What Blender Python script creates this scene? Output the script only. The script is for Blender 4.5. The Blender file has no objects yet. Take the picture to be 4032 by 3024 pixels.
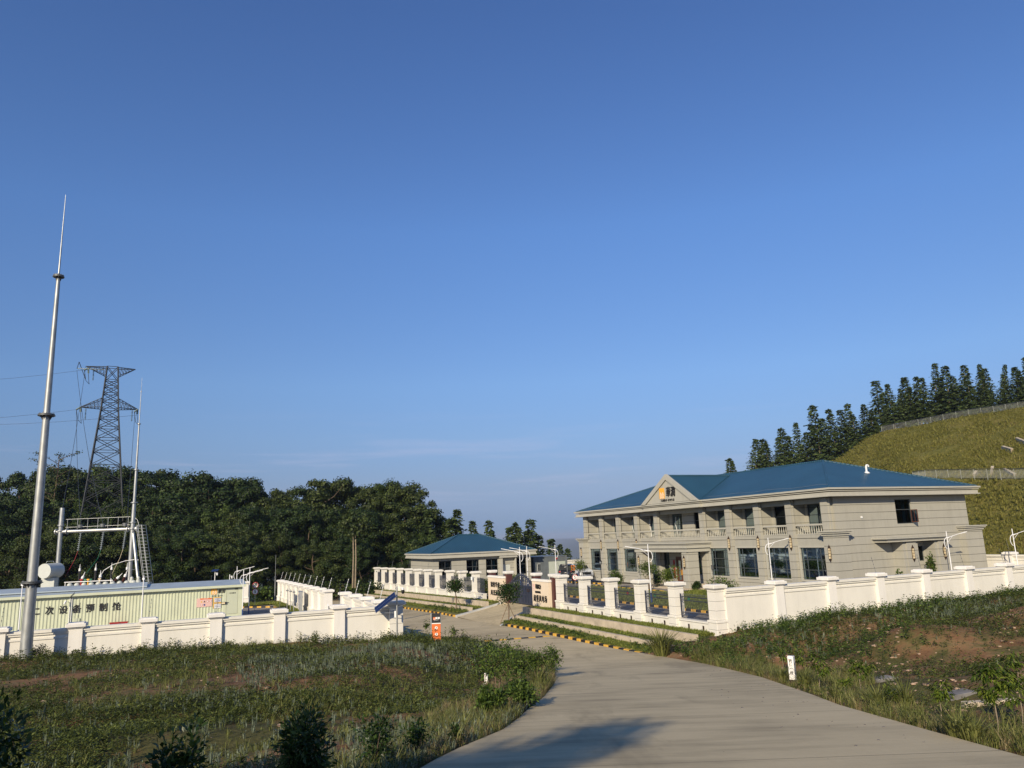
import bpy, math, random
import numpy as np
from math import sin, cos, tan, radians, pi, sqrt, atan2
from mathutils import Vector, Matrix
random.seed(7)
RNG = np.random.default_rng(11)
SC = bpy.context.scene
COL = SC.collection

# ------------------------------------------------------------ camera
CAMP = np.array([0.0, 0.0, 5.34])
FPX, PITCH, ROLL = 2973.0, radians(11.539), radians(-2.163)      # focal length in pixels of a 4032 wide picture
_f = np.array([0, cos(PITCH), sin(PITCH)]); _r0 = np.array([1.0, 0, 0]); _u0 = np.array([0, -sin(PITCH), cos(PITCH)])
CR = _r0*cos(ROLL) + _u0*sin(ROLL); CU = -_r0*sin(ROLL) + _u0*cos(ROLL); CF = _f
cam = bpy.data.cameras.new('camera'); camo = bpy.data.objects.new('camera', cam); COL.objects.link(camo)
cam.sensor_width = 36.0; cam.lens = 36.0*FPX/4032; cam.clip_start = 0.05; cam.clip_end = 60000
camo.matrix_world = Matrix(((CR[0], CU[0], -CF[0], CAMP[0]), (CR[1], CU[1], -CF[1], CAMP[1]), (CR[2], CU[2], -CF[2], CAMP[2]), (0, 0, 0, 1)))
SC.camera = camo

# ------------------------------------------------------------ sky, sun, exposure
SUN_EL = radians(24.0); SUN_AZ = radians(22.0)        # light travels to the right of straight ahead
w = bpy.data.worlds.new('World'); SC.world = w; w.use_nodes = True
nt = w.node_tree
for n in list(nt.nodes): nt.nodes.remove(n)
sky = nt.nodes.new('ShaderNodeTexSky'); sky.sky_type = 'NISHITA'; sky.sun_disc = False
sky.sun_elevation = SUN_EL; sky.sun_rotation = pi + SUN_AZ
sky.altitude = 2500; sky.air_density = 1.0; sky.dust_density = 0.2; sky.ozone_density = 8
bg = nt.nodes.new('ShaderNodeBackground'); bg.inputs[1].default_value = 0.14
wo = nt.nodes.new('ShaderNodeOutputWorld')
tc = nt.nodes.new('ShaderNodeTexCoord'); sx_ = nt.nodes.new('ShaderNodeSeparateXYZ'); nt.links.new(tc.outputs['Generated'], sx_.inputs[0])
rp = nt.nodes.new('ShaderNodeValToRGB'); nt.links.new(sx_.outputs[2], rp.inputs[0])      # dry, dusty lower air: the sky is duller towards the horizon
_st = [(0.0,(.185,.20,.27)),(.01,(.205,.21,.275)),(.03,(.31,.25,.28)),(.07,(.560,.362,.310)),(.13,(.785,.545,.436)),(.2,(.97,.722,.58)),(.39,(1.05,.915,.83)),(.61,(.955,.865,.86))]
_el = rp.color_ramp.elements
while len(_el) < len(_st): _el.new(.5)
for _e, (_p, _c) in zip(_el, _st): _e.position = _p; _e.color = (*_c, 1)
mu = nt.nodes.new('ShaderNodeMix'); mu.data_type = 'RGBA'; mu.blend_type = 'MULTIPLY'; mu.inputs[0].default_value = 1.0
nt.links.new(sky.outputs[0], mu.inputs[6]); nt.links.new(rp.outputs[0], mu.inputs[7])
# a few thin wisps of cirrus low in the sky
_mp = nt.nodes.new('ShaderNodeMapping'); _mp.inputs['Scale'].default_value = (2.2, 2.2, 34); nt.links.new(tc.outputs['Generated'], _mp.inputs[0])
_nz = nt.nodes.new('ShaderNodeTexNoise'); _nz.inputs['Scale'].default_value = 1.5; _nz.inputs['Detail'].default_value = 7; _nz.inputs['Roughness'].default_value = .62; nt.links.new(_mp.outputs[0], _nz.inputs['Vector'])
_r1 = nt.nodes.new('ShaderNodeValToRGB'); nt.links.new(_nz.outputs[0], _r1.inputs[0]); _r1.color_ramp.elements[0].position = .54; _r1.color_ramp.elements[1].position = .78
_r2 = nt.nodes.new('ShaderNodeValToRGB'); nt.links.new(sx_.outputs[2], _r2.inputs[0]); _e2 = _r2.color_ramp.elements; _e2.new(.09); _e2.new(.13)
for _e, (_p, _c) in zip(_e2, ((.03, 0), (.075, 1), (.12, .8), (.17, 0))): _e.position = _p; _e.color = (_c, _c, _c, 1)
_m2 = nt.nodes.new('ShaderNodeMath'); _m2.operation = 'MULTIPLY'; nt.links.new(_r1.outputs[0], _m2.inputs[0]); nt.links.new(_r2.outputs[0], _m2.inputs[1])
_m3 = nt.nodes.new('ShaderNodeMath'); _m3.operation = 'MULTIPLY'; _m3.inputs[1].default_value = .30; nt.links.new(_m2.outputs[0], _m3.inputs[0])
_mx = nt.nodes.new('ShaderNodeMix'); _mx.data_type = 'RGBA'; nt.links.new(_m3.outputs[0], _mx.inputs[0]); nt.links.new(mu.outputs[2], _mx.inputs[6]); _mx.inputs[7].default_value = (3.4, 3.1, 3.9, 1)
nt.links.new(_mx.outputs[2], bg.inputs[0]); nt.links.new(bg.outputs[0], wo.inputs[0])
sl = bpy.data.lights.new('sun', 'SUN'); so = bpy.data.objects.new('sun', sl); COL.objects.link(so)
sl.energy = 3.7; sl.angle = radians(0.5); sl.color = (1.0, 0.86, 0.64)
so.rotation_euler = Vector((sin(SUN_AZ)*cos(SUN_EL), cos(SUN_AZ)*cos(SUN_EL), -sin(SUN_EL))).to_track_quat('-Z', 'Y').to_euler()
SC.view_settings.view_transform = 'Standard'; SC.view_settings.look = 'None'
SC.view_settings.gamma = 1.0; SC.view_settings.exposure = 0.54
SC.cycles.max_bounces = 6; SC.cycles.transparent_max_bounces = 12
SC.cycles.volume_bounces = 0

# ------------------------------------------------------------ survey helpers: rays from the camera and the site grid
TH = radians(23.84)
V = np.array([cos(TH), sin(TH), 0]); U = np.array([-sin(TH), cos(TH), 0])   # site grid: a runs right and away, b left and away
def ray(px, py): return CF + CR*(px-2016)/FPX - CU*(py-1512)/FPX
def atz(px, py, z):
    d = ray(px, py); return CAMP + d*(z-CAMP[2])/d[2]
def aty(px, py, y):
    d = ray(px, py); return CAMP + d*y/d[1]
def AB(P): return float(P @ V), float(P @ U)
def W(a, b, z=0.0):
    P = a*V + b*U; return (float(P[0]), float(P[1]), float(z))

# ------------------------------------------------------------ objects
def tag(o, label=None, cat=None, group=None, kind=None):
    if label: o['label'] = label
    if cat: o['category'] = cat
    if group: o['group'] = group
    if kind: o['kind'] = kind
    return o
def thing(name, label, cat, loc, rz=0.0, group=None):
    o = bpy.data.objects.new(name, None); COL.objects.link(o); o.location = loc; o.rotation_euler = (0, 0, rz)
    o.empty_display_size = 0.2
    return tag(o, label, cat, group)
def copy_tree(o, parent=None):
    c = o.copy(); COL.objects.link(c)
    if parent: c.parent = parent
    for ch in list(o.children): copy_tree(ch, c)
    return c
def link_mesh(name, me, parent=None, loc=None):
    o = bpy.data.objects.new(name, me); COL.objects.link(o)
    if parent: o.parent = parent
    if loc is not None: o.location = loc
    return o

class MB:
    def __init__(s): s.v = []; s.f = []; s.m = []; s.sm = []
    def add(s, vs, fs, m=0, smooth=False):
        n = len(s.v); s.v.extend([tuple(map(float, p)) for p in vs])
        for f in fs: s.f.append(tuple(i+n for i in f)); s.m.append(m); s.sm.append(smooth)
        return s
    def box(s, x0, x1, y0, y1, z0, z1, m=0):
        if x0 > x1: x0, x1 = x1, x0
        if y0 > y1: y0, y1 = y1, y0
        if z0 > z1: z0, z1 = z1, z0
        return s.add([(x0,y0,z0),(x1,y0,z0),(x1,y1,z0),(x0,y1,z0),(x0,y0,z1),(x1,y0,z1),(x1,y1,z1),(x0,y1,z1)],
              [(0,3,2,1),(4,5,6,7),(0,1,5,4),(1,2,6,5),(2,3,7,6),(3,0,4,7)], m)
    def bbox(s, x0, x1, y0, y1, z0, z1, m=0, c=0.02):        # box with chamfered vertical and top edges
        P = [(x0+c,y0),(x1-c,y0),(x1,y0+c),(x1,y1-c),(x1-c,y1),(x0+c,y1),(x0,y1-c),(x0,y0+c)]
        Q = [(x0+c,y0+c),(x1-c,y0+c),(x1-c,y0+c),(x1-c,y1-c),(x1-c,y1-c),(x0+c,y1-c),(x0+c,y1-c),(x0+c,y0+c)]
        vs = [(x,y,z0) for x,y in P]+[(x,y,z1-c) for x,y in P]+[(x,y,z1) for x,y in [(x0+c,y0+c),(x1-c,y0+c),(x1-c,y1-c),(x0+c,y1-c)]]
        fs = [(i,(i+1)%8,8+(i+1)%8,8+i) for i in range(8)]
        fs += [(8,9,17,16),(9,10,17),(10,11,18,17),(11,12,18),(12,13,19,18),(13,14,19),(14,15,16,19),(15,8,16),(16,17,18,19),(7,6,5,4,3,2,1,0)]
        return s.add(vs, fs, m)
    def quad(s, a, b, c, d, m=0): return s.add([a,b,c,d], [(0,1,2,3)], m)
    def tri(s, a, b, c, m=0): return s.add([a,b,c], [(0,1,2)], m)
    def cyl(s, p0, p1, r0, r1=None, n=10, m=0, caps=True):
        r1 = r0 if r1 is None else r1
        p0 = Vector(p0); p1 = Vector(p1); d = (p1-p0)
        if d.length < 1e-7: return s
        d.normalize(); t = Vector((1,0,0)) if abs(d.x) < .9 else Vector((0,1,0))
        e1 = d.cross(t).normalized(); e2 = d.cross(e1)
        A = [p0+(e1*cos(2*pi*i/n)+e2*sin(2*pi*i/n))*r0 for i in range(n)]
        B = [p1+(e1*cos(2*pi*i/n)+e2*sin(2*pi*i/n))*r1 for i in range(n)]
        fs = [(i, n+i, n+(i+1)%n, (i+1)%n) for i in range(n)]
        s.add(A+B, fs, m, True)
        if caps: s.add(A, [tuple(range(n))], m); s.add(B, [tuple(reversed(range(n)))], m)
        return s
    def tube(s, pts, r, n=6, m=0):
        for i in range(len(pts)-1):
            s.cyl(pts[i], pts[i+1], r[i] if hasattr(r,'__len__') else r, r[i+1] if hasattr(r,'__len__') else r, n, m, caps=True)
        return s
    def lathe(s, prof, c=(0,0,0), n=10, m=0):
        k = len(prof); vs = []
        for (r, z) in prof:
            for i in range(n): vs.append((c[0]+r*cos(2*pi*i/n), c[1]+r*sin(2*pi*i/n), c[2]+z))
        fs = [(j*n+i, j*n+(i+1)%n, (j+1)*n+(i+1)%n, (j+1)*n+i) for j in range(k-1) for i in range(n)]
        return s.add(vs, fs, m, True)
    def prism(s, poly, lo, hi, axis='y', m=0):               # polygon in the other two axes, extruded along axis
        n = len(poly)
        def P(p, t): return (t,p[0],p[1]) if axis=='x' else ((p[0],t,p[1]) if axis=='y' else (p[0],p[1],t))
        vs = [P(p,lo) for p in poly]+[P(p,hi) for p in poly]
        return s.add(vs, [tuple(range(n)), tuple(reversed(range(n,2*n)))]+[(i,n+i,n+(i+1)%n,(i+1)%n) for i in range(n)], m)
    def disc(s, c, nrm, r, n=20, m=0, t=0.02): 
        c = Vector(c); nrm = Vector(nrm).normalized(); return s.cyl(c, c+nrm*t, r, r, n, m)
    def xf(s, fn): s.v = [tuple(fn(*p)) for p in s.v]; return s
    def build(s, name, mats, parent=None, loc=None):
        me = bpy.data.meshes.new(name); me.from_pydata(s.v, [], s.f)
        for mm in (mats if isinstance(mats, (list, tuple)) else [mats]): me.materials.append(mm)
        me.polygons.foreach_set('material_index', s.m); me.polygons.foreach_set('use_smooth', s.sm)
        if any(s.sm):
            pass
        me.update(); me.validate(verbose=False)
        import bmesh
        bm = bmesh.new(); bm.from_mesh(me); bmesh.ops.recalc_face_normals(bm, faces=bm.faces) if len(bm.faces) < 60000 else None
        bm.to_mesh(me); bm.free()
        return link_mesh(name, me, parent, loc)

def np_mesh(name, verts, quads, mat, parent=None, tris=False, mats_idx=None):
    me = bpy.data.meshes.new(name); verts = np.asarray(verts, np.float32); quads = np.asarray(quads, np.int32)
    k = quads.shape[1]; nf = len(quads)
    me.vertices.add(len(verts)); me.vertices.foreach_set('co', verts.ravel())
    me.loops.add(nf*k); me.loops.foreach_set('vertex_index', quads.ravel())
    me.polygons.add(nf); me.polygons.foreach_set('loop_start', np.arange(0, nf*k, k, dtype=np.int32))
    try: me.polygons.foreach_set('loop_total', np.full(nf, k, np.int32))
    except Exception: pass
    for mm in (mat if isinstance(mat, (list, tuple)) else [mat]): me.materials.append(mm)
    if mats_idx is not None: me.polygons.foreach_set('material_index', np.asarray(mats_idx, np.int32))
    me.update(calc_edges=True); me.validate(verbose=False)
    return me if parent is False else link_mesh(name, me, parent)

def text_obj(body, size, mat, parent, frame, name='lettering', bold=0.0, depth=0.012, sx=1.0, sy=1.0, shear=0.0, spacing=1.0, align='CENTER'):
    """frame: (origin, right, up) in the parent's coordinates; letters stand out along right x up"""
    cu = bpy.data.curves.new('t', 'FONT'); cu.body = body; cu.size = size; cu.align_x = align; cu.align_y = 'CENTER'
    cu.offset = bold; cu.extrude = depth; cu.space_character = spacing; cu.shear = shear; cu.resolution_u = 3
    to = bpy.data.objects.new('t', cu); COL.objects.link(to)
    dg = bpy.context.evaluated_depsgraph_get(); dg.update()
    me = bpy.data.meshes.new_from_object(to.evaluated_get(dg))
    bpy.data.objects.remove(to); bpy.data.curves.remove(cu)
    o, r, u = [Vector(x) for x in frame]; r.normalize(); u.normalize(); n = r.cross(u)
    for v in me.vertices:
        x, y, z = v.co; v.co = o + r*(x*sx) + u*(y*sy) + n*(z+depth)
    me.materials.clear(); me.materials.append(mat); me.name = name
    return link_mesh(name, me, parent)

# ------------------------------------------------------------ materials
MATS = {}
def newmat(name):
    m = bpy.data.materials.new(name); m.use_nodes = True; t = m.node_tree; b = t.nodes['Principled BSDF']; MATS[name] = m
    return m, t, b
def N(t, kind, **kw):
    n = t.nodes.new(kind)
    for k, v in kw.items():
        if k in ('op',): n.operation = v
        elif k == 'blend': n.blend_type = v
        elif k.startswith('i_'): n.inputs[k[2:].replace('_', ' ')].default_value = v
        elif k.startswith('n_'): n.inputs[int(k[2:])].default_value = v
    return n
def ramp(t, fac, stops):
    r = t.nodes.new('ShaderNodeValToRGB'); t.links.new(fac, r.inputs[0]); e = r.color_ramp.elements
    while len(e) < len(stops): e.new(0.5)
    for el, (p, c) in zip(e, stops): el.position = p; el.color = (*c, 1) if len(c) == 3 else c
    return r.outputs[0]
def coord(t, kind='Object', scale=(1,1,1)):
    c = t.nodes.new('ShaderNodeTexCoord'); mp = t.nodes.new('ShaderNodeMapping'); mp.inputs['Scale'].default_value = scale
    t.links.new(c.outputs[kind], mp.inputs[0]); return mp.outputs[0]
def noise(t, vec, scale, detail=4, rough=.55):
    n = t.nodes.new('ShaderNodeTexNoise'); n.inputs['Scale'].default_value = scale; n.inputs['Detail'].default_value = detail
    n.inputs['Roughness'].default_value = rough; t.links.new(vec, n.inputs['Vector']); return n.outputs[0]
def mixc(t, fac, a, b, blend='MIX'):
    m = t.nodes.new('ShaderNodeMix'); m.data_type = 'RGBA'; m.blend_type = blend
    for s_, v in ((0, fac), (6, a), (7, b)):
        if hasattr(v, 'links') or hasattr(v, 'is_linked'): t.links.new(v, m.inputs[s_])
        else: m.inputs[s_].default_value = v if not isinstance(v, tuple) else ((*v, 1) if len(v) == 3 else v)
    return m.outputs[2]
def plain(name, col, rough=.6, metal=0.0, var=0.12, scale=1.5, bump=0.0, bscale=30, spec=.5, stretch=(1,1,1)):
    m, t, b = newmat(name); v = coord(t, 'Object', stretch); n = noise(t, v, scale, 5)
    lo = tuple(c*(1-var) for c in col); hi = tuple(min(1, c*(1+var)) for c in col)
    c = ramp(t, n, [(.3, lo), (.7, hi)]); t.links.new(c, b.inputs['Base Color'])
    b.inputs['Roughness'].default_value = rough; b.inputs['Metallic'].default_value = metal; b.inputs['Specular IOR Level'].default_value = spec
    if bump:
        n2 = noise(t, v, bscale, 3); bp = t.nodes.new('ShaderNodeBump'); bp.inputs['Strength'].default_value = bump; bp.inputs['Distance'].default_value = .02
        t.links.new(n2, bp.inputs['Height']); t.links.new(bp.outputs[0], b.inputs['Normal'])
    return m
def math_(t, op, a, b=None, c=None):
    m = t.nodes.new('ShaderNodeMath'); m.operation = op
    for i, v in enumerate((a, b, c)):
        if v is None: continue
        if hasattr(v, 'is_linked'): t.links.new(v, m.inputs[i])
        else: m.inputs[i].default_value = v
    return m.outputs[0]
def sep(t, vec):
    s_ = t.nodes.new('ShaderNodeSeparateXYZ'); t.links.new(vec, s_.inputs[0]); return s_.outputs

def stucco(name, col, groove_pitch=None, groove_shade_w=.03, stain=.12, z0=0.0):
    """rendered wall with streaky weathering, fine grain and the shade of horizontal grooves painted as dark lines"""
    m, t, b = newmat(name); v = coord(t); n1 = noise(t, v, .55, 6, .6); vs = coord(t, 'Object', (3.0, 3.0, .35)); n2 = noise(t, vs, 1.2, 5, .6)
    n = math_(t, 'MULTIPLY_ADD', n2, .5, math_(t, 'MULTIPLY', n1, .5))
    c = ramp(t, n, [(.32, tuple(x*(1-stain) for x in col)), (.52, col), (.72, tuple(min(1, x*(1+stain*.5)) for x in col))])
    if groove_pitch:
        z = sep(t, v)[2]; md = math_(t, 'FRACT', math_(t, 'DIVIDE', math_(t, 'SUBTRACT', z, z0), groove_pitch))
        k = math_(t, 'LESS_THAN', md, groove_shade_w/groove_pitch); c = mixc(t, k, c, tuple(x*.26 for x in col))  # shade inside the wall grooves, put into the colour as dark lines
    t.links.new(c, b.inputs['Base Color']); b.inputs['Roughness'].default_value = .85; b.inputs['Specular IOR Level'].default_value = .25
    n3 = noise(t, v, 60, 3); bp = t.nodes.new('ShaderNodeBump'); bp.inputs['Strength'].default_value = .25; bp.inputs['Distance'].default_value = .01
    t.links.new(n3, bp.inputs['Height']); t.links.new(bp.outputs[0], b.inputs['Normal'])
    return m
def roofmat(name, axis, col=(.022, .075, .115), pitch=.25):
    m, t, b = newmat(name); v = coord(t); x = sep(t, v)[axis]
    fr = math_(t, 'FRACT', math_(t, 'DIVIDE', x, pitch)); tri = math_(t, 'ABSOLUTE', math_(t, 'SUBTRACT', fr, .5))
    h = math_(t, 'MINIMUM', math_(t, 'MULTIPLY', tri, 5.0), 1.0)
    n = noise(t, v, .35, 5); c = ramp(t, n, [(.3, tuple(q*.85 for q in col)), (.7, tuple(q*1.15 for q in col))])
    seam = math_(t, 'LESS_THAN', tri, .06); c = mixc(t, seam, c, tuple(q*.75 for q in col))
    t.links.new(c, b.inputs['Base Color']); b.inputs['Roughness'].default_value = .42; b.inputs['Specular IOR Level'].default_value = .5
    bp = t.nodes.new('ShaderNodeBump'); bp.inputs['Strength'].default_value = .9; bp.inputs['Distance'].default_value = .035
    t.links.new(h, bp.inputs['Height']); t.links.new(bp.outputs[0], b.inputs['Normal']); return m
def leafmat(name, dark, mid, light, rough=.55, trans=.25, nscale=.35):
    m, t, b = newmat(name); g = t.nodes.new('ShaderNodeNewGeometry'); v = coord(t)
    n = noise(t, v, nscale, 3); f = math_(t, 'MULTIPLY_ADD', g.outputs['Random Per Island'], .55, math_(t, 'MULTIPLY', n, .5))
    c = ramp(t, f, [(.2, dark), (.5, mid), (.85, light)]); t.links.new(c, b.inputs['Base Color'])
    b.inputs['Roughness'].default_value = rough; b.inputs['Specular IOR Level'].default_value = .25
    tr = t.nodes.new('ShaderNodeBsdfTranslucent'); t.links.new(c, tr.inputs[0]); mx = t.nodes.new('ShaderNodeMixShader'); mx.inputs[0].default_value = trans
    out = t.nodes['Material Output']; t.links.new(b.outputs[0], mx.inputs[1]); t.links.new(tr.outputs[0], mx.inputs[2]); t.links.new(mx.outputs[0], out.inputs[0])
    return m
def emit(name, col, s):
    m, t, b = newmat(name); b.inputs['Base Color'].default_value = (*col, 1); b.inputs['Emission Color'].default_value = (*col, 1); b.inputs['Emission Strength'].default_value = s
    return m
def glassmat(name, tint=(.10, .18, .23), gl=.35):
    m, t, b = newmat(name); t.nodes.remove(b); out = t.nodes['Material Output']
    tr = t.nodes.new('ShaderNodeBsdfTransparent'); tr.inputs[0].default_value = (*tint, 1)
    g = t.nodes.new('ShaderNodeBsdfGlossy'); g.inputs['Roughness'].default_value = .03; g.inputs[0].default_value = (.38, .50, .58, 1)
    lw = t.nodes.new('ShaderNodeFresnel'); lw.inputs[0].default_value = 1.55
    f = math_(t, 'MINIMUM', math_(t, 'MULTIPLY_ADD', lw.outputs[0], .75, .0), 1.0)
    mx = t.nodes.new('ShaderNodeMixShader'); t.links.new(f, mx.inputs[0]); t.links.new(tr.outputs[0], mx.inputs[1]); t.links.new(g.outputs[0], mx.inputs[2])
    t.links.new(mx.outputs[0], out.inputs[0]); return m

M_stone = stucco('stone_render', (.375, .36, .305), groove_pitch=.62, groove_shade_w=.036, stain=.12, z0=.1)
M_stonep = stucco('stone_trim', (.42, .405, .345), stain=.10)
M_roofy = roofmat('roof_blue_y', 1); M_roofx = roofmat('roof_blue_x', 0)
M_white = stucco('white_paint_wall', (.74, .71, .63), stain=.10)
M_whitej = stucco('white_paint_groove_lines', (.74, .71, .635), groove_pitch=.5, groove_shade_w=.018, stain=.07, z0=.25)
M_white2 = stucco('white_coping', (.78, .75, .69), stain=.10)
M_cream = stucco('cream_sign_wall', (.74, .62, .47), stain=.06)
M_brown = plain('brown_granite', (.085, .03, .025), .5, var=.25, scale=8)
M_iron = plain('dark_iron', (.045, .052, .075), .45, .3, var=.15)
M_gate = plain('gate_paint', (.04, .05, .085), .4, .3, var=.15)
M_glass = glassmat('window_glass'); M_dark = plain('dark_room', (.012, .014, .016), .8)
M_frame = plain('window_frame_grey', (.075, .085, .09), .45, .2); M_curt = plain('curtain', (.16, .20, .22), .9, var=.2, scale=12, stretch=(4,4,.2))
M_wood = plain('brown_wood', (.10, .035, .018), .5, var=.3, scale=6, stretch=(6,6,.6)); M_redp = plain('red_paper', (.42, .03, .03), .8)
M_steel = plain('galvanised', (.42, .43, .42), .42, .65, var=.16, scale=5, stretch=(1,1,.35)); M_steeld = plain('galvanised_dark', (.14, .15, .155), .55, .5, var=.2, scale=2)
M_poleW = plain('lamp_white', (.80, .80, .80), .35, var=.04); M_poleB = plain('lamp_blue', (.03, .07, .22), .45)
M_black = plain('black_paint', (.012, .012, .013), .5); M_blackt = plain('black_letters', (.010, .009, .009), .6)
M_yellow = plain('yellow_paint', (.62, .36, .05), .7, var=.22, scale=4); M_orange = plain('orange_panel', (.72, .16, .03), .5, var=.06)
M_gold = plain('orange_gold', (.85, .42, .04), .5, var=.05); M_whitep = plain('white_print', (.82, .80, .76), .6, var=.04)
M_warm = plain('lamp_glass_warm', (.80, .66, .42), .4, var=.08); M_bronze = plain('bronze', (.05, .028, .018), .5, .3)
M_conc = plain('concrete', (.50, .42, .31), .9, var=.22, scale=1.6, bump=.4, bscale=18); M_pvc = plain('white_plastic', (.78, .78, .76), .45, var=.05)
M_kerbw = plain('white_kerb', (.50, .50, .47), .85, var=.12)
M_cab = plain('cabin_green', (.55, .58, .42), .5, var=.07, scale=.8); M_cabr = plain('cabin_roof', (.42, .48, .50), .42, .2, var=.12, scale=.7)
M_cabd = plain('cabin_door', (.50, .53, .40), .5, var=.04)
M_pink = plain('pink_notice', (.70, .46, .40), .6, var=.05); M_paper = plain('notice_paper', (.66, .66, .64), .7, var=.06); M_blue = plain('print_blue', (.03, .06, .25), .6)
M_red = plain('red_paint', (.38, .02, .02), .45); M_green = plain('green_paint', (.02, .20, .10), .45)
M_porc = plain('porcelain', (.45, .50, .52), .22, var=.1); M_rubber = plain('rubber_black', (.015, .013, .013), .5); M_brownp = plain('brown_porcelain', (.06, .02, .012), .3)
M_tank = plain('tank_grey', (.52, .54, .50), .4, var=.06); M_wire = plain('wire_dark', (.05, .055, .06), .6, .4)
M_panel = plain('solar_cell', (.012, .02, .07), .2, .2, var=.15); M_panelf = plain('solar_frame', (.5, .52, .54), .35, .7)
M_bark = plain('bark', (.13, .09, .06), .95, var=.35, scale=5, bump=.5, bscale=12); M_barkl = plain('bark_light', (.24, .19, .13), .95, var=.3, scale=5)
M_stake = plain('stake_wood', (.20, .14, .09), .9, var=.3, scale=5)
M_carblk = plain('car_black', (.02, .021, .023), .22, .3, spec=.6); M_carwht = plain('car_white', (.62, .64, .66), .22, .1, spec=.6); M_tyre = plain('tyre', (.02, .02, .02), .9)
M_chrome = plain('chrome', (.6, .6, .6), .15, .9); M_lens = plain('headlight_lens', (.6, .62, .64), .1, .3)
M_grey = plain('grey_cladding', (.16, .18, .19), .5, .2, var=.1); M_roller = plain('roller_door', (.48, .52, .45), .5, var=.05)
M_rock = plain('rock', (.36, .25, .17), .9, var=.4, scale=3, bump=.4); M_rockg = plain('grey_gravel', (.13, .12, .11), .9, var=.4, scale=5)
M_slat = plain('wood_planks_grey', (.20, .16, .12), .9, var=.35, scale=3)
M_fglass = plain('far_fence', (.33, .34, .30), .5, .3, var=.1); M_fdark = plain('far_fence_rail', (.04, .05, .05), .5)
L_wood = leafmat('leaf_broad', (.005, .011, .003), (.021, .040, .009), (.060, .092, .018), nscale=.18, trans=.12)
L_wood2 = leafmat('leaf_broad_yellow', (.009, .016, .004), (.036, .054, .011), (.095, .118, .023), nscale=.18, trans=.15)
L_mid = leafmat('leaf_broad_light', (.012, .020, .005), (.040, .068, .012), (.105, .145, .03), nscale=.2, trans=.15)
L_con = leafmat('leaf_conifer', (.012, .024, .007), (.048, .074, .020), (.11, .145, .036), nscale=.3, trans=.18)
L_bush = leafmat('leaf_bush', (.02, .042, .008), (.06, .10, .016), (.16, .22, .04))
L_yel = leafmat('leaf_sapling', (.03, .06, .008), (.10, .15, .02), (.24, .28, .04), trans=.35)
L_drk = leafmat('leaf_glossy', (.012, .028, .008), (.028, .055, .012), (.055, .095, .02), rough=.35)
L_slope = leafmat('slope_blade', (.11,.115,.022), (.20,.195,.042), (.31,.27,.075), nscale=.10)
L_grass = leafmat('grass_blade', (.06, .07, .018), (.13, .145, .038), (.25, .25, .08), nscale=.8)
L_lawn = leafmat('lawn_blade', (.08, .105, .016), (.18, .21, .04), (.30, .32, .07), nscale=.6)
L_dry = leafmat('dry_grass', (.10, .075, .03), (.22, .17, .08), (.36, .29, .15))
L_weed = leafmat('weed_leaf', (.024, .034, .007), (.072, .094, .020), (.165, .19, .042), nscale=.6)
L_grey = leafmat('cudweed', (.06, .08, .05), (.15, .18, .12), (.27, .31, .21))
# ------------------------------------------------------------ terrain heights
def smin(x, e0, e1):
    t = np.clip((x-e0)/(e1-e0), 0, 1); return t*t*(3-2*t)
def zroad(x, y):
    x = np.asarray(x, float); y = np.asarray(y, float)
    b = -sin(TH)*x + cos(TH)*y
    za = 3.74-.118*y; zb = -1.0-.017*np.maximum(0, b-50)
    k = .35; return np.where(y < 60, np.log(np.exp(np.clip((za-zb)/k, -40, 40))+1)*k+zb, zb)
LE = np.array([(-14,-3.0),(0,-2.0),(6,-1.75),(10.4,-1.37),(12.1,-.97),(14,-.4),(15.4,-.17),(17.9,.12),(20.5,.5),(25.7,1.0),(30,1.2),(34,1.3)])  # y, x of left edge
RE = np.array([(-14,4.6),(0,5.2),(6,5.7),(9.5,5.8),(12.6,6.0),(16,6.25),(18.7,6.65),(25,7.45),(30,7.75),(34,7.85),(38.6,7.45)])
LE2 = [(16.4,38.2),(16.3,42.0),(15.8,46.0),(14.6,50.0),(13.3,54.0),(12.6,58.0)]      # a, b
ROADP = []
for y in np.arange(-14, 34.01, 1.0):
    ROADP.append(((np.interp(y, LE[:,0], LE[:,1]), y), (np.interp(y, RE[:,0], RE[:,1]), y)))
kb = [36.2,38.5,42,46,50,54,58,62,66,70,76,84,92,100,112,125]
def aoff(b): return -.04*max(0.0, b-69)
la = [(16.6,35.6),(16.4,38.2),(16.3,42.0),(15.8,46.0),(14.6,50.0),(13.3,54.0),(12.3,58),(12.1,62),(12.1,66),(12.1,70),(12.1,76),(12.1,84),(12.1,92),(12.0,100),(11.8,112),(11.6,125)]
for (a0,b0),b1 in zip(la, kb):
    p = W(a0,b0); q = W(22.7+aoff(b1), b1); ROADP.append((p[:2], q[:2]))
ROADL = np.array([p for p, q in ROADP]); ROADR = np.array([q for p, q in ROADP])
_poly = np.vstack([ROADL, ROADR[::-1]])
def inpoly(x, y, P):
    x = np.asarray(x); y = np.asarray(y); ins = np.zeros(x.shape, bool); j = len(P)-1
    for i in range(len(P)):
        xi, yi = P[i]; xj, yj = P[j]
        c = ((yi > y) != (yj > y)) & (x < (xj-xi)*(y-yi)/((yj-yi)+1e-12)+xi); ins ^= c; j = i
    return ins
def distpoly(x, y, P, closed=True):
    d = np.full(np.shape(x), 1e9); n = len(P)
    for i in range(n if closed else n-1):
        ax, ay = P[i]; bx, by = P[(i+1) % n]; vx, vy = bx-ax, by-ay; L = vx*vx+vy*vy+1e-12
        t = np.clip(((x-ax)*vx+(y-ay)*vy)/L, 0, 1); d = np.minimum(d, np.hypot(x-ax-t*vx, y-ay-t*vy))
    return d
CP = []
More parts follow.
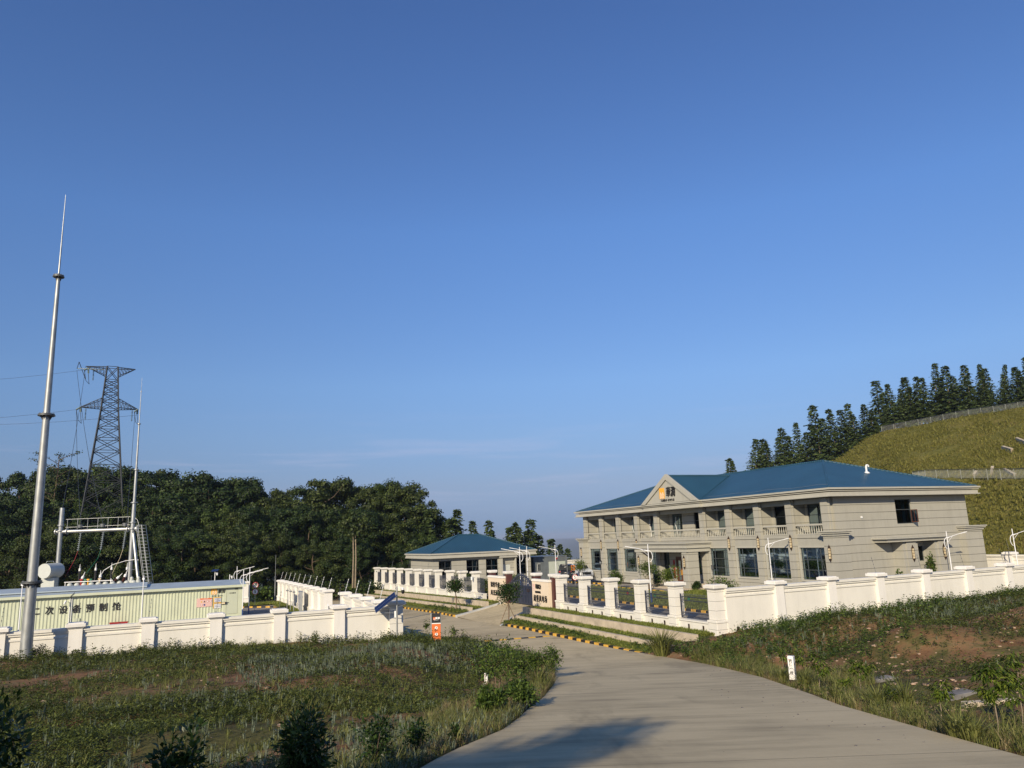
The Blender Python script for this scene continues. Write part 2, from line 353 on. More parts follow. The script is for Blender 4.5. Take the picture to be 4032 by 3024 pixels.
def cp(a, b, z): p = W(a, b); CP.append((p[0], p[1], z))
def cx(x, y, z): CP.append((x, y, z))
for y, zz in [(-20,4.3),(-8,3.7),(0,3.1),(5,2.65),(10,2.15),(15,1.68),(20,1.32),(25,1.05),(30,.85),(35,.62)]:
    for x in (-42,-32,-24,-17,-11,-6):
        cx(x, y, zz + (.06 if y > 20 else 0) - (.25 if (y < 12 and x > -8) else 0))
for a in (-14,-10,-6,-3,0,3,6,9,11.4): cp(a, 44.5, .30-.03*a-(.15 if a > 8 else 0)); cp(a, 41, .42-.02*a)
for a, b, z in [(13.6,44.0,-.35),(14.8,40.5,-.42),(15.4,37,-.45),(13.2,50,-.9),(12.6,56,-1.05),(12.2,36,.3)]: cp(a, b, z)
for y in np.arange(-14, 34, 2.5):
    xl = float(np.interp(y, LE[:,0], LE[:,1])); xr = float(np.interp(y, RE[:,0], RE[:,1])); z = float(zroad(xl, y))
    cx(xl-.5, y, z-.06); cx(xl-2.2, y, z-.25); cx(xr+.5, y, z-.05); cx(xr+2.0, y, z-.30); cx(xr+3.6, y, z-.15)
for a, b, z in [(27,35,-.22),(31,34.6,-.1),(36,34.6,-.03),(42,34.6,.0),(48,34.6,.14),(54,34.6,.24),(62,34.6,.3),(75,34,.5),
                (27,30,.45),(31,29,.95),(36,28,1.1),(42,27,1.3),(50,26,1.5),(60,24,1.8),(24,29,.1),(23,26,.62),(27,22,1.40),(33,20,1.75),(40,18,2.0),(50,14,2.4),
                (20,19,1.05),(18,14.5,1.45),(22,13,1.7),(28,10,2.05),(36,4,2.9),(25.5,33.2,-.3),(24,33.5,-.6),(23.6,31.5,-.4),(15,5,2.9),(22,-4,3.4),(34,-14,4)]: cp(a, b, z)
CP = np.array(CP)
def hnat(x, y):
    num = np.zeros(np.shape(x)); den = np.zeros(np.shape(x))
    for px, py, pz in CP:
        w_ = 1/((x-px)**2+(y-py)**2+.6)**1.7; num += w_*pz; den += w_
    return num/den
_ph = RNG.uniform(0, 6.28, 24); _kx = RNG.normal(0, 1, 24); _ky = RNG.normal(0, 1, 24)
def bumps(x, y, s):
    o = np.zeros(np.shape(x))
    for i in range(24): o += np.sin((_kx[i]*x+_ky[i]*y)*s+_ph[i])
    return o/24**.5
def hgt(x, y):
    x = np.asarray(x, float); y = np.asarray(y, float); a = cos(TH)*x+sin(TH)*y; b = -sin(TH)*x+cos(TH)*y
    h = hnat(x, y) + .05*bumps(x, y, .9) + .03*bumps(y, x, 2.6)
    zdrop = -.012*np.maximum(0, b-62)
    comp = (a > 27.75) & (b > 35.3) & (a < 66)
    h = np.where(comp, 0.0 + zdrop*1.1, h)
    terr = (a > 22.8-.04*np.maximum(0, b-69)) & (a <= 27.75) & (b > 35.0)
    h = np.where(terr, -1.25 + zdrop*1.3, h)
    yard = (a < 11.85) & (b > 45.1) & (a > -60) & (b < 150)
    h = np.where(yard, -1.0-.004*np.maximum(0, b-45), h)
    beyond = (b > 104) & (a > -80) & (a < 80)
    h = np.where(beyond, np.where(a > 27, -.55, -1.6) - .05*(b-104) + .2*bumps(x, y, .35), h)
    h = np.where((a > 66) & (b > 30), .3+.03*(a-66) + .15*bumps(x, y, .4), h)
    far = smin(y, 150, 420); h = h*(1-far)+(-60-.12*np.maximum(0, y-420))*far; h = np.maximum(h, -430)
    side = smin(np.abs(x), 160, 600)*smin(y, -2000, 150); h = h*(1-side)+(-40)*side
    inr = inpoly(x, y, _poly); d = distpoly(x, y, _poly); zr = zroad(x, y)
    h = np.where(inr, zr-.05, h)
    k = np.clip(d/.8, 0, 1); near = (~inr) & (d < .8) & (y < 60) & ~terr & ~yard
    h = np.where(near, (zr-.05)*(1-k)+h*k, h)
    h = np.where((~inr) & (b > 50) & (a > 11.8) & (a <= 22.8) & (b < 104), zr-.06, h)
    return h
def hz(x, y): return float(hgt(np.array([x]), np.array([y]))[0])
def hw(a, b): p = W(a, b); return hz(p[0], p[1])

def axis_pts(lo, hi, step, far_lo, far_hi):
    c = list(np.arange(lo, hi+.001, step)); s_ = step; v = c[-1]
    while v < far_hi: s_ *= 1.35; v += s_; c.append(v)
    s_ = step; v = c[0]; pre = []
    while v > far_lo: s_ *= 1.35; v -= s_; pre.append(v)
    return np.array(pre[::-1]+c)
gx = axis_pts(-46, 62, .5, -14000, 14000); gy = axis_pts(-18, 112, .5, -3000, 16000)
GX, GY = np.meshgrid(gx, gy); GZ = hgt(GX.ravel(), GY.ravel()).reshape(GX.shape)
nx, ny = len(gx), len(gy); idx = np.arange(nx*ny).reshape(ny, nx)
Q = np.stack([idx[:-1,:-1], idx[:-1,1:], idx[1:,1:], idx[1:,:-1]], -1).reshape(-1, 4)
def soilmat():
    m, t, b = newmat('soil_ground'); v = coord(t, 'Object')
    n1 = noise(t, v, .16, 5, .6); n2 = noise(t, v, 1.3, 6, .65); n3 = noise(t, v, 9, 4, .6)
    red = ramp(t, n2, [(.28, (.10,.050,.024)), (.5, (.25,.14,.07)), (.74, (.42,.28,.17))])
    grn = ramp(t, n3, [(.25, (.05,.05,.016)), (.6, (.11,.10,.034)), (.8, (.17,.14,.06))])
    f = math_(t, 'MULTIPLY_ADD', n1, 1.0, math_(t, 'MULTIPLY', n2, .7)); k = ramp(t, f, [(.80, (0,0,0)), (.95, (1,1,1))])
    c = mixc(t, k, red, grn)
    t.links.new(c, b.inputs['Base Color']); b.inputs['Roughness'].default_value = .95; b.inputs['Specular IOR Level'].default_value = .1
    bp = t.nodes.new('ShaderNodeBump'); bp.inputs['Strength'].default_value = .9; bp.inputs['Distance'].default_value = .06
    hh = math_(t, 'MULTIPLY_ADD', n3, .5, n2); t.links.new(hh, bp.inputs['Height']); t.links.new(bp.outputs[0], b.inputs['Normal']); return m
M_soil = soilmat()
M_valley = plain('valley_woods', (.030, .042, .024), .95, var=.35, scale=.02)
_cy = GY.ravel()[Q].mean(1); _cx = np.abs(GX.ravel()[Q].mean(1)); _cb = (-sin(TH)*GX.ravel()[Q].mean(1)+cos(TH)*_cy)
g = np_mesh('ground', np.stack([GX.ravel(), GY.ravel(), GZ.ravel()], -1), Q, [M_soil, M_valley], mats_idx=((_cb > 106) | (_cy > 160) | (_cx > 130)).astype(int)); tag(g, kind='structure')
g.data.polygons.foreach_set('use_smooth', [True]*len(g.data.polygons))

def concmat(name, base, vv=1.0):
    m, t, b = newmat(name); v = coord(t, 'Object'); n1 = noise(t, v, .22, 6, .62); vs = coord(t, 'Object', (.35, 2.2, 1)); n2 = noise(t, vs, .9, 6, .65); n3 = noise(t, v, 14, 4)
    f = math_(t, 'MULTIPLY_ADD', n1, .55, math_(t, 'MULTIPLY', n2, .45))
    c = ramp(t, f, [(.34, tuple(x*.50 for x in base)), (.44, tuple(x*.80 for x in base)), (.52, base), (.62, tuple(x*1.10 for x in base)), (.72, tuple(x*1.2 for x in base))])
    c = mixc(t, math_(t, 'MULTIPLY', n3, .25), c, tuple(x*.6 for x in base))
    n4 = noise(t, coord(t, 'Object', (1.0, .18, 1)), .55, 5, .7); c = mixc(t, ramp(t, n4, [(.56, (0,0,0)), (.72, (.55,.55,.55))]), c, tuple(x*.42 for x in base))
    y = sep(t, v)[1]; fr = math_(t, 'FRACT', math_(t, 'DIVIDE', y, 5.0)); j = math_(t, 'LESS_THAN', fr, .006); c = mixc(t, j, c, tuple(x*.45 for x in base))
    br = math_(t, 'FRACT', math_(t, 'MULTIPLY', y, 7.0)); bb = math_(t, 'MULTIPLY_ADD', br, .25, n3)
    t.links.new(c, b.inputs['Base Color']); b.inputs['Roughness'].default_value = .88; b.inputs['Specular IOR Level'].default_value = .2
    bp = t.nodes.new('ShaderNodeBump'); bp.inputs['Strength'].default_value = .35; bp.inputs['Distance'].default_value = .012
    t.links.new(bb, bp.inputs['Height']); t.links.new(bp.outputs[0], b.inputs['Normal']); return m
M_road = concmat('road_concrete', (.53, .44, .275)); M_pave = concmat('yard_concrete', (.31, .28, .24))
# road sheet
rv = []; NS = 14
for (p, q) in ROADP:
    for i in range(NS+1):
        t_ = i/NS; x = p[0]+(q[0]-p[0])*t_; y = p[1]+(q[1]-p[1])*t_
        rv.append((x, y, float(zroad(x, y))+.012))
rq = [(r*(NS+1)+i, r*(NS+1)+i+1, (r+1)*(NS+1)+i+1, (r+1)*(NS+1)+i) for r in range(len(ROADP)-1) for i in range(NS)]
o = np_mesh('road', rv, rq, M_road); tag(o, kind='structure'); o.data.polygons.foreach_set('use_smooth', [True]*len(o.data.polygons))
def zk(b): return -1.0-.017*max(0, b-50)
# road slab edge, left and right of the approach (a thin exposed concrete side)
mb = MB()
for S in (ROADL[:49], ROADR[:49]):
    for i in range(len(S)-1):
        x0,y0 = S[i]; x1,y1 = S[i+1]; z0 = float(zroad(x0,y0)); z1 = float(zroad(x1,y1))
        mb.quad((x0,y0,z0-.2),(x1,y1,z1-.2),(x1,y1,z1+.012),(x0,y0,z0+.012))
tag(mb.build('road_slab_edge', M_conc), kind='structure')
# gate drive
mb = MB(); dl = [(22.5,64.6),(24.5,65.0),(27.9,65.5)]; dr = [(22.5,54.9),(24.5,57.4),(27.9,59.0)]
zz = [-1.0-.2+.03, -.72, -.27]; zz[0] = zk(60)+.0
n = 12; pts = []
for k in range(n+1):
    t_ = k/n; a_ = 22.5+5.6*t_; bl = np.interp(a_, [22.5,24.5,28.1], [64.6,65.0,65.5]); br = np.interp(a_, [22.5,24.5,28.1], [54.9,57.4,59.1])
    z = zk(60)+.016 + (-.25-zk(60))*(t_**1.15)
    pts.append((W(a_,bl,z), W(a_,br,z)))
for k in range(n): mb.quad(pts[k][0], pts[k][1], pts[k+1][1], pts[k+1][0])
tag(mb.build('gate_drive', M_road), kind='structure')
mb = MB()
for side in (0, 1):
    for k in range(n):
        P = Vector(pts[k][side]); Q_ = Vector(pts[k+1][side]); o_ = Vector(U)*(.42 if side == 0 else -.28)
        vs = [P+Vector((0,0,-.6)), Q_+Vector((0,0,-.6)), Q_+o_+Vector((0,0,-.6)), P+o_+Vector((0,0,-.6))]; top = [v+Vector((0,0,.72)) for v in vs]
        mb.add([tuple(v) for v in vs+top], [(0,1,5,4),(1,2,6,5),(2,3,7,6),(3,0,4,7),(4,5,6,7)])
tag(mb.build('drive_edging', M_kerbw), kind='structure')
# compound paving, yard paving
def sheet(name, corners, mat, z, nsub=1):
    m_ = MB(); m_.quad(*[W(a, b, (z(b) if callable(z) else z)) for a, b in corners]); return tag(m_.build(name, mat), kind='structure')
zc = lambda b: -.0132*max(0, b-62)+.02
m_ = MB()
for b0, b1 in [(35.5,62),(62,75),(75,90),(90,104)]:
    m_.quad(W(27.9,b0,zc(b0)), W(64.4,b0,zc(b0)), W(64.4,b1,zc(b1)), W(27.9,b1,zc(b1)))
tag(m_.build('compound_pavement', M_pave), kind='structure')
sheet('yard_pavement', [(-40,45.3),(11.6,45.3),(11.6,100),(-40,100)], M_pave, -.97-.004*25+.0)
g2 = lambda b: -1.0-.004*(b-45)+.02
o = bpy.data.objects['yard_pavement']; 
for v, bb in zip(o.data.vertices, (45.3,45.3,100,100)): v.co.z = g2(bb)

# striped kerbs (yellow and black blocks), one run each
def kerb(name, pts, zf, w_=.22, h_=.17, L=.55, off=0.0):
    mb = MB(); P = [np.array(W(a, b, 0)) for a, b in pts]; k = 0
    for p, q in zip(P[:-1], P[1:]):
        d = q-p; Ln = np.linalg.norm(d); d = d/Ln; nrm = np.array([d[1], -d[0], 0])*w_; n_ = max(1, int(round(Ln/L)))
        for i in range(n_):
            s0 = p+d*(Ln*i/n_); s1 = p+d*(Ln*(i+1)/n_-.012)
            z0 = zf(AB(s0)[1]); z1 = zf(AB(s1)[1]); jj = RNG.uniform(-.004,.004)
            bot = [(s0,z0-.3),(s1,z1-.3),(s1+nrm,z1-.3),(s0+nrm,z0-.3)]; tp = [(s0+nrm*.08,z0+h_+jj),(s1+nrm*.08,z1+h_+jj),(s1+nrm,z1+h_+jj),(s0+nrm,z0+h_+jj)]
            mb.add([(v[0],v[1],z) for v,z in bot+tp], [(0,1,5,4),(1,2,6,5),(2,3,7,6),(3,0,4,7),(4,5,6,7)], k % 2); k += 1
    return tag(mb.build(name, [M_yellow, M_black]), kind='structure')
kz = lambda b: zk(b)+.0
kerb('striped_kerb', [(22.7,33.6),(22.7,36),(22.7,42),(22.7,48),(22.7,54.4)], kz)
kerb('striped_kerb', [(22.6,65.6),(22.7,69),(22.7+aoff(84),84),(22.7+aoff(100),100),(22.7+aoff(112),112)], kz)
kerb('striped_kerb', [(32.2,36),(32.2,73)], lambda b: .02, .2, .15)
kerb('striped_kerb', [(40.7,60.0),(40.7,73)], lambda b: .02, .2, .15); kerb('striped_kerb', [(31.6,68),(31.6,88)], zc, .2, .15); kerb('striped_kerb', [(44.5,78),(44.5,90)], zc, .2, .15)
kerb('striped_kerb', [(-1,93.6),(6.4,93.4),(10.2,90.0),(10.2,74.0)], g2, .2, .14); kerb('striped_kerb', [(4.6,88.5),(4.6,80.5)], g2, .2, .14)
# painted speed hump across the road
mb = MB(); n_ = 13
for i in range(n_):
    t0, t1 = i/n_, (i+1)/n_-.004; pa = np.array(W(16.1,46.9)); pb = np.array(W(22.4,46.2)); d = (pb-pa); nr = np.array([-d[1], d[0], 0]); nr = nr/np.linalg.norm(nr)
    for s_ in range(4):
        q = [(-.18,0),(-.08,.045),(.08,.045),(.18,0)]
        if s_ == 3: continue
        (w0,h0),(w1,h1) = q[s_], q[s_+1]
        P0 = pa+d*t0; P1 = pa+d*t1
        def pt(P, w_, h_): X = P+nr*w_; return (X[0], X[1], float(zroad(X[0], X[1]))+.016+h_)
        mb.quad(pt(P0,w0,h0), pt(P1,w0,h0), pt(P1,w1,h1), pt(P0,w1,h1), i % 2)
tag(mb.build('speed_hump', [M_yellow, M_black]), kind='structure')

# ------------------------------------------------------------ terraces in front of the long fence
def terrace_run(b0, b1, skew0=0, skew1=0, nm=''):
    zd = lambda b: -.0156*max(0, b-62); ao = lambda b: aoff(b)*.9
    def strip(mb, a0, a1, bs, be, zt, zb, step=3.0, lumpy=0.0):
        n_ = max(1, int((be-bs)/step))
        for i in range(n_):
            p = bs+(be-bs)*i/n_; q = bs+(be-bs)*(i+1)/n_-.0; l = RNG.uniform(-lumpy, lumpy)
            vs = [W(a0+ao(p),p,zb), W(a1+ao(p),p,zb), W(a1+ao(q),q,zb), W(a0+ao(q),q,zb), W(a0+ao(p),p,zt+zd(p)), W(a1+ao(p),p,zt+zd(p)), W(a1+ao(q),q,zt+zd(q)), W(a0+ao(q),q,zt+zd(q))]
            mb.add(vs, [(0,1,5,4),(1,2,6,5),(2,3,7,6),(3,0,4,7),(4,5,6,7)])
    for nm_, a0, a1, zt, k in (('lower', 24.2, 24.45, -.52, .35), ('upper', 25.75, 26.0, -.12, .8)):
        mb = MB(); strip(mb, a0, a1, b0+skew0*k, b1+skew1*k, zt, -1.9, 3.5)
        yield nm_, mb
    for a0, a1, zt, k in ((22.93, 24.19, -.90, .1), (24.43, 25.74, -.66, .5), (25.99, 27.9, -.24, .9)):
        mb = MB(); strip(mb, a0, a1, b0+skew0*k, b1+skew1*k, zt, -2.0, 2.0); yield 'bed', mb
M_lawnbase = plain('lawn_soil', (.085, .095, .028), .95, var=.3, scale=2)
for (b0, b1, s0, s1, wh) in ((33.8, 55.3, 1.8, 3.2, 'to the right of the gate'), (65.9, 109, 0, 0, 'to the left of the gate')):
    for nm_, mb in terrace_run(b0, b1, s0, s1):
        if nm_ == 'bed': tag(mb.build('terrace_bed', M_lawnbase), kind='structure')
        else: tag(mb.build('retaining_wall', M_conc), '%s low concrete retaining wall of the grass terraces %s' % (nm_, wh), 'retaining wall', 'retaining walls of the terraces')
for b0_, b1_ in ((33.8, 54.6), (65.7, 110)):      # flat concrete ledge behind the striped kerb
    mb = MB(); n_ = int((b1_-b0_)/2)
    for i in range(n_):
        p = b0_+(b1_-b0_)*i/n_; q = b0_+(b1_-b0_)*(i+1)/n_-.02; zt = lambda b: zk(b)+.165
        vs = [W(22.93+aoff(p),p,-2.2), W(23.3+aoff(p),p,-2.2), W(23.3+aoff(q),q,-2.2), W(22.93+aoff(q),q,-2.2), W(22.93+aoff(p),p,zt(p)), W(23.3+aoff(p),p,zt(p)), W(23.3+aoff(q),q,zt(q)), W(22.93+aoff(q),q,zt(q))]
        mb.add(vs, [(0,1,5,4),(1,2,6,5),(2,3,7,6),(3,0,4,7),(4,5,6,7)])
    tag(mb.build('kerb_ledge', M_conc), kind='structure')
# compound and yard lawns
for cs in ([(32.25,36),(43.2,36),(43.2,57.5),(40.5,59)], [(32.25,36.0),(40.5,59.0),(40.5,73),(32.25,73)], [(28.6,67),(31.5,67),(31.5,88),(29,88)], [(10.45,73),(11.55,73),(11.55,94),(10.45,92)]):
    zf = (lambda b: g2(b)+.1) if cs[0][0] < 12 else (lambda b: zc(b)+.09)
    m_ = MB(); m_.quad(*[W(a, b, zf(b)) for a, b in cs]); tag(m_.build('lawn_bed', M_lawnbase), kind='structure')
mb = MB(); mb.quad(W(-1,93.8,g2(94)+.1), W(11.5,93.8,g2(94)+.1), W(11.5,97.5,g2(94)+.1), W(-1,97.5,g2(94)+.1)); tag(mb.build('lawn_bed', M_lawnbase), kind='structure')

# ------------------------------------------------------------ cut slope behind the main building, and the far hills
def hillmat():
    m, t, b = newmat('cut_slope_grass'); v = coord(t); n1 = noise(t, v, .12, 6, .6); n2 = noise(t, v, 1.8, 5, .65)
    f = math_(t, 'MULTIPLY_ADD', n1, .5, math_(t, 'MULTIPLY', n2, .5))
    c = ramp(t, f, [(.30, (.08,.08,.018)), (.45, (.15,.145,.035)), (.58, (.20,.165,.048)), (.72, (.24,.15,.065))])
    t.links.new(c, b.inputs['Base Color']); b.inputs['Roughness'].default_value = .95; b.inputs['Specular IOR Level'].default_value = .1
    bp = t.nodes.new('ShaderNodeBump'); bp.inputs['Strength'].default_value = 1.0; bp.inputs['Distance'].default_value = .35
    t.links.new(n2, bp.inputs['Height']); t.links.new(bp.outputs[0], b.inputs['Normal']); return m
M_hill = hillmat()
# profile rows given as (x, y, z) polylines from far right to the left end
def LR(*P): return np.array(P, float)
mid = [aty(3590,1896,118), aty(3642,1890,113), aty(3740,1890,108), aty(3850,1890,103), aty(4032,1893,95)]
upp = [aty(3473,1703,163), aty(3640,1672,159), aty(3800,1640,154), aty(3920,1624,149), aty(4032,1607,144)]
up_d = np.array(upp[-1])-np.array(upp[-2]); mi_d = np.array(mid[-1])-np.array(mid[-2])
low_z = .6
rows = []
K = 40
def extend(P, dvec, n_=6, s_=1.0):
    P = [np.array(p) for p in P]; dvec = np.array(dvec)*s_
    for i in range(n_): P.append(P[-1]+dvec)
    return P
MID = extend(mid, mi_d*np.array([1,1,.0]), 6); UPP = extend(upp, up_d*np.array([1,1,.3]), 6)
L0 = [np.array(p) for p in (aty(3430,1720,166), aty(3380,1752,168), aty(3310,1800,170), aty(3200,1862,172))]
L1 = [np.array(p) for p in (aty(3560,1905,121), aty(3520,1925,125), aty(3450,1960,130), aty(3350,2000,136))]
UPP = L0[::-1]+UPP; MID = L1[::-1]+MID
FOOT = [np.array([m[0]-14, m[1]-14*.05-2, low_z]) for m in MID]; FOOT = [np.array([p[0], p[1]-9, low_z-.6]) for p in FOOT]
MIDI = [m+np.array([1.3,.9,.15]) for m in MID]; CREST2 = [u+np.array([14,10,1.0]) for u in UPP]; CR3 = [u+np.array([120,90,-12]) for u in UPP]
def resamp(P, n_): P = np.array(P); s_ = np.r_[0, np.cumsum(np.linalg.norm(np.diff(P, axis=0), axis=1))]; t_ = np.linspace(0, s_[-1], n_); return np.stack([np.interp(t_, s_, P[:, k]) for k in range(3)], -1)
NC = 120; rowsP = [resamp(r, NC) for r in (FOOT, MID, MIDI, UPP, CREST2, CR3)]; sub = [14, 1, 22, 4, 6]
grid = []
for r in range(5):
    for k in range(sub[r]): grid.append(rowsP[r]*(1-k/sub[r])+rowsP[r+1]*(k/sub[r]))
grid.append(rowsP[5]); grid = np.array(grid); HN = grid.shape[0]
nb = bumps(grid[:,:,0], grid[:,:,1], .5)*.18+bumps(grid[:,:,1], grid[:,:,2], 1.3)*.10
grid[:,:,2] += nb
ii = np.arange(HN*NC).reshape(HN, NC); HQ = np.stack([ii[:-1,:-1], ii[:-1,1:], ii[1:,1:], ii[1:,:-1]], -1).reshape(-1, 4)
o = np_mesh('hillside', grid.reshape(-1, 3), HQ, M_hill); tag(o, kind='structure'); o.data.polygons.foreach_set('use_smooth', [True]*len(o.data.polygons))
M_far = plain('far_hill_green', (.045, .060, .028), .95, var=.3, scale=.004)
mb = MB()
def ridge(dist, x0, x1, hbase, amp, seed, n_=70):
    r_ = np.random.default_rng(seed); X = np.linspace(x0, x1, n_); ph = r_.uniform(0, 6.28, 6); fr = r_.uniform(.6, 6, 6)/(x1-x0)*6.28*1.2
    H = sum(np.sin(X*f_+p_)/(1+i*.6) for i, (f_, p_) in enumerate(zip(fr, ph)))*amp+hbase
    vs = []; 
    for x, h_ in zip(X, H): vs += [(x, dist-900, -430), (x, dist, h_), (x*1.03, dist+2500, -430)]
    fs = []
    for i in range(n_-1):
        for j in range(2): fs.append((i*3+j, (i+1)*3+j, (i+1)*3+j+1, i*3+j+1))
    mb.add(vs, fs, 0, True)
ridge(9000, -9000, 9000, -150, 45, 3); ridge(6200, -7000, 7000, -250, 50, 5); ridge(3800, -5000, 5000, -300, 50, 9)
tag(mb.build('hills', M_far), kind='structure')
# the air itself
mb = MB(); mb.box(-15500, 15500, -3400, 17500, -470, 62); hzo = mb.build('haze', []); tag(hzo, 'pale blue haze in the valley air', 'haze', kind='stuff')
hm = bpy.data.materials.new('haze_air'); hm.use_nodes = True; t = hm.node_tree; t.nodes.clear(); pv = t.nodes.new('ShaderNodeVolumePrincipled'); oo = t.nodes.new('ShaderNodeOutputMaterial')
pv.inputs['Color'].default_value = (.72, .82, 1.0, 1); pv.inputs['Density'].default_value = .00011; pv.inputs['Anisotropy'].default_value = .1
t.links.new(pv.outputs[0], oo.inputs['Volume']); hzo.data.materials.append(hm)
# ------------------------------------------------------------ main building (local x runs back from the front wall, y runs left along the front)
A0, B0 = 46.56, 44.8
LB, DB, HB = 39.82, 15.5, 7.60
CC = [.5+3.88*i for i in range(5)]+[.5+23.3+3.88*i for i in range(5)]      # column centres along the front
bld = thing('two_storey_building', 'long two-storey grey stone building with blue hipped roof and triangular gable over its porch', 'building', W(A0, B0, 0), TH)
def wall_row(mb, x0, x1, y0, y1, z0, z1, opens, m=0):
    """wall slab between y0..y1 and z0..z1 with rectangular openings (ya, yb, za, zb)"""
    y = y0
    for (ya, yb, za, zb) in sorted(opens):
        if ya > y: mb.box(x0, x1, y, ya, z0, z1, m)
        if za > z0: mb.box(x0, x1, ya, yb, z0, za, m)
        if zb < z1: mb.box(x0, x1, ya, yb, zb, z1, m)
        y = yb
    if y < y1: mb.box(x0, x1, y, y1, z0, z1, m)
mb = MB(); bays = [((CC[i]+CC[i+1])/2, CC[i], CC[i+1]) for i in range(9)]
opG = []; opL = []
for i, (m_, c0, c1) in enumerate(bays):
    if i == 4: opG += [(16.9, 18.2, 1.2, 3.67), (19.35, 21.05, .1, 2.9), (22.1, 23.2, .6, 3.67)]; opL += [(17.3, 19.2, 5.0, 7.25), (21.2, 23.0, 4.2, 7.25)]
    else: opG.append((m_-1.32, m_+1.32, 1.2, 3.72)); opL.append((m_-.95, m_+1.38, 4.85, 7.2))
wall_row(mb, 0, .28, 0.0, LB, 0, 4.05, opG)                       # ground floor front
mb.box(0.0, 1.3, 0.35, LB-.35, 4.05, 4.72); mb.box(-.04, 0.0, 0.8, LB-.8, 4.45, 4.72)   # balcony band
wall_row(mb, 1.3, 1.55, 0.3, LB-.3, 4.72, HB, opL)                # back of the loggia
mb.box(.1, .5, .5, LB-.5, 7.18, HB)                               # lintel beam under the eaves
wall_row(mb, 0, .0001, 0, 0, 0, 0, [])
# side wall (towards the camera's right), other walls
def side_row(mb, yy0, yy1, x0, x1, z0, z1, opens):
    x = x0
    for (xa, xb, za, zb) in sorted(opens):
        if xa > x: mb.box(x, xa, yy0, yy1, z0, z1)
        if za > z0: mb.box(xa, xb, yy0, yy1, z0, za)
        if zb < z1: mb.box(xa, xb, yy0, yy1, zb, z1)
        x = xb
    if x < x1: mb.box(x, x1, yy0, yy1, z0, z1)
side_row(mb, 0, .28, .3, DB, 0, 4.0, [(7.8, 9.6, 2.3, 3.5)]); side_row(mb, 0, .28, .3, DB, 4.0, HB, [(7.0, 8.85, 5.33, 7.3)])
mb.box(DB-.25, DB, .3, LB-.3, 0, HB); mb.box(.3, DB, LB-.28, LB, 0, HB)
# corner piers of the ground floor
for (ya, yb) in ((-.6, .55), (LB-.55, LB+.6)):
    mb.box(-.6, .85, ya, yb, 0, 4.62)
mb.box(14.1, 16.2, -.6, .55, 0, 4.62)
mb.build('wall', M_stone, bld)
# plinth, caps
mb = MB()
mb.box(-.05, 0, .6, 15.9, 0, .28); mb.build('plinth', M_stonep, bld); mb = MB(); mb.box(-.05, 0, 24.0, LB-.6, 0, .28); mb.build('plinth', M_stonep, bld)
for (x0, x1, ya, yb) in ((-.6, .85, -.6, .55), (-.6, .85, LB-.55, LB+.6), (14.1, 16.2, -.6, .55)):
    mb = MB(); mb.box(x0-.10, x1+.10, ya-.10, yb+.10, 4.62, 4.74); mb.box(x0-.05, x1+.05, ya-.05, yb+.05, 4.74, 4.78); mb.box(x0-.22, x1+.22, ya-.22, yb+.22, 4.78, 4.86); mb.box(x0-.17, x1+.17, ya-.17, yb+.17, 4.86, 4.9); mb.box(x0-.3, x1+.3, ya-.3, yb+.3, 4.90, 4.99)
    mb.build('pier_cap', M_stonep, bld)
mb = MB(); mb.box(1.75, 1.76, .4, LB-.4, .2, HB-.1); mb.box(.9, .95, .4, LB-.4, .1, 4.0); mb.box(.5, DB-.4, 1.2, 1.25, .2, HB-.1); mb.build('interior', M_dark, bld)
# columns: front pilaster with two steps and the fin that divides the loggia
for i, c in enumerate(CC):
    mb = MB(); w_ = .34
    if i == 9: c = LB-.5
    mb.box(-.24, -.10, c-w_, c+w_, .0 if 0 < i < 9 else 4.99, HB)
    mb.box(-.10, -.0, c-w_-.09, c+w_+.09, .0 if 0 < i < 9 else 4.99, HB)
    mb.box(0.0, 1.3, c-.27, c+.27, 4.72, HB-.01)
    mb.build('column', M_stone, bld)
# balustrades
def baluster(mb, x, y, z, h):
    mb.lathe([(.045,0),(.045,.06),(.028,.09),(.055,.22),(.05,.30),(.026,.42),(.024,h-.1),(.045,h-.06),(.045,h)], (x, y, z), 6)
for i, (m_, c0, c1) in enumerate(bays):
    mb = MB(); y0, y1 = c0+.45, c1-.45; z = 4.74
    mb.box(-.02, .22, y0, y1, z, z+.08); mb.box(-.02, .22, y0, y1, z+.70, z+.84); n_ = int((y1-y0)/.235)
    for k in range(n_): baluster(mb, .1, y0+(k+.5)*(y1-y0)/n_, z+.08, .62)
    mb.build('balustrade', M_stonep, bld)
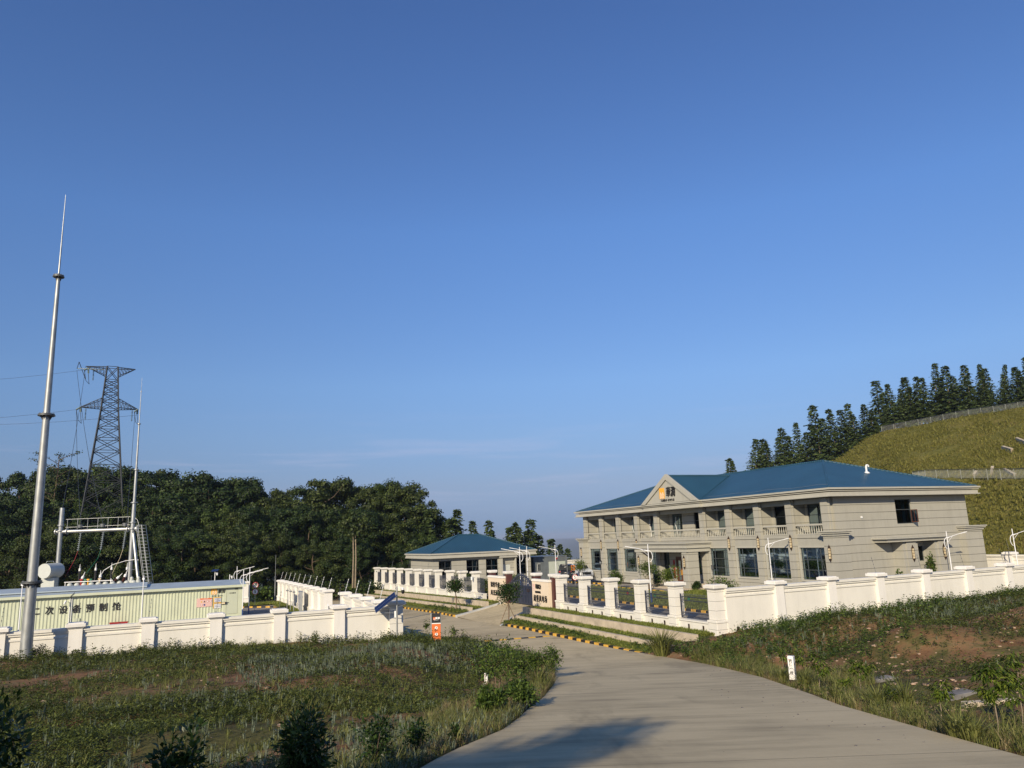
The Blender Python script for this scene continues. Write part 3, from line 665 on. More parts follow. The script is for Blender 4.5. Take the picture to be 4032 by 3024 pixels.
# windows
def window(parent, plane, y0, y1, z0, z1, cols, rows, x=0.0, curtain=(), side=False, depth=.12, name='window', fw=.055, backoff=.0):
    mb = MB(); P = (lambda x0, x1, a, b, c, d: (a, b, x0, x1, c, d)) if side else (lambda x0, x1, a, b, c, d: (x0, x1, a, b, c, d))
    f = lambda *q: mb.box(*P(*q))
    f(x+depth, x+depth+.07, y0, y0+fw, z0, z1); f(x+depth, x+depth+.07, y1-fw, y1, z0, z1); f(x+depth, x+depth+.07, y0+fw, y1-fw, z0, z0+fw); f(x+depth, x+depth+.07, y0+fw, y1-fw, z1-fw, z1)
    for c in cols: yy = y0+(y1-y0)*c; f(x+depth+.005, x+depth+.065, yy-fw*.45, yy+fw*.45, z0+fw, z1-fw)
    for r in rows: zz_ = z0+(z1-z0)*r; f(x+depth+.008, x+depth+.062, y0+fw, y1-fw, zz_-fw*.45, zz_+fw*.45)
    wf = mb.build(name, M_frame, parent)
    g_ = MB(); xx = x+depth+.035
    if side: g_.quad((y0+fw,xx,z0+fw), (y1-fw,xx,z0+fw), (y1-fw,xx,z1-fw), (y0+fw,xx,z1-fw))
    else: g_.quad((xx,y0+fw,z0+fw), (xx,y1-fw,z0+fw), (xx,y1-fw,z1-fw), (xx,y0+fw,z1-fw))
    g_.build('pane', M_glass, wf)
    for (ca, cb) in curtain:
        c_ = MB(); n_ = 8; ya = y0+(y1-y0)*ca; yb = y0+(y1-y0)*cb
        for k in range(n_):
            a = ya+(yb-ya)*k/n_; b = ya+(yb-ya)*(k+1)/n_; xa = x+depth+.16+.04*(k % 2); xb = x+depth+.16+.04*((k+1) % 2)
            if side: c_.quad((a,xa,z0+.05), (b,xb,z0+.05), (b,xb,z1), (a,xa,z1))
            else: c_.quad((xa,a,z0+.05), (xb,b,z0+.05), (xb,b,z1), (xa,a,z1))
        c_.build('curtain', M_curt, wf)
    return wf
for i, (ya, yb, za, zb) in enumerate(opG):
    if abs(ya-19.35) < .01: continue
    big = yb-ya > 2
    window(bld, 'x', ya, yb, za, zb, (.22, .78) if big else (.5,), (.30, .62) if big else (.45,), 0.0, [(.88, .97)] if i > 5 else [])
for i, (ya, yb, za, zb) in enumerate(opL):
    window(bld, 'x', ya, yb, za, zb, (.5,), (.62,), 1.3, [], depth=.10)
window(bld, 'y', 7.8, 9.6, 2.3, 3.5, (.5,), (), 0.0, [], side=True)
window(bld, 'y', 7.0, 8.85, 5.33, 7.3, (), (.58,), 0.0, [(.55,.75)], side=True)
mb = MB()   # open casement hinged on the right of the side window, opening outward
mb.box(8.66, 8.71, -.62, -.03, 5.42, 5.48); mb.box(8.66, 8.71, -.62, -.03, 6.38, 6.44); mb.box(8.66, 8.71, -.62, -.57, 5.48, 6.38); mb.box(8.66, 8.71, -.08, -.03, 5.48, 6.38); mb.box(8.67, 8.70, -.35, -.31, 5.48, 6.38)
cs = mb.build('open_casement', M_wood, bld); g_ = MB(); g_.quad((8.685,-.57,5.48), (8.685,-.08,5.48), (8.685,-.08,6.38), (8.685,-.57,6.38)); g_.build('pane', M_glass, cs)
# window surrounds on the ground floor
for i, (ya, yb, za, zb) in enumerate(opG):
    if yb-ya < 2: continue
    mb = MB(); mb.box(-.045, -.001, ya-.14, ya, za-.14, zb+.14); mb.box(-.045, -.001, yb, yb+.14, za-.14, zb+.14); mb.box(-.045, -.001, ya, yb, zb, zb+.14); mb.box(-.07, -.001, ya, yb, za-.14, za)
    mb.build('window_surround', M_stonep, bld)
# front door under the porch
mb = MB(); mb.box(.08, .2, 19.35, 21.05, .1, .2); mb.box(.06, .2, 19.35, 19.5, .2, 2.9); mb.box(.06, .2, 20.9, 21.05, .2, 2.9); mb.box(.06, .2, 19.5, 20.9, 2.72, 2.9); mb.box(.07, .19, 20.16, 20.24, .2, 2.72)
for (a, b) in ((19.5, 20.16), (20.24, 20.9)): mb.box(.09, .15, a, a+.12, .2, 2.72); mb.box(.09, .15, b-.12, b, .2, 2.72); mb.box(.09, .15, a+.12, b-.12, .2, .6); mb.box(.09, .15, a+.12, b-.12, 2.5, 2.72)
dr_ = mb.build('door', M_wood, bld)
g_ = MB(); g_.quad((.12,19.6,.6), (.12,20.8,.6), (.12,20.8,2.5), (.12,19.6,2.5)); g_.build('pane', M_glass, dr_)
mb = MB(); mb.cyl((.03,20.1,1.1), (.03,20.1,1.6), .02, .02, 6); mb.cyl((.03,20.3,1.1), (.03,20.3,1.6), .02, .02, 6); mb.build('handle', M_gold, dr_)
# red couplets and the small plaque beside the door
for (y, s_) in ((19.05, '风调雨顺平安年'), (21.35, '国泰民安幸福春')):
    mb = MB(); mb.box(-.015, -.002, y-.15, y+.15, .75, 2.55); q = mb.build('door_banner', M_redp, bld)
    text_obj('\n'.join(s_), .2, M_blackt, q, ((-.017, y, 1.65), (0,-1,0), (0,0,1)), 'writing', depth=.001, sy=1.0)
mb = MB(); mb.box(-.04, -.002, 15.9-.85, 15.9-.35, 1.75, 2.15); mb.build('name_plate', M_steeld, bld)
# porch
mb = MB(); px = -2.9; y0, y1 = 15.1, 24.7
mb.box(px+.25, -.0, y0+.25, y1-.25, 3.45, 3.8)
mb.box(px+.10, -.0, y0+.10, y1-.10, 3.8, 4.08); mb.box(px+.2, 0, y0+.2, y1-.2, 4.08, 4.11); mb.box(px+.03, 0, y0+.03, y1-.03, 4.11, 4.2); mb.box(px+.15, 0, y0+.15, y1-.15, 4.2, 4.23); mb.box(px-.08, -.0, y0-.08, y1+.08, 4.23, 4.36)
mb.build('porch_roof', M_stonep, bld)
for yy in (y0+.35, y1-.35-1.05):
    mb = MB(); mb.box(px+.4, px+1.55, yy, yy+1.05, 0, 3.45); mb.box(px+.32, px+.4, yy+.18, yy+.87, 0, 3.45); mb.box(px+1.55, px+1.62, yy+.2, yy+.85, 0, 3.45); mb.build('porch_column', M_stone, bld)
mb = MB(); mb.box(px+.2, 0, y0+.3, y1-.3, .0, .12); mb.box(px-.15, px+.2, y0+1.8, y1-1.8, 0, .06); mb.build('porch_step', M_conc, bld)
mb = MB(); mb.box(px+.6, -.6, y1-.5, y1+1.0, 0, .62); mb.box(-2.6, -.4, y0-.9, y0-.1, 0, .55); mb.build('porch_ramp_wall', M_conc, bld) if False else None
mb = MB(); mb.box(px+.6, -.6, y1-.5, y1+1.0, 0, .62); mb.build('porch_ramp_wall', M_conc, bld); mb = MB(); mb.box(-2.6, -.4, y0-.9, y0-.1, 0, .55); mb.build('porch_ramp_wall', M_conc, bld)
# side porch
mb = MB(); mb.box(4.1, 11.25, -1.3, 0, 3.94, 4.06); mb.box(4.2, 11.15, -1.22, 0, 4.06, 4.09); mb.box(4.0, 11.35, -1.38, 0, 4.09, 4.15); mb.box(4.1, 11.25, -1.3, 0, 4.15, 4.18); mb.box(3.85, 11.5, -1.5, 0, 4.18, 4.28); mb.build('side_porch_roof', M_stonep, bld)
for (a, b) in ((6.05, 7.71), (9.68, 11.1)):
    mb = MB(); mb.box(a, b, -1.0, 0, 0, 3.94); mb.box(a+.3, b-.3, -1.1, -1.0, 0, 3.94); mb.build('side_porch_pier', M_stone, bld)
# eaves
mb = MB(); CY = 19.9
def slab(off, z0, z1, jog=.32):
    mb.box(-off, DB+off, -off, LB+off, z0, z1); mb.box(-off-jog, -off, CY-4.95+(.86-off), CY+4.95-(.86-off), z0, z1)
slab(.86, 7.60, 7.68); slab(.74, 7.68, 7.93); slab(.42, 7.93, 8.0); slab(.82, 8.0, 8.06); slab(.48, 8.06, 8.13); slab(.92, 8.13, 8.27)
mb.build('cornice', M_stonep, bld)
# roof
mb = MB(); o_ = .72; x0, x1, y0, y1 = -o_, DB+o_, -o_, LB+o_; zr0 = 8.272; hr = 3.03; hw_ = (x1-x0)/2; xm = (x0+x1)/2
A_, B_, C_, D_ = (x0,y0,zr0), (x1,y0,zr0), (x1,y1,zr0), (x0,y1,zr0); E_, F_ = (xm,y0+hw_,zr0+hr), (xm,y1-hw_,zr0+hr)
mb.add([A_,D_,F_,E_], [(0,1,2,3)], 0); mb.add([B_,E_,F_,C_], [(0,1,2,3)], 0); mb.add([A_,E_,B_], [(0,1,2)], 1); mb.add([D_,C_,F_], [(0,1,2)], 1)
rf = mb.build('roof', [M_roofy, M_roofx], bld)
mb = MB()
for p, q in ((A_,E_),(B_,E_),(C_,F_),(D_,F_),(E_,F_)):
    P, Q2 = Vector(p), Vector(q); n_ = int((Q2-P).length/.33)
    for k in range(n_): mb.cyl(P.lerp(Q2, k/n_), P.lerp(Q2, (k+.93)/n_), .085, .10, 6)
mb.build('ridge_cap', M_roofy, rf)
mb = MB(); ph = 2.85; hwp = 4.65; sl_ = hr/hw_; xe = x0+ph/sl_                     # gable roof behind the pediment
Pk = (-1.18, CY, zr0+ph-.12); L_ = (-1.18, CY+hwp-.15, zr0+.02); R_ = (-1.18, CY-hwp+.15, zr0+.02)
mb.add([Pk, L_, (x0, CY+hwp-.15, zr0+.02), (xe-.35, CY, zr0+ph-.12)], [(0,1,2,3)], 0); mb.add([Pk, (xe-.35, CY, zr0+ph-.12), (x0, CY-hwp+.15, zr0+.02), R_], [(0,1,2,3)], 0)
mb.build('gable_roof', [M_roofx], rf)
mb = MB(); n_ = 26
for k in range(n_): mb.cyl((-1.1+(xe+.75)*k/n_, CY, zr0+ph-.1), (-1.1+(xe+.75)*(k+.93)/n_, CY, zr0+ph-.1), .08, .095, 6)
for sg in (1, -1):
    for k in range(24):
        a = Vector((x0+.1, CY+sg*(hwp-.2), zr0+.05)); b = Vector((xe-.4, CY, zr0+ph-.1)); mb.cyl(a.lerp(b, k/24), a.lerp(b, (k+.93)/24), .03, .035, 5)
mb.build('ridge_cap', M_roofx, rf)
# pediment
mb = MB(); mb.prism([(CY-4.1, 8.30), (CY+4.1, 8.30), (CY, 8.27+2.55)], -1.16, -1.10, 'x')
pd = mb.build('pediment', M_stonep, bld)
mb = MB(); T_ = .34
for sg in (1, -1):
    a = Vector((0, CY+sg*4.85, 8.275)); b = Vector((0, CY, 8.27+ph+.05)); a2 = Vector((0, CY+sg*(4.85-.85), 8.275)); b2 = Vector((0, CY, 8.27+ph-.52))
    vs = [(-1.32,*a.yz), (-1.32,*b.yz), (-1.32,*b2.yz), (-1.32,*a2.yz), (-1.02,*a.yz), (-1.02,*b.yz), (-1.02,*b2.yz), (-1.02,*a2.yz)]
    mb.add(vs, [(0,1,2,3),(7,6,5,4),(0,4,5,1),(3,2,6,7),(0,3,7,4)])
mb.build('frame', M_stonep, pd)
def emblem(parent, o, r, u, w_, h_, mat=None, t=.02, cm=None, name='emblem'):
    """upright orange plate with two rows of pale peaked figures"""
    o = Vector(o); r = Vector(r).normalized(); u = Vector(u).normalized(); n = r.cross(u)
    P = lambda x, y, z: tuple(o+r*x+u*y+n*z)
    m1 = MB(); vs = [P(x, y, z) for z in (0, t) for x, y in ((-w_/2,-h_/2),(w_/2,-h_/2),(w_/2,h_/2),(-w_/2,h_/2))]
    m1.add(vs, [(0,3,2,1),(4,5,6,7),(0,1,5,4),(1,2,6,5),(2,3,7,6),(3,0,4,7)]); e = m1.build(name, mat or M_gold, parent)
    m2 = MB(); s_ = w_*.40
    for row in (0, 1):
        for c in (0, 1):
            cx_ = (-.20+.42*c)*w_+.03*w_; by = -h_/2+.02*h_+row*h_*.29
            for (x0_, x1_, xa, xb) in ((-.5, -.28, -.08, .08), (.28, .5, -.08, .08)):
                q = [(cx_+x0_*s_, by), (cx_+x1_*s_, by), (cx_+xb*s_, by+h_*.31), (cx_+xa*s_, by+h_*.31)]
                m2.add([P(x, y, t+.004) for x, y in q], [(0,1,2,3)])
            q = [(cx_-.14*s_, by+.09*h_), (cx_+.14*s_, by+.09*h_), (cx_+.14*s_, by+.05*h_), (cx_-.14*s_, by+.05*h_)]
    m2.build('figures', cm or M_whitep, e); return e
emblem(pd, (-1.17, CY+.95, 9.27), (0,-1,0), (0,0,1), .86, 1.08, t=.05)
text_obj('華潤', .95, M_blackt, pd, ((-1.165, CY-.55, 9.28), (0,-1,0), (0,0,1)), bold=.012, depth=.03, sx=.85, sy=1.12, shear=.12, spacing=1.0)
text_obj('与您携手 改变生活', .27, M_blackt, pd, ((-1.165, CY+.05, 8.52), (0,-1,0), (0,0,1)), depth=.02, spacing=1.1)
# wall lamps
def wall_lamp(x, y, z, nx, ny):
    P = lambda a, b, c: (x+nx*a-ny*b, y+ny*a+nx*b, z+c) if True else None
    mb = MB(); h = 1.0
    mb.add([P(0,-.09,-.42), P(0,.09,-.42), P(.13,.09,-.42), P(.13,-.09,-.42), P(.06,0,-.68)], [(0,1,2,3),(0,4,1),(1,4,2),(2,4,3),(3,4,0)])
    mb.add([P(0,-.09,.40), P(0,.09,.40), P(.13,.09,.40), P(.13,-.09,.40), P(.06,0,.68)], [(3,2,1,0),(0,1,4),(1,2,4),(2,3,4),(3,0,4)])
    def bx(a0, a1, b0, b1, c0, c1):
        vs = [P(a,b,c) for c in (c0, c1) for a, b in ((a0,b0),(a1,b0),(a1,b1),(a0,b1))]
        mb.add(vs, [(0,3,2,1),(4,5,6,7),(0,1,5,4),(1,2,6,5),(2,3,7,6),(3,0,4,7)])
    bx(0, .02, -.1, .1, -.42, .40)
    for b_ in (-.09, .07): bx(.115, .13, b_, b_+.02, -.42, .40); bx(.02, .035, b_, b_+.02, -.42, .4)
    for c_ in (-.43, -.22, .0, .2, .385): bx(.02, .14, -.092, .092, c_, c_+.022)
    l = mb.build('wall_lamp', M_bronze, bld); mb = MB(); bx(.025, .11, -.068, .068, -.40, .385); mb.build('lamp_glass', M_warm, l)
for i, c in enumerate(CC):
    if i in (0, 9) or i in (4, 5): continue
    wall_lamp(-.25, c, 4.15, -1, 0)
wall_lamp(-.61, 0.0, 3.3, -1, 0); wall_lamp(-.61, LB, 3.3, -1, 0); wall_lamp(px+.31, 15.1+.35+.52, 2.5, -1, 0); wall_lamp(px+.31, 24.7-.35-.53, 2.5, -1, 0)
wall_lamp(6.9, -1.11, 3.0, 0, -1); wall_lamp(10.5, -1.11, 3.0, 0, -1)
# roof vent pipe, wall outlet, cables
mb = MB(); vx, vy = 8.4, 3.6; vz = zr0+(vy+.72)*sl_
mb.cyl((vx,vy,vz-.2), (vx,vy,vz+.5), .085, .085, 10)
pts = [(vx+.15-.15*cos(t_), vy, vz+.5+.15*sin(t_)) for t_ in np.linspace(0, pi*.95, 7)]; mb.tube(pts, .085, 10); mb.lathe([(.28,-.08),(.2,.04),(.09,.1)], (vx,vy,vz), 10)
mb.build('vent_pipe', M_pvc, bld)
mb = MB(); mb.cyl((3.1,-.06,5.95), (3.1,.02,5.95), .09, .09, 10); mb.build('wall_outlet', M_pvc, bld)
mb = MB(); r_ = np.random.default_rng(3); pp = [(x0+.55+.12*sin(k*.9), y0+.6+k*1.35, zr0+.55*sl_+.10+.05*sin(k*1.7)) for k in range(31) if not 14.8 < y0+.6+k*1.35 < 25.0]
for a, b in zip(pp[:-1], pp[1:]):
    if b[1]-a[1] < 2: mb.cyl(a, b, .011, .011, 4)
mb.build('eaves_cable', M_steel, bld)
for yy in (30.6, 27.0, 22.2): mb = MB(); mb.tube([(1.26, yy, 6.9), (1.25, yy+.15, 6.2), (1.26, yy-.05, 5.5), (1.26, yy, 4.8)], .03, 5); mb.build('drain_hose', M_pvc, bld)

# ------------------------------------------------------------ guard house
gh = thing('guard_house', 'single-storey grey guard house with blue hipped roof behind the left fence', 'building', W(29.15, 92.15, -.35), TH)
GL, GD = 13.3, 10.1; z_e = 3.55
gw = [(.7, 2.4, 1.1, 3.2), (4.35, 6.05, 1.1, 3.2), (7.0, 8.65, 1.1, 3.2), (11.05, 12.65, 1.1, 3.2)]
mb = MB(); side_row(mb, 0, .25, 0, GL, 0, z_e, gw+[(9.15, 10.35, .1, 2.45)])
mb.box(0, .25, .25, GD, 0, z_e); mb.box(GL-.25, GL, .25, GD, 0, z_e); mb.box(.25, GL-.25, GD-.25, GD, 0, z_e)
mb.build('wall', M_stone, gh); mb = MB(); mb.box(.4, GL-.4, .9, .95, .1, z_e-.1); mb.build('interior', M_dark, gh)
for i, (a, b, c, d) in enumerate(gw): window(gh, 'y', a, b, c, d, (.5,), (.6,), 0, [(.55,.8)], side=True)
mb = MB(); mb.box(8.85, 9.1, -.55, 0, 0, 3.3); mb.box(10.9, 11.0, -.55, 0, 0, 3.3); mb.box(8.7, 11.1, -.7, 0, 3.3, 3.5); mb.build('door_canopy', M_stonep, gh)
mb = MB(); mb.box(9.15, 10.35, .08, .16, .1, 2.45); d_ = mb.build('door', M_tank, gh); mb = MB(); mb.box(9.25, 9.3, .04, .08, 1.1, 1.3); mb.build('handle', M_steeld, d_)
mb = MB()
for off, za, zb in ((.62, z_e, z_e+.12), (.55, z_e+.12, z_e+.42), (.45, z_e+.42, z_e+.45), (.68, z_e+.45, z_e+.62)): mb.box(-off, GL+off, -off, GD+off, za, zb)
mb.build('cornice', M_stonep, gh)
mb = MB(); o_ = .55; x0, x1, y0, y1 = -o_, GL+o_, -o_, GD+o_; hw_ = (y1-y0)/2; ym = (y0+y1)/2; zz_ = z_e+.622; hr2 = 2.2
A_, B_, C_, D_ = (x0,y0,zz_), (x1,y0,zz_), (x1,y1,zz_), (x0,y1,zz_); E_, F_ = (x0+hw_,ym,zz_+hr2), (x1-hw_,ym,zz_+hr2)
mb.add([A_,B_,F_,E_], [(0,1,2,3)], 1); mb.add([D_,E_,F_,C_], [(0,1,2,3)], 1); mb.add([A_,E_,D_], [(0,1,2)], 0); mb.add([B_,C_,F_], [(0,1,2)], 0)
rf2 = mb.build('roof', [M_roofy, M_roofx], gh); mb = MB()
for p, q in ((A_,E_),(B_,F_),(C_,F_),(D_,E_),(E_,F_)):
    P, Q2 = Vector(p), Vector(q); n_ = int((Q2-P).length/.33)
    for k in range(n_): mb.cyl(P.lerp(Q2, k/n_), P.lerp(Q2, (k+.93)/n_), .08, .095, 6)
mb.build('ridge_cap', M_roofy, rf2)

# ------------------------------------------------------------ grey steel workshop with a roller door
ws = thing('workshop_container', 'dark grey corrugated steel workshop with a pale green roller door', 'workshop', W(43.4, 93.3, -.4), TH)
mb = MB(); mb.box(0, 4.9, 0, 6, 0, .1); mb.box(0, .1, 0, 6, .1, 3.1); mb.box(4.8, 4.9, 0, 6, .1, 3.1); mb.box(.1, 4.8, 5.9, 6, .1, 3.1)
mb.box(.1, 2.0, .0, .08, .1, 3.1); mb.box(2.0, 4.8, .0, .08, 2.5, 3.1)
for k in range(24): mb.box(.12+.2*k, .2+.2*k, -.04, 0, 2.52 if .12+.2*k > 1.95 else .12, 3.08)
mb.box(-.05, 4.95, -.05, 6.05, 3.1, 3.2); mb.box(2.0, 2.1, -.06, 0, .1, 2.5); mb.box(4.7, 4.95, -.08, 0, .1, 3.25)
mb.build('shell', M_grey, ws); mb = MB()
for k in range(24): mb.box(2.1, 4.7, .02, .06, .1+.1*k, .1+.1*k+.092)
mb.build('roller_door', M_roller, ws); mb = MB(); mb.box(.5, 1.0, -.02, .0, 1.3, 2.3); wn = mb.build('window', M_whitep, ws); mb = MB(); mb.box(.54, .74, -.03, -.02, 1.35, 2.25); mb.box(.77, .96, -.03, -.02, 1.35, 2.25); mb.build('pane', M_dark, wn)
mb = MB(); mb.box(3.2, 3.5, -.07, -.045, 2.75, 3.0); mb.build('alarm_box', M_red, ws)
# ------------------------------------------------------------ white walls and fences
def pillar_mb(h, w_=.62, base=.55, cap=True, ext=.0):
    mb = MB(); r = w_/2
    mb.bbox(-r-.06, r+.06, -r-.06, r+.06, -ext, base, 0, .015); mb.bbox(-r-.1, r+.1, -r-.1, r+.1, base, base+.12, 0, .02)
    mb.box(-r, r, -r, r, base+.12, h-.26)
    if cap: mb.bbox(-r-.07, r+.07, -r-.07, r+.07, h-.26, h-.2, 0, .01); mb.bbox(-r-.15, r+.15, -r-.15, r+.15, h-.2, h-.04, 0, .02); mb.bbox(-r-.06, r+.06, -r-.06, r+.06, h-.04, h, 0, .015)
    return mb
def shifted(mb, x, y, z): mb.xf(lambda a, b, c: (a+x, b+y, c+z)); return mb
def rods(parent, x, y, z, lean=(.0, .0), n=1, rt=.011, mat=None):
    mb = MB(); mb.cyl((x,y,z-.05), (x+lean[0], y+lean[1], z+.95), rt, rt*.8, 5)
    for k in (.35, .55, .75, .92): mb.cyl((x+lean[0]*k, y+lean[1]*k, z-.05+k-.03), (x+lean[0]*k, y+lean[1]*k, z-.05+k+.03), rt*2.2, rt*2.2, 6)
    return mb.build('wire_post', mat or M_steeld, parent)
def railing(parent, x, y0, y1, z0, z1, zd0=0, zd1=0):
    mb = MB(); n_ = int((y1-y0)/.115); L = y1-y0
    for k in range(n_+1):
        y = y0+L*k/n_; dz = zd0+(zd1-zd0)*k/n_
        mb.cyl((x,y,z0+dz), (x,y,z1+dz-.09), .016, .016, 4); mb.cyl((x,y,z1+dz-.09), (x,y,z1+dz), .024, .002, 4)
    for zz_ in (z0+.12, z0+.32, z1-.42, z1-.22): mb.cyl((x,y0,zz_+zd0), (x,y1,zz_+zd1), .026, .026, 4)
    for yy in (y0+.02, y1-.02): mb.box(x-.025, x+.025, yy-.025, yy+.025, z0+.02, z1-.05)
    return mb.build('railing', M_iron, parent)
# long fence right of the gate
FA = 27.6
fr = thing('boundary_fence', 'white pillared fence with dark iron railings in front of the two-storey building', 'fence', W(FA, 35.5, -.25), TH)
pb = [3.78*i for i in range(6)]
mb = MB(); mb.box(-.18, .18, .36, 18.5, -.5, .50); mb.box(-.24, .24, .36, 18.5, .50, .58); mb.box(-.22, .22, .36, 18.5, -.5, .05); mb.build('base_wall', M_white, fr)
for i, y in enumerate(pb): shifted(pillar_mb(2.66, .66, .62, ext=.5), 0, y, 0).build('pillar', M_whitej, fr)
for i in range(5):
    railing(fr, 0, pb[i]+.42, pb[i+1]-.42, .62, 2.05)
    for q in (1.05, 2.4):
        mb = MB(); mb.box(-.25, -.235, pb[i]+q-.06, pb[i]+q+.06, .08, .36); mb.build('drain_slot', M_bronze, fr)
for i, y in enumerate(pb): rods(fr, .1, y+.1, 2.66, (.10-.2*(i % 2), .35))
for y, m_ in ((2.6, M_green), (9.3, M_red), (16.0, M_red), (6.1, M_green)):
    mb = MB(); mb.disc((.06, y, 1.75), (-1,0,0), .11, 14, 0, .02); mb.build('tag', m_, fr)
# long fence left of the gate: eleven pillars
fl = thing('boundary_fence', 'white pillared fence with dark iron railings in front of the guard house', 'fence', W(0, 0, 0), 0)
nL = 11; bL = [72.5+3.54*i for i in range(nL)]; aL = [27.3-(1.45)*i/10 for i in range(nL)]; zL = [-.35-.022*i for i in range(nL)]
angL = atan2(*( (Vector(W(aL[-1],bL[-1]))-Vector(W(aL[0],bL[0]))).xy.normalized()*1.0)) if False else TH
for i in range(nL):
    mb = shifted(pillar_mb(2.62, .64, .62, ext=.6), 0, 0, 0)
    P = Vector(W(aL[i], bL[i], zL[i])); cs_, sn_ = cos(TH), sin(TH); mb.xf(lambda a, b, c: (P.x+a*cs_-b*sn_, P.y+a*sn_+b*cs_, P.z+c)); mb.build('pillar', M_white, fl)
def along(p0, p1, fn):
    """map x across, y along p0->p1, z up"""
    P, Q2 = Vector(p0), Vector(p1); d = (Q2-P); L = d.xy.length; e = Vector((d.x/L, d.y/L, 0)); nrm = Vector((e.y, -e.x, 0)); sl = d.z/L
    return lambda x, y, z: tuple(P+nrm*x+e*y+Vector((0,0,z+y*sl)))
P0 = W(aL[0], bL[0]-2.6, zL[0]); P1 = W(aL[-1], bL[-1], zL[-1])
mb = MB(); Lf = (Vector(P1)-Vector(P0)).xy.length; mb.box(-.18, .18, .2, Lf-.3, -.5, .50); mb.box(-.24, .24, .2, Lf-.3, .5, .58); mb.box(-.22, .22, .2, Lf-.3, -.5, .05); mb.xf(along(P0, P1, 0)); mb.build('base_wall', M_white, fl)
def rail_between(parent, p, q, g0, g1, z0, z1):
    mb = MB(); L = (Vector(q)-Vector(p)).xy.length; n_ = int((L-g0-g1)/.12)
    for k in range(n_+1):
        y = g0+(L-g0-g1)*k/n_; mb.cyl((0,y,z0), (0,y,z1-.09), .016, .016, 4); mb.cyl((0,y,z1-.09), (0,y,z1), .024, .002, 4)
    for zz_ in (z0+.12, z0+.32, z1-.42, z1-.22): mb.cyl((0,g0,zz_), (0,L-g1,zz_), .026, .026, 4)
    mb.xf(along(p, q, 0)); return mb.build('railing', M_iron, parent)
for i in range(nL-1): rail_between(fl, W(aL[i],bL[i],zL[i]), W(aL[i+1],bL[i+1],zL[i+1]), .4, .4, .62, 2.05)
rail_between(fl, P0, W(aL[0],bL[0],zL[0]), .25, .4, .62, 2.05)
for i in range(nL):
    P = W(aL[i], bL[i], zL[i]); 
    if i % 2 == 0: rods(fl, P[0], P[1], P[2]+2.62, (.15, .25))
    for q in (1.0, 2.3):
        if i < nL-1:
            mb = MB(); mb.box(.20, .215, q-.05, q+.05, .05, .38); mb.xf(along(W(aL[i],bL[i],zL[i]), W(aL[i+1],bL[i+1],zL[i+1]), 0)); mb.build('drain_slot', M_bronze, fl)
mb = MB(); Pc = Vector(W(aL[0], bL[0], zL[0]+1.9)); 
mb.cyl(Pc+Vector((.0,-.33,.15)), Pc+Vector((-.35,-.6,.2)), .03, .03, 6); mb.cyl(Pc+Vector((-.35,-.6,.22)), Pc+Vector((-.35,-.6,-.0)), .1, .1, 10); mb.lathe([(.1,0),(.11,-.08),(.07,-.15),(0,-.18)], tuple(Pc+Vector((-.35,-.6,0))), 10); mb.build('dome_camera', M_pvc, fl)
# ------------------------------------------------------------ solid white walls
def solid_wall(name_lbl, a0, b0, dirv, n, pitch, h, zf, posts=True, face=1, ends=True, group=None, plinth=.42, lean=(-.12,.1), last_big=False, skip=()):
    """dirv 'a' runs along a, 'b' runs along b; face: which side shows the mouldings"""
    t_ = thing('boundary_wall', name_lbl, 'wall', W(a0, b0, 0), TH, group)
    for i in range(n):
        s_ = i*pitch; z = zf(i); x, y = (s_, 0) if dirv == 'a' else (0, s_)
        mb = pillar_mb(h, .60, plinth, ext=.7) if not (last_big and i == n-1) else pillar_mb(h+.02, .78, plinth, ext=.7)
        shifted(mb, x, y, z).build('pillar', (M_whitej if last_big and i == n-1 else M_white2), t_)
        if posts: rods(t_, x, y, z+h, lean, 1, .012 if lean[0] > .25 else .009, M_pvc if lean[0] > .25 else None)
        if i < n-1 and i not in skip:
            z1 = zf(i+1); za = (z+z1)/2; mb = MB(); L0, L1 = s_+.28, s_+pitch-.28; hh = h-.36
            def bx(p0, p1, q0, q1, c0, c1):
                if dirv == 'a': mb.box(p0, p1, q0, q1, c0, c1)
                else: mb.box(q0, q1, p0, p1, c0, c1)
            bx(L0, L1, -.12, .12, za-.7, za+hh-.12); bx(L0, L1, -.2, .2, za-.7, za+plinth-.04); bx(L0, L1, -.24, .24, za+plinth-.04, za+plinth+.06)
            bx(L0, L1, -.17, .17, za+hh-.34, za+hh-.24); bx(L0, L1, -.20, .20, za+hh-.12, za+hh-.02); bx(L0, L1, -.26, .26, za+hh-.02, za+hh+.12)
            mb.build('wall_panel', M_white, t_)
    return t_
solid_wall('long plain white wall with capped pillars above the weedy bank, right of the fence', FA+4.05, 35.2, 'a', 10, 4.0, 2.66, lambda i: -.25+.01*i)
tp = thing('boundary_wall', 'first plain white wall panel between the corner pillar and the next pillar', 'wall', W(FA, 35.2, -.25), TH)
mb = MB(); hh = 2.3; mb.box(.33, 3.75, -.12, .12, -.7, hh-.12); mb.box(.33, 3.75, -.17, .17, hh-.34, hh-.24); mb.box(.33, 3.75, -.20, .20, hh-.12, hh-.02); mb.box(.33, 3.75, -.26, .26, hh-.02, hh+.12); mb.build('wall_panel', M_white, tp)
mb = MB(); mb.box(.9, 1.1, -.13, -.121, .12, .34); mb.build('drain_slot', M_bronze, tp)
solid_wall('white wall with capped pillars in front of the long pale green cabin', 11.8-3.25*8, 44.9, 'a', 9, 3.25, 2.46, lambda i: -.45+.004*(8-i), lean=(.08,.0), last_big=True)
solid_wall('short white wall running back beside the concrete road from the corner by the solar panel', 11.8, 44.9+3.65, 'b', 4, 3.65, 2.42, lambda i: -.53-.018*i, lean=(.3,.1))
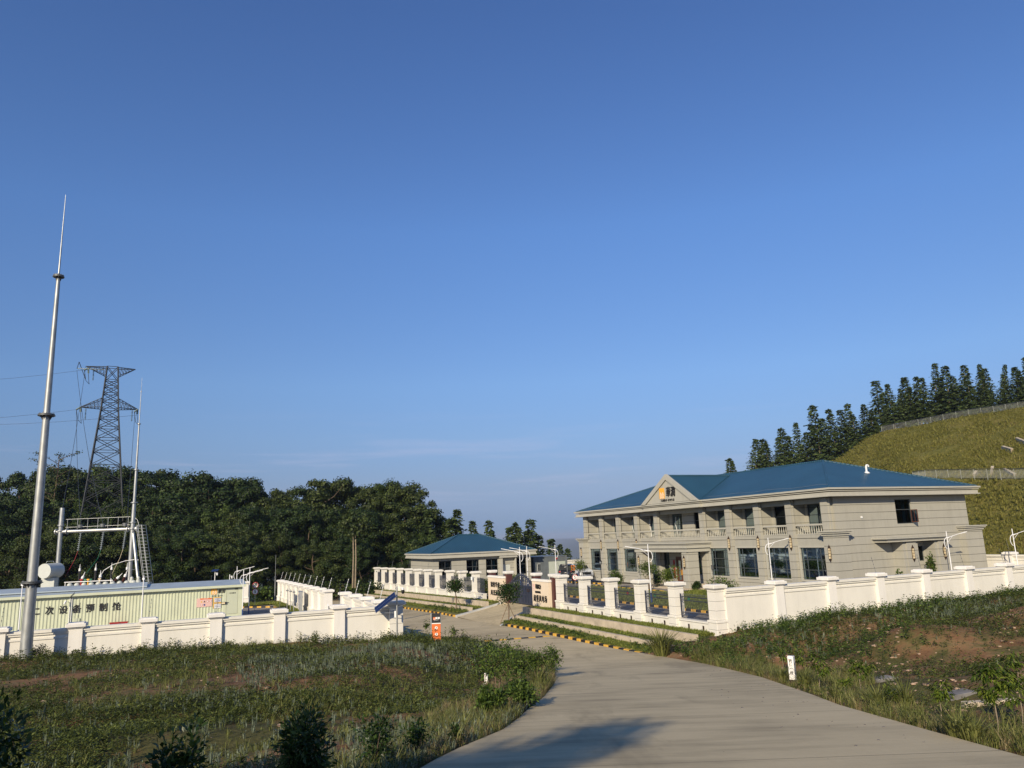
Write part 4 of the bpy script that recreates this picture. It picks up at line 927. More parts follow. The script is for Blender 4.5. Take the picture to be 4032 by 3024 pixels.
solid_wall('farther white wall with many capped pillars behind the notice boards', 11.8, 66.6, 'b', 10, 3.65, 2.42, lambda i: -.72-.035*i, lean=(.3,.1))
tp = thing('boundary_wall', 'white wall panel joining the corner pillar beside the solar panel pole', 'wall', W(11.8, 44.9, -.53), TH)
mb = MB(); hh = 2.06; mb.box(-.12, .12, .4, 3.35, -.7, hh-.12); mb.box(-.17, .17, .4, 3.35, hh-.34, hh-.24); mb.box(-.26, .26, .4, 3.35, hh-.02, hh+.12); mb.build('wall_panel', M_white, tp)
solid_wall('white back wall of the substation yard below the dark wood', 11.8-4.0*9, 99.9, 'a', 9, 4.0, 2.42, lambda i: -1.02, lean=(.1,.2))
solid_wall('white back wall of the compound behind the parked cars', 44.6, 103.5, 'a', 6, 4.0, 2.5, lambda i: -.42, lean=(.1,.2))
solid_wall('white back wall of the compound at the foot of the grassy slope', 64.8, 31.5, 'b', 19, 4.0, 2.66, lambda i: .0, lean=(.1,.2))
# ------------------------------------------------------------ gate and name walls
def brown_pillar(parent, y):
    mb = MB(); mb.bbox(-.26, .30, y-.26, y+.26, -.3, 2.48, 0, .02); p = mb.build('pillar', M_brown, parent)
    mb = MB(); mb.bbox(-.33, .37, y-.33, y+.33, 2.48, 2.55, 0, .02); mb.bbox(-.38, .42, y-.38, y+.38, 2.55, 2.72, 0, .03); mb.build('cap', M_white2, p)
zg = -.28
for (b0, b1, lbl, lines) in ((64.95, 68.85, 'cream name wall between brown pillars left of the iron gate', 0), (55.61, 58.95, 'cream name wall between brown pillars right of the iron gate', 1)):
    nw = thing('name_wall', lbl, 'sign wall', W(FA, b0, zg), TH); L = b1-b0
    brown_pillar(nw, 0); brown_pillar(nw, L)
    mb = MB(); mb.box(-.55, -.27, .0, L-.28, -.4, 2.1); mb.build('panel', M_cream, nw); mb = MB(); mb.box(-.60, -.265, -.05, L-.23, 2.1, 2.16); mb.box(-.57, -.27, -.02, L-.26, 2.16, 2.28); mb.build('coping', M_white2, nw)
    r, u = (0,-1,0), (0,0,1)
    if lines == 0:
        text_obj('锦绣华南', .52, M_blackt, nw, ((-.555, L/2-.12, 1.45), r, u), bold=.004, depth=.02, sx=1.0, shear=.1, spacing=1.15)
        text_obj('风光润湘', .52, M_blackt, nw, ((-.555, L/2-.12, .72), r, u), bold=.006, depth=.02, sx=1.0, shear=.1, spacing=1.2)
        mb = MB(); mb.box(-.30, -.262, -.2, .2, 1.0, 1.6); mb.build('notice', M_cream, nw)
        mb = MB(); mb.box(-.5, -.3, -.2, .2, 1.15, 1.2) if False else mb.cyl((-.34,.0,1.45), (-.6,-.1,1.55), .04, .04, 6); mb.build('bracket_camera', M_steeld, nw)
    else:
        emblem(nw, (-.555, L-.6, 1.62), r, u, .36, .5, M_pink)
        text_obj('華潤電力', .32, M_blackt, nw, ((-.555, L-1.5, 1.66), r, u), bold=.004, depth=.02, sx=.85, sy=1.25)
        text_obj('CR POWER', .2, M_blackt, nw, ((-.555, L-1.4, 1.25), r, u), bold=.014, depth=.02)
        text_obj('阔堡风电场', .50, M_blackt, nw, ((-.555, L/2-.12, .72), r, u), bold=.005, depth=.02, sx=.92, sy=1.15, shear=.1, spacing=1.25)
gt = thing('iron_gate', 'dark blue-grey double iron gate with arched scrollwork top between brown pillars', 'gate', W(FA, 59.32, zg), TH)
GW = 5.26
for s_ in (0, 1):
    mb = MB(); y0 = .02 if s_ == 0 else GW/2+.01; y1 = GW/2-.01 if s_ == 0 else GW-.02; mid_ = y1 if s_ == 0 else y0; L = y1-y0
    mb.box(-.05, .05, y0, y0+.1, .02, 1.75 if s_ == 0 else 2.25); mb.box(-.05, .05, y1-.1, y1, .02, 2.25 if s_ == 0 else 1.75)
    mb.box(-.045, .045, y0+.1, y1-.1, .05, .17); mb.box(-.045, .045, y0+.1, y1-.1, .78, .86); mb.box(-.045, .045, y0+.1, y1-.1, 1.5, 1.6)
    mb.box(-.012, .012, y0+.1, y1-.1, .17, .78); mb.box(-.008, .008, y0+.1, y1-.1, .86, 1.5)
    for k in range(4):
        a = y0+.12+(L-.24)*k/4; b = a+(L-.24)/4
        mb.box(-.04, .04, a-.02, a+.02, .17, 1.5)
        for za, zb in ((.25,.7), (.95,1.42)): mb.box(-.028, -.012, a+.08, b-.08, za, za+.03); mb.box(-.028, -.012, a+.08, b-.08, zb-.03, zb); mb.box(-.028, -.012, a+.08, a+.11, za, zb); mb.box(-.028, -.012, b-.11, b-.08, za, zb)
    # arched head with scrolls
    n_ = 14; arc = []
    for k in range(n_+1):
        q = k/n_; y = (y0+L*q) if s_ == 0 else (y1-L*q); arc.append((0, y, 1.62+.82*sin(q*pi/2)**1.3))
    mb.tube(arc, .065, 6); mb.tube([(0, p[1], p[2]-.16) for p in arc[3:]], .035, 5)
    for k in range(2, n_, 2):
        p = arc[k]; mb.cyl((0,p[1],1.6), p, .024, .024, 4)
        cr = .11; mb.tube([(0, p[1]+cr*cos(t_), (1.62+p[2])/2+cr*sin(t_)) for t_ in np.linspace(0, 2*pi, 9)], .022, 4)
        mb.tube([(0, p[1]+.09*cos(t_), p[2]+.10+.09*sin(t_)) for t_ in np.linspace(-.5, 4.2, 8)], .026, 4)
        mb.cyl((0,p[1],p[2]+.1), (0,p[1],p[2]+.3), .02, .003, 5)
    g_ = mb.build('gate_leaf', M_gate, gt)
    mb = MB(); c_ = (y0+y1)/2; mb.box(-.05, -.03, c_-.3, c_+.3, 1.12, 1.2); mb.box(-.05, -.03, c_-.3, c_+.3, 1.27, 1.33); mb.build('plaque', M_bronze, g_)
    mb = MB(); mb.cyl((-.07, mid_-.15 if s_ == 0 else mid_+.15, .9), (-.07, mid_-.15 if s_ == 0 else mid_+.15, 1.3), .02, .02, 6); mb.build('handle', M_steeld, g_)
mb = MB(); mb.lathe([(.06,2.25),(.09,2.35),(.05,2.45),(.07,2.52),(.0,2.7)], (0, GW/2, 0), 8); mb.build('finial', M_gate, gt)
# sliding gate in the gap of the return wall
sg = thing('yard_gate', 'low grey mesh gate in the gap of the white yard wall', 'gate', W(11.7, 60.1, -.95), TH)
mb = MB(); mb.box(-.05, .05, .2, .3, 0, 1.5); mb.box(-.05, .05, 5.9, 6.0, 0, 1.5); mb.box(-.03, .03, .3, 5.9, 1.35, 1.42); mb.box(-.03, .03, .3, 5.9, .1, .17); mb.build('frame', M_poleW, sg)
mb = MB(); [mb.cyl((0,.35+.12*k,.17), (0,.35+.12*k,1.35), .012, .012, 4) for k in range(46)]; mb.build('mesh', M_steeld, sg)
# ------------------------------------------------------------ street lamps
def lamp_parts(root, h=4.5, arm=1.25):
    mb = MB(); mb.cyl((0,0,.9), (0,0,h), .046, .03, 8); mb.build('pole', M_poleW, root)
    mb = MB(); mb.cyl((0,0,.02), (0,0,.9), .062, .056, 8); mb.build('pole_foot', M_poleB, root)
    mb = MB(); mb.cyl((0,0,0), (0,0,.03), .17, .17, 8); mb.build('base_plate', M_poleB, root)
    mb = MB(); z = h-.55; mb.tube([(-.02,0,z+.02), (arm*.5,0,z+.22), (arm,0,z+.36)], .022, 6)
    R_ = .38; mb.tube([(.3,0,z+.13)]+[(-.02-R_*.75*sin(t_), 0, z-.36+R_*1.15*cos(t_)) for t_ in np.linspace(.15, 2.8, 9)], .026, 6); mb.tube([(.05,0,z-.25), (.3,0,z-.02), (.55,0,z+.22)], .012, 5)
    a = mb.build('arm', M_poleW, root)
    mb = MB(); mb.add([(arm-.05,-.05,z+.33),(arm+.5,-.10,z+.44),(arm+.5,.10,z+.44),(arm-.05,.05,z+.33),(arm-.05,-.05,z+.37),(arm+.5,-.10,z+.48),(arm+.5,.10,z+.48),(arm-.05,.05,z+.37)], [(0,3,2,1),(4,5,6,7),(0,1,5,4),(1,2,6,5),(2,3,7,6),(3,0,4,7)]); mb.build('lamp_head', M_poleW, a)
LP = [ # a, b, base z, height, arm heading (world), label
 (33.17, 50.4, .0, 4.5, pi-.1, 'white street lamp with blue foot standing in front of the building porch'),
 (29.6, 66.7, -.05, 4.55, pi-.15, 'white street lamp just behind the iron gate, left of two close together'),
 (32.3, 71.0, -.1, 4.6, pi-.15, 'white street lamp just behind the iron gate, right of two close together'),
 (37.6, 75.2, -.15, 4.6, pi-.1, 'white street lamp in front of the pale green roller door'),
 (44.2, 49.5, .0, 4.6, .1, 'white street lamp between the two rightmost front windows of the building'),
 (56.2, 42.6, .0, 4.6, .15, 'white street lamp before the side porch of the building'),
 (62.4, 41.4, .0, 4.6, .15, 'white street lamp at the far right corner of the building'),
 (5.73, 84.9, -1.1, 4.66, .1, 'white street lamp with arm to the right, left of three beyond the green cabin'),
 (5.8, 77.2, -1.1, 4.46, .1, 'white street lamp with blue foot at the green cabin end, middle of three'),
 (6.6, 80.2, -1.1, 4.56, .1, 'white street lamp with blue foot, right of three beyond the green cabin end'),
]
lamp0 = None
for i, (a, b, z, h, rz, lbl) in enumerate(LP):
    if lamp0 is None: lamp0 = thing('street_lamp', lbl, 'street lamp', W(a, b, z), rz, 'white street lamps'); lamp_parts(lamp0); o_ = lamp0; h0 = 4.5
    else: o_ = copy_tree(lamp0); o_.location = W(a, b, z); o_.rotation_euler = (0, 0, rz); o_['label'] = lbl
    o_.scale = (1, 1, h/4.5)
for (a, b, z, h, lbl) in ((-2.53, 73.3, -1.1, 4.5, 'thin white lamp pole with blue foot before the middle of the green cabin'), (-11.05, 71.6, -1.1, 4.55, 'thin white lamp pole with blue foot beside the tall steel mast')):
    t_ = thing('lamp_pole', lbl, 'pole', W(a, b, z), 0, 'thin white poles in front of the green cabin')
    mb = MB(); mb.cyl((0,0,.9), (0,0,h), .05, .035, 8); mb.box(-.09, .09, -.06, .06, h-.35, h-.2); mb.build('pole', M_poleW, t_); mb = MB(); mb.cyl((0,0,0), (0,0,.9), .06, .055, 8); mb.build('pole_foot', M_poleB, t_)
gl = thing('garden_lamp', 'small black old-fashioned garden lamp in front of the left ground-floor windows', 'lamp', W(41.6, 72.5, 0), 0)
mb = MB(); mb.cyl((0,0,0), (0,0,2.2), .05, .035, 8); mb.lathe([(.09,0),(.09,.12),(.05,.2)], (0,0,0), 8); mb.build('post', M_black, gl)
mb = MB(); mb.lathe([(.05,2.2),(.11,2.25),(.16,2.55),(.0,2.56)], (0,0,0), 6); mb.build('lantern', M_steeld, gl); mb = MB(); mb.lathe([(.19,2.56),(.1,2.66),(.02,2.72),(.02,2.8)], (0,0,0), 6); mb.build('lantern_cap', M_black, gl)
# ------------------------------------------------------------ signs
def round_sign(lbl, a, b, z, hc, r, txt, bgm=M_whitep, rz=None, two=False):
    loc = W(a, b, z) if not isinstance(a, np.ndarray) else (float(a[0]), float(a[1]), z); t_ = thing('speed_sign', lbl, 'road sign', loc, atan2(-loc[0], loc[1]))      # faces the camera
    mb = MB(); mb.cyl((0,.03,0), (0,.03,hc+r), .025, .025, 6); mb.build('post', M_steel, t_)
    for k in range(2 if two else 1):
        zc_ = hc-k*2.15*r; mb = MB(); mb.disc((0,0,zc_), (0,-1,0), r, 24, 0, .015); d_ = mb.build('sign_disc', M_red, t_)
        mb = MB(); mb.disc((0,-.016,zc_), (0,-1,0), r*.80, 24, 0, .004); mb.build('sign_face', bgm, d_)
        text_obj(txt if k == 0 or not two else '5', r*(1.5 if len(txt) < 2 or k else .9), M_blackt, d_, ((0,-.021,zc_), (1,0,0), (0,0,1)), bold=.01, depth=.003)
    return t_
round_sign('round white speed sign with red rim reading 5, on a post before the parked cars', aty(2265, 2289, 86), 0, .0, .86, .31, '5')
round_sign('two small round signs on one post in the substation yard', 7.4, 83.0, -1.1, 2.75, .3, '停', two=True)
tt = thing('sign_totem', 'orange and black upright sign slab at the left edge of the road junction', 'sign', W(14.1, 44.2, -.62), TH*.15)
mb = MB(); mb.bbox(-.26, .26, -.07, .07, 0, 1.22, 0, .01); mb.build('orange_panel', M_orange, tt)
mb = MB(); mb.bbox(-.26, .26, -.07, .07, 1.27, 1.8, 0, .01); q = mb.build('black_panel', M_black, tt); mb = MB(); mb.box(-.26, .26, -.07, .07, 1.22, 1.27); mb.build('divider', M_whitep, tt)
mb = MB(); mb.box(-.32, -.265, -.09, .09, 0, 1.82); mb.box(.265, .29, -.08, .08, 0, 1.8); mb.build('side_post', M_steel, tt)
emblem(q, (-.1, -.072, 1.52), (1,0,0), (0,0,1), .14, .15, M_orange, .006); text_obj('華潤', .13, M_whitep, q, ((.09,-.073,1.53), (1,0,0), (0,0,1)), bold=.004, depth=.003); text_obj('CR POWER', .045, M_whitep, q, ((.0,-.073,1.42), (1,0,0), (0,0,1)), depth=.002)
for k, (s_, c_) in enumerate((('↰','禁止掉头'), ('⊘','禁止鸣笛'), ('5','限速行驶'))):
    zc_ = 1.0-.36*k; mb = MB(); mb.disc((.0,-.071,zc_), (0,-1,0), .085, 18, 0, .005); e_ = mb.build('pictogram', M_whitep, tt)
    text_obj(s_ if s_ == '5' else '/', .13, M_blackt, e_, ((0,-.078,zc_), (1,0,0), (0,0,1)), bold=.006, depth=.002)
    if s_ != '5': mb = MB(); mb.box(-.02, .02, -.082, -.078, zc_-.035, zc_+.035); mb.build('symbol', M_black, e_)
    text_obj(c_, .06, M_blackt, tt, ((0,-.073,zc_-.15), (1,0,0), (0,0,1)), depth=.002)
# direction post and the inner orange totem
dp = thing('direction_post', 'dark signpost with arrow boards pointing left before the parked cars', 'signpost', (float(aty(2236, 2289, 90)[0]), 90, -.15), 0)
mb = MB(); mb.cyl((0,0,0), (0,0,3.2), .06, .05, 8); mb.build('post', M_steeld, dp)
for z in (2.25, 2.0, 1.35):
    mb = MB(); L = .75 if z > 2.2 else .45; mb.prism([(-.05, z-.09), (-L, z-.09), (-L-.1, z), (-L, z+.09), (-.05, z+.09)], -.03, .0, 'y'); a_ = mb.build('arrow_board', M_black, dp)
    text_obj('生产楼' if z > 2.2 else '宿舍', .12, M_whitep, a_, ((-L/2,-.033,z), (1,0,0), (0,0,1)), depth=.002)
it = thing('sign_totem', 'orange sign slab with black lower half, beside the direction post inside the compound', 'sign', (float(aty(2259, 2289, 92)[0]), 92, -.2), 0)
mb = MB(); mb.box(-.24, .24, -.05, .05, 1.55, 2.15); e_ = mb.build('orange_panel', M_orange, it); mb = MB(); mb.box(-.22, .22, -.05, .05, 0, 1.53); f_ = mb.build('black_panel', M_black, it)
text_obj('←', .25, M_whitep, e_, ((.03,-.052,1.83), (1,0,0), (0,0,1)), depth=.002, bold=.01); text_obj('综合楼\n车库\n食堂', .14, M_whitep, f_, ((0,-.052,1.05), (1,0,0), (0,0,1)), depth=.002, bold=.004)
# white marker stones
def marker(lbl, a, b, z, h, w_, face, s1='', s2=''):
    t_ = thing('marker_post', lbl, 'marker post', W(a, b, z), face, 'white marker posts'); mb = MB(); mb.bbox(-w_/2, w_/2, -w_/2, w_/2, -.15, h, 0, .012); mb.build('stone', M_whitep, t_)
    if s1:
        mb = MB(); mb.box(-w_*.36, -w_*.12, -w_/2-.003, -w_/2, h-.12, h-.075); mb.build('red_mark', M_pink, t_)
        text_obj('\n'.join(s1), w_*.52, M_blackt, t_, ((0,-w_/2-.002,h*.58), (1,0,0), (0,0,1)), depth=.001, bold=.002, sy=1.25)
        text_obj('\n'.join(s2), w_*.42, M_blackt, t_, ((w_/2+.002,0,h*.5), (0,1,0), (0,0,1)), depth=.001, bold=.002, sy=1.25)
marker('white marker post with black characters standing at the right edge of the road', 17.75, 19.4, hw(17.75,19.4)-.02, .76, .18, -.62, '阔堡一线', '高压电缆')
marker('small white marker post in the weeds left of the road, near the leafy bushes', 11.1, 28.6, hw(11.1,28.6)-.02, .42, .13, -.3, '阔堡', '电缆')
marker('small white marker post at the top of the meadow by the wall corner', 12.2, 43.2, hw(12.2,43.2)-.02, .36, .13, -.3)
# notice boards in the yard
for k, (a, b, s_) in enumerate(((10.6, 83.4, 'leftmost'), (10.7, 81.6, 'second'), (10.8, 79.9, 'third'))):
    t_ = thing('notice_board', '%s of the three pale notice boards on thin legs before the far white wall' % s_, 'notice board', W(a, b, -1.12), TH-pi/2-.12, 'pale notice boards in the yard')
    for x in (-.62, .62): mb = MB(); mb.cyl((x,0,0), (x,0,2.2), .03, .03, 6); mb.build('leg', M_steel, t_)
    mb = MB(); mb.box(-.62, .62, -.03, .03, .95, 2.0); e_ = mb.build('board', M_paper, t_); mb = MB()
    for r_ in range(5): mb.box(-.5, -.05 if r_ % 2 else .4, -.036, -.031, 1.1+.16*r_, 1.13+.16*r_)
    mb.build('print', M_steeld, e_); mb = MB(); mb.box(-.68, .68, -.12, .12, 2.0, 2.05); mb.build('top_rail', M_steeld, t_)
t_ = thing('notice_cabinet', 'grey glazed display cabinet beside the three notice boards', 'display cabinet', W(11.0, 76.8, -1.12), TH-pi/2-.12)
mb = MB(); mb.box(-.9, .9, -.15, .15, .55, 2.15); mb.box(-.9, -.8, -.1, .1, 0, .55); mb.box(.8, .9, -.1, .1, 0, .55); mb.box(-.9, .9, -.2, .2, 2.15, 2.25); mb.build('case', M_steel, t_)
mb = MB(); mb.box(-.75, .75, -.158, -.151, .7, 2.0); e_ = mb.build('pane', M_blue, t_); mb = MB(); mb.box(-.6, -.1, -.166, -.159, 1.0, 1.8); mb.box(.0, .55, -.166, -.159, .85, 1.5); mb.build('poster', M_paper, e_)
# solar powered camera pole
sp = thing('solar_camera_pole', 'steel pole with tilted solar panel and dome camera at the wall corner', 'camera pole', W(11.66, 43.85, .02), 0)
mb = MB(); mb.cyl((0,0,-.6), (0,0,2.85), .05, .045, 10); mb.build('pole', M_steel, sp)
for p_, q_ in (((0,0,1.55), (-.75,-.3,1.72)), ((0,0,1.4), (-1.0,-.3,1.45)), ((0,0,2.3), (-.15,-.2,2.3)), ((0,0,1.7), (.5,.35,1.85))): mb = MB(); mb.cyl(p_, q_, .018, .018, 5); mb.build('bracket', M_steel, sp)
c0 = Vector((-.62,-.30,2.02)); e1 = Vector((.82,.05,.60)).normalized(); e2 = Vector((.38,-.60,-.10)); e2 = (e2-e1*e2.dot(e1)).normalized(); nn = e1.cross(e2)
if nn.z < 0: nn = -nn
def pan(mb, u0, u1, v0, v1, t0, t1): 
    vs = [c0+e1*a+e2*b+nn*c for c in (t0, t1) for a, b in ((u0,v0),(u1,v0),(u1,v1),(u0,v1))]; mb.add([tuple(v) for v in vs], [(0,3,2,1),(4,5,6,7),(0,1,5,4),(1,2,6,5),(2,3,7,6),(3,0,4,7)])
mb = MB(); pan(mb, -.72, .72, -.36, .36, -.02, .0); sp1 = mb.build('solar_panel', M_panelf, sp); mb = MB()
pan(mb, -.70, .70, -.34, -.015, .0, .008); pan(mb, -.70, .70, .015, .34, .0, .008); mb.build('solar_cells', M_panel, sp1)
mb = MB(); mb.cyl((0,0,2.78), (.35,-.02,2.78), .018, .018, 5); mb.cyl((.35,-.02,2.76), (.35,-.02,2.64), .07, .085, 10); mb.build('camera_arm', M_pvc, sp); mb = MB(); mb.lathe([(.09,.12),(.1,.04),(.085,-.04),(.05,-.1),(0,-.12)], (.35,-.02,2.54), 12); mb.build('dome_camera', M_black, sp)
mb = MB(); mb.box(-.14, -.04, -.08, .1, 1.15, 1.5); mb.build('battery_box', M_pvc, sp)
for (px, py, d_, h, lbl) in ((847, 2250, 92, 3.6, 'small camera mast with a solar plate behind the right half of the green cabin'), (905, 2262, 90, 3.3, 'small camera mast without solar plate behind the right end of the green cabin')):
    P = aty(px, py, d_); t_ = thing('camera_mast', lbl, 'camera pole', (P[0], P[1], P[2]-h), 0); mb = MB(); mb.cyl((0,0,0), (0,0,h), .05, .045, 8); mb.build('pole', M_poleW, t_)
    mb = MB(); mb.cyl((0,0,h-.2), (.3,-.1,h-.2), .02, .02, 5); mb.cyl((.3,-.1,h-.15), (.3,-.1,h-.45), .1, .08, 8); mb.build('camera', M_pvc, t_)
    if px < 900: mb = MB(); mb.add([(-.4,-.3,h),(.4,-.3,h),(.4,.3,h+.2),(-.4,.3,h+.2),(-.4,-.3,h+.04),(.4,-.3,h+.04),(.4,.3,h+.24),(-.4,.3,h+.24)], [(0,3,2,1),(4,5,6,7),(0,1,5,4),(1,2,6,5),(2,3,7,6),(3,0,4,7)]); mb.build('solar_plate', M_panel, t_)
    else: mb = MB(); mb.box(-.15, .15, -.1, .1, .9, 1.6); mb.build('control_box', M_pvc, t_)

# ------------------------------------------------------------ cars
def car(lbl, loc, rz, paint, L=4.7, H=1.72, wd=1.88):
    t_ = thing('parked_car', lbl, 'car', loc, rz)
    prof = [(-L/2,.45),(-L/2+.02,.85),(-L/2+.12,1.05),(-L/2+.25,1.12),(-L/2+.5,1.62),(-L/2+.85,H-.02),(-.2,H),(.55,H-.1),(1.25,1.15),(L/2-.35,1.02),(L/2-.05,.85),(L/2,.5),(L/2-.1,.3),(-L/2+.1,.3)]
    mb = MB(); n_ = len(prof); S = (-wd/2, -wd/2+.12, wd/2-.12, wd/2)
    def wx(k, y, z):
        f = .0 if z < 1.08 else .13*(z-1.08)/.6; return y*(1-f*1.3)
    rings = []
    for s_, y in enumerate(S):
        k = 1.0 if s_ in (1, 2) else .965
        rings.append([(x*k, wx(0,y,z), .3+(z-.3)*(1 if s_ in (1,2) else .975)) for x, z in prof])
    vs = [p for r in rings for p in r]; fs = [(r*n_+i, r*n_+(i+1)%n_, (r+1)*n_+(i+1)%n_, (r+1)*n_+i) for r in range(3) for i in range(n_)]
    fs += [tuple(range(n_)), tuple(reversed(range(3*n_, 4*n_)))]; mb.add(vs, fs, 0); b_ = mb.build('body', paint, t_)
    for sd in (-1, 1):
        mb = MB(); y = sd*(wd/2+.004); yy = lambda z: sd*(abs(wx(0,wd/2,z))+.006)
        mb.add([(-L/2+.62,yy(1.15),1.15),(1.05,yy(1.15),1.15),(.55,yy(1.55),1.55),(-L/2+.85,yy(1.55),1.55)], [(0,1,2,3)]); mb.build('side_window', M_dark, b_)
        for x in (-L/2+.92, L/2-.95):
            mb = MB(); mb.cyl((x,sd*(wd/2-.2),.36), (x,sd*(wd/2+.01),.36), .36, .36, 18); w2 = mb.build('wheel', M_tyre, t_); mb = MB(); mb.cyl((x,sd*(wd/2+.01),.36), (x,sd*(wd/2+.025),.36), .22, .22, 12); mb.build('rim', M_chrome, w2)
    w3 = wd/2-.2
    mb = MB(); mb.add([(.62,-w3,1.60),(.62,w3,1.60),(1.24,w3+.02,1.19),(1.24,-w3-.02,1.19)], [(0,1,2,3)]); mb.build('windscreen', M_dark, b_)
    mb = MB(); mb.add([(-L/2+.235,-w3-.03,1.15),(-L/2+.235,w3+.03,1.15),(-L/2+.47,w3,1.58),(-L/2+.47,-w3,1.58)], [(0,1,2,3)]); mb.build('rear_window', M_dark, b_)
    mb = MB(); mb.box(L/2-.06, L/2+.01, -.55, .55, .55, .82); mb.build('grille', M_black, b_); mb = MB(); mb.box(-L/2-.01, -L/2+.03, -.3, .3, .72, .86); mb.build('number_plate', M_blue, b_)
    for sd in (-1, 1):
        mb = MB(); mb.box(L/2-.2, L/2-.02, sd*.6, sd*.86, .78, .92); mb.build('headlight', M_lens, b_); mb = MB(); mb.box(-L/2-.0, -L/2+.1, sd*.62, sd*.86, .9, 1.05); mb.build('tail_light', M_red, b_)
Pc = aty(2241, 2262, 98); car('black off-road car parked tail-on beside the white back wall', (Pc[0]-.3, 98, hz(Pc[0],98)+.45), radians(84), M_carblk, 4.7, 1.8, 1.9)
Pc = aty(2280, 2266, 95); car('silver-white car parked nose-on at the left end of the building', (Pc[0]+.15, 96, hz(Pc[0],96)+.5), radians(-72), M_carwht, 4.6, 1.7, 1.86)
# ------------------------------------------------------------ pale green equipment cabin
ck = thing('equipment_cabin', 'long pale green corrugated cabin with black Chinese lettering and grey roof', 'cabin', W(5.95, 79.2, -1.02), TH)
CL = 33.0; ch = 2.85; cdp = 2.9                       # local x: 0 at right end, runs to -CL; y back
def corr(mb, x0, x1, y, z0, z1, pitch=.27, d=.04):
    n_ = int(round((x1-x0)/pitch)); p_ = (x1-x0)/n_
    for k in range(n_):
        a = x0+k*p_; q = [(a,y), (a+p_*.32,y), (a+p_*.45,y+d), (a+p_*.87,y+d), (a+p_,y)]
        for (xa, ya), (xb, yb) in zip(q[:-1], q[1:]): mb.quad((xa,ya,z0), (xb,yb,z0), (xb,yb,z1), (xa,ya,z1))
mb = MB(); corr(mb, -14.1, -1.75, 0, .12, ch-.14); corr(mb, -CL, -14.6, 0, .12, ch-.14)
mb.box(-14.6, -14.1, 0, .05, .12, ch-.14); mb.box(-1.75, -1.48, 0, .05, .12, ch-.14); mb.box(-.45, 0, 0, .05, .12, ch-.14)
mb.box(-CL, 0, -.03, .05, 0, .12); mb.box(-CL, 0, -.02, .05, ch-.14, ch); mb.box(-.05, 0, .05, cdp, 0, ch); mb.box(-CL, 0, cdp, cdp+.05, 0, ch); mb.box(-CL, -CL+.05, .05, cdp, 0, ch)
mb.box(-1.48, -.45, .04, .05, 2.66, ch-.14); mb.box(-1.48, -.45, .04, .05, .1, .34)
mb.build('shell', M_cab, ck)
mb = MB(); mb.box(-1.46, -.47, .0, .04, .34, 2.64); cd_ = mb.build('door', M_cabd, ck)
mb = MB(); mb.box(-1.42, -1.28, -.05, -.0, 1.35, 1.4); mb.build('handle', M_black, cd_); mb = MB(); mb.box(-.75, -.48, -.06, .0, 2.55, 2.63); mb.build('door_closer', M_black, cd_)
text_obj('二次设备舱', .13, M_blackt, cd_, ((-.97,-.002,2.22), (1,0,0), (0,0,1)), depth=.002, bold=.004)
mb = MB(); mb.add([(-CL-.1,-.32,ch+.02),(.25,-.32,ch+.02),(.25,cdp+.3,ch+.42),(-CL-.1,cdp+.3,ch+.42),(-CL-.1,-.32,ch+.12),(.25,-.32,ch+.12),(.25,cdp+.3,ch+.52),(-CL-.1,cdp+.3,ch+.52)], [(0,3,2,1),(4,5,6,7),(0,1,5,4),(1,2,6,5),(2,3,7,6),(3,0,4,7)]); mb.build('roof', M_cabr, ck)
mb = MB(); mb.box(-CL-.1, .25, -.38, -.32, ch-.08, ch+.14); mb.build('fascia', M_cab, ck)
mb = MB(); mb.add([(-CL,.9,ch+.32),(-8.4,.9,ch+.32),(-8.4,cdp,ch+.62),(-CL,cdp,ch+.62),(-CL,.9,ch+.42),(-8.4,.9,ch+.42),(-8.4,cdp,ch+.72),(-CL,cdp,ch+.72)], [(0,3,2,1),(4,5,6,7),(0,1,5,4),(1,2,6,5),(2,3,7,6),(3,0,4,7)]); mb.build('upper_roof', M_cabr, ck)
# lettering: seven big characters, each a part so they can follow the corrugations
for k, chh in enumerate('二次设备预制舱'):
    text_obj(chh, .74, M_blackt, ck, ((-17.02+1.04*k, -.012, 1.61), (1,0,0), (0,0,1)), depth=.006, bold=.018, sx=.92, sy=1.0)
emblem(ck, (-2.59,-.012,2.46), (1,0,0), (0,0,1), .52, .56, M_gold, .006)
text_obj('華潤', .38, M_blackt, ck, ((-1.95,-.012,2.42), (1,0,0), (0,0,1)), depth=.004, bold=.006, shear=.2, sx=.9)
text_obj('与您携手 改变生活', .12, M_blackt, ck, ((-2.3,-.012,2.04), (1,0,0), (0,0,1)), depth=.003, spacing=1.05)
mb = MB(); mb.box(-4.08, -2.75, -.035, -.01, 1.12, 1.91); nb_ = mb.build('notice_board', M_pink, ck); mb = MB(); mb.box(-3.8, -2.77, -.042, -.036, 1.79, 1.90); mb.build('heading', M_orange, nb_)
for k in range(6):
    x = -3.66+.26*(k % 4) if k < 4 else -3.66+.26*(k-4); z = 1.61 if k < 4 else 1.30; mb = MB()
    if k in (0, 1): mb.prism([(x-.09,z-.08),(x+.09,z-.08),(x,z+.08)], -.044, -.036, 'y'); mb.build('pictogram', M_yellow if k == 0 else M_bronze, nb_)
    else: mb.disc((x,-.036,z), (0,-1,0), .085, 14, 0, .006); mb.build('pictogram', M_blue if k == 5 else M_red, nb_); mb = MB(); (mb.disc((x,-.042,z), (0,-1,0), .06, 12, 0, .004), mb.build('pictogram_face', M_whitep, nb_)) if k != 5 else None
text_obj('安全警示标志', .07, M_whitep, nb_, ((-3.28,-.044,1.845), (1,0,0), (0,0,1)), depth=.001)
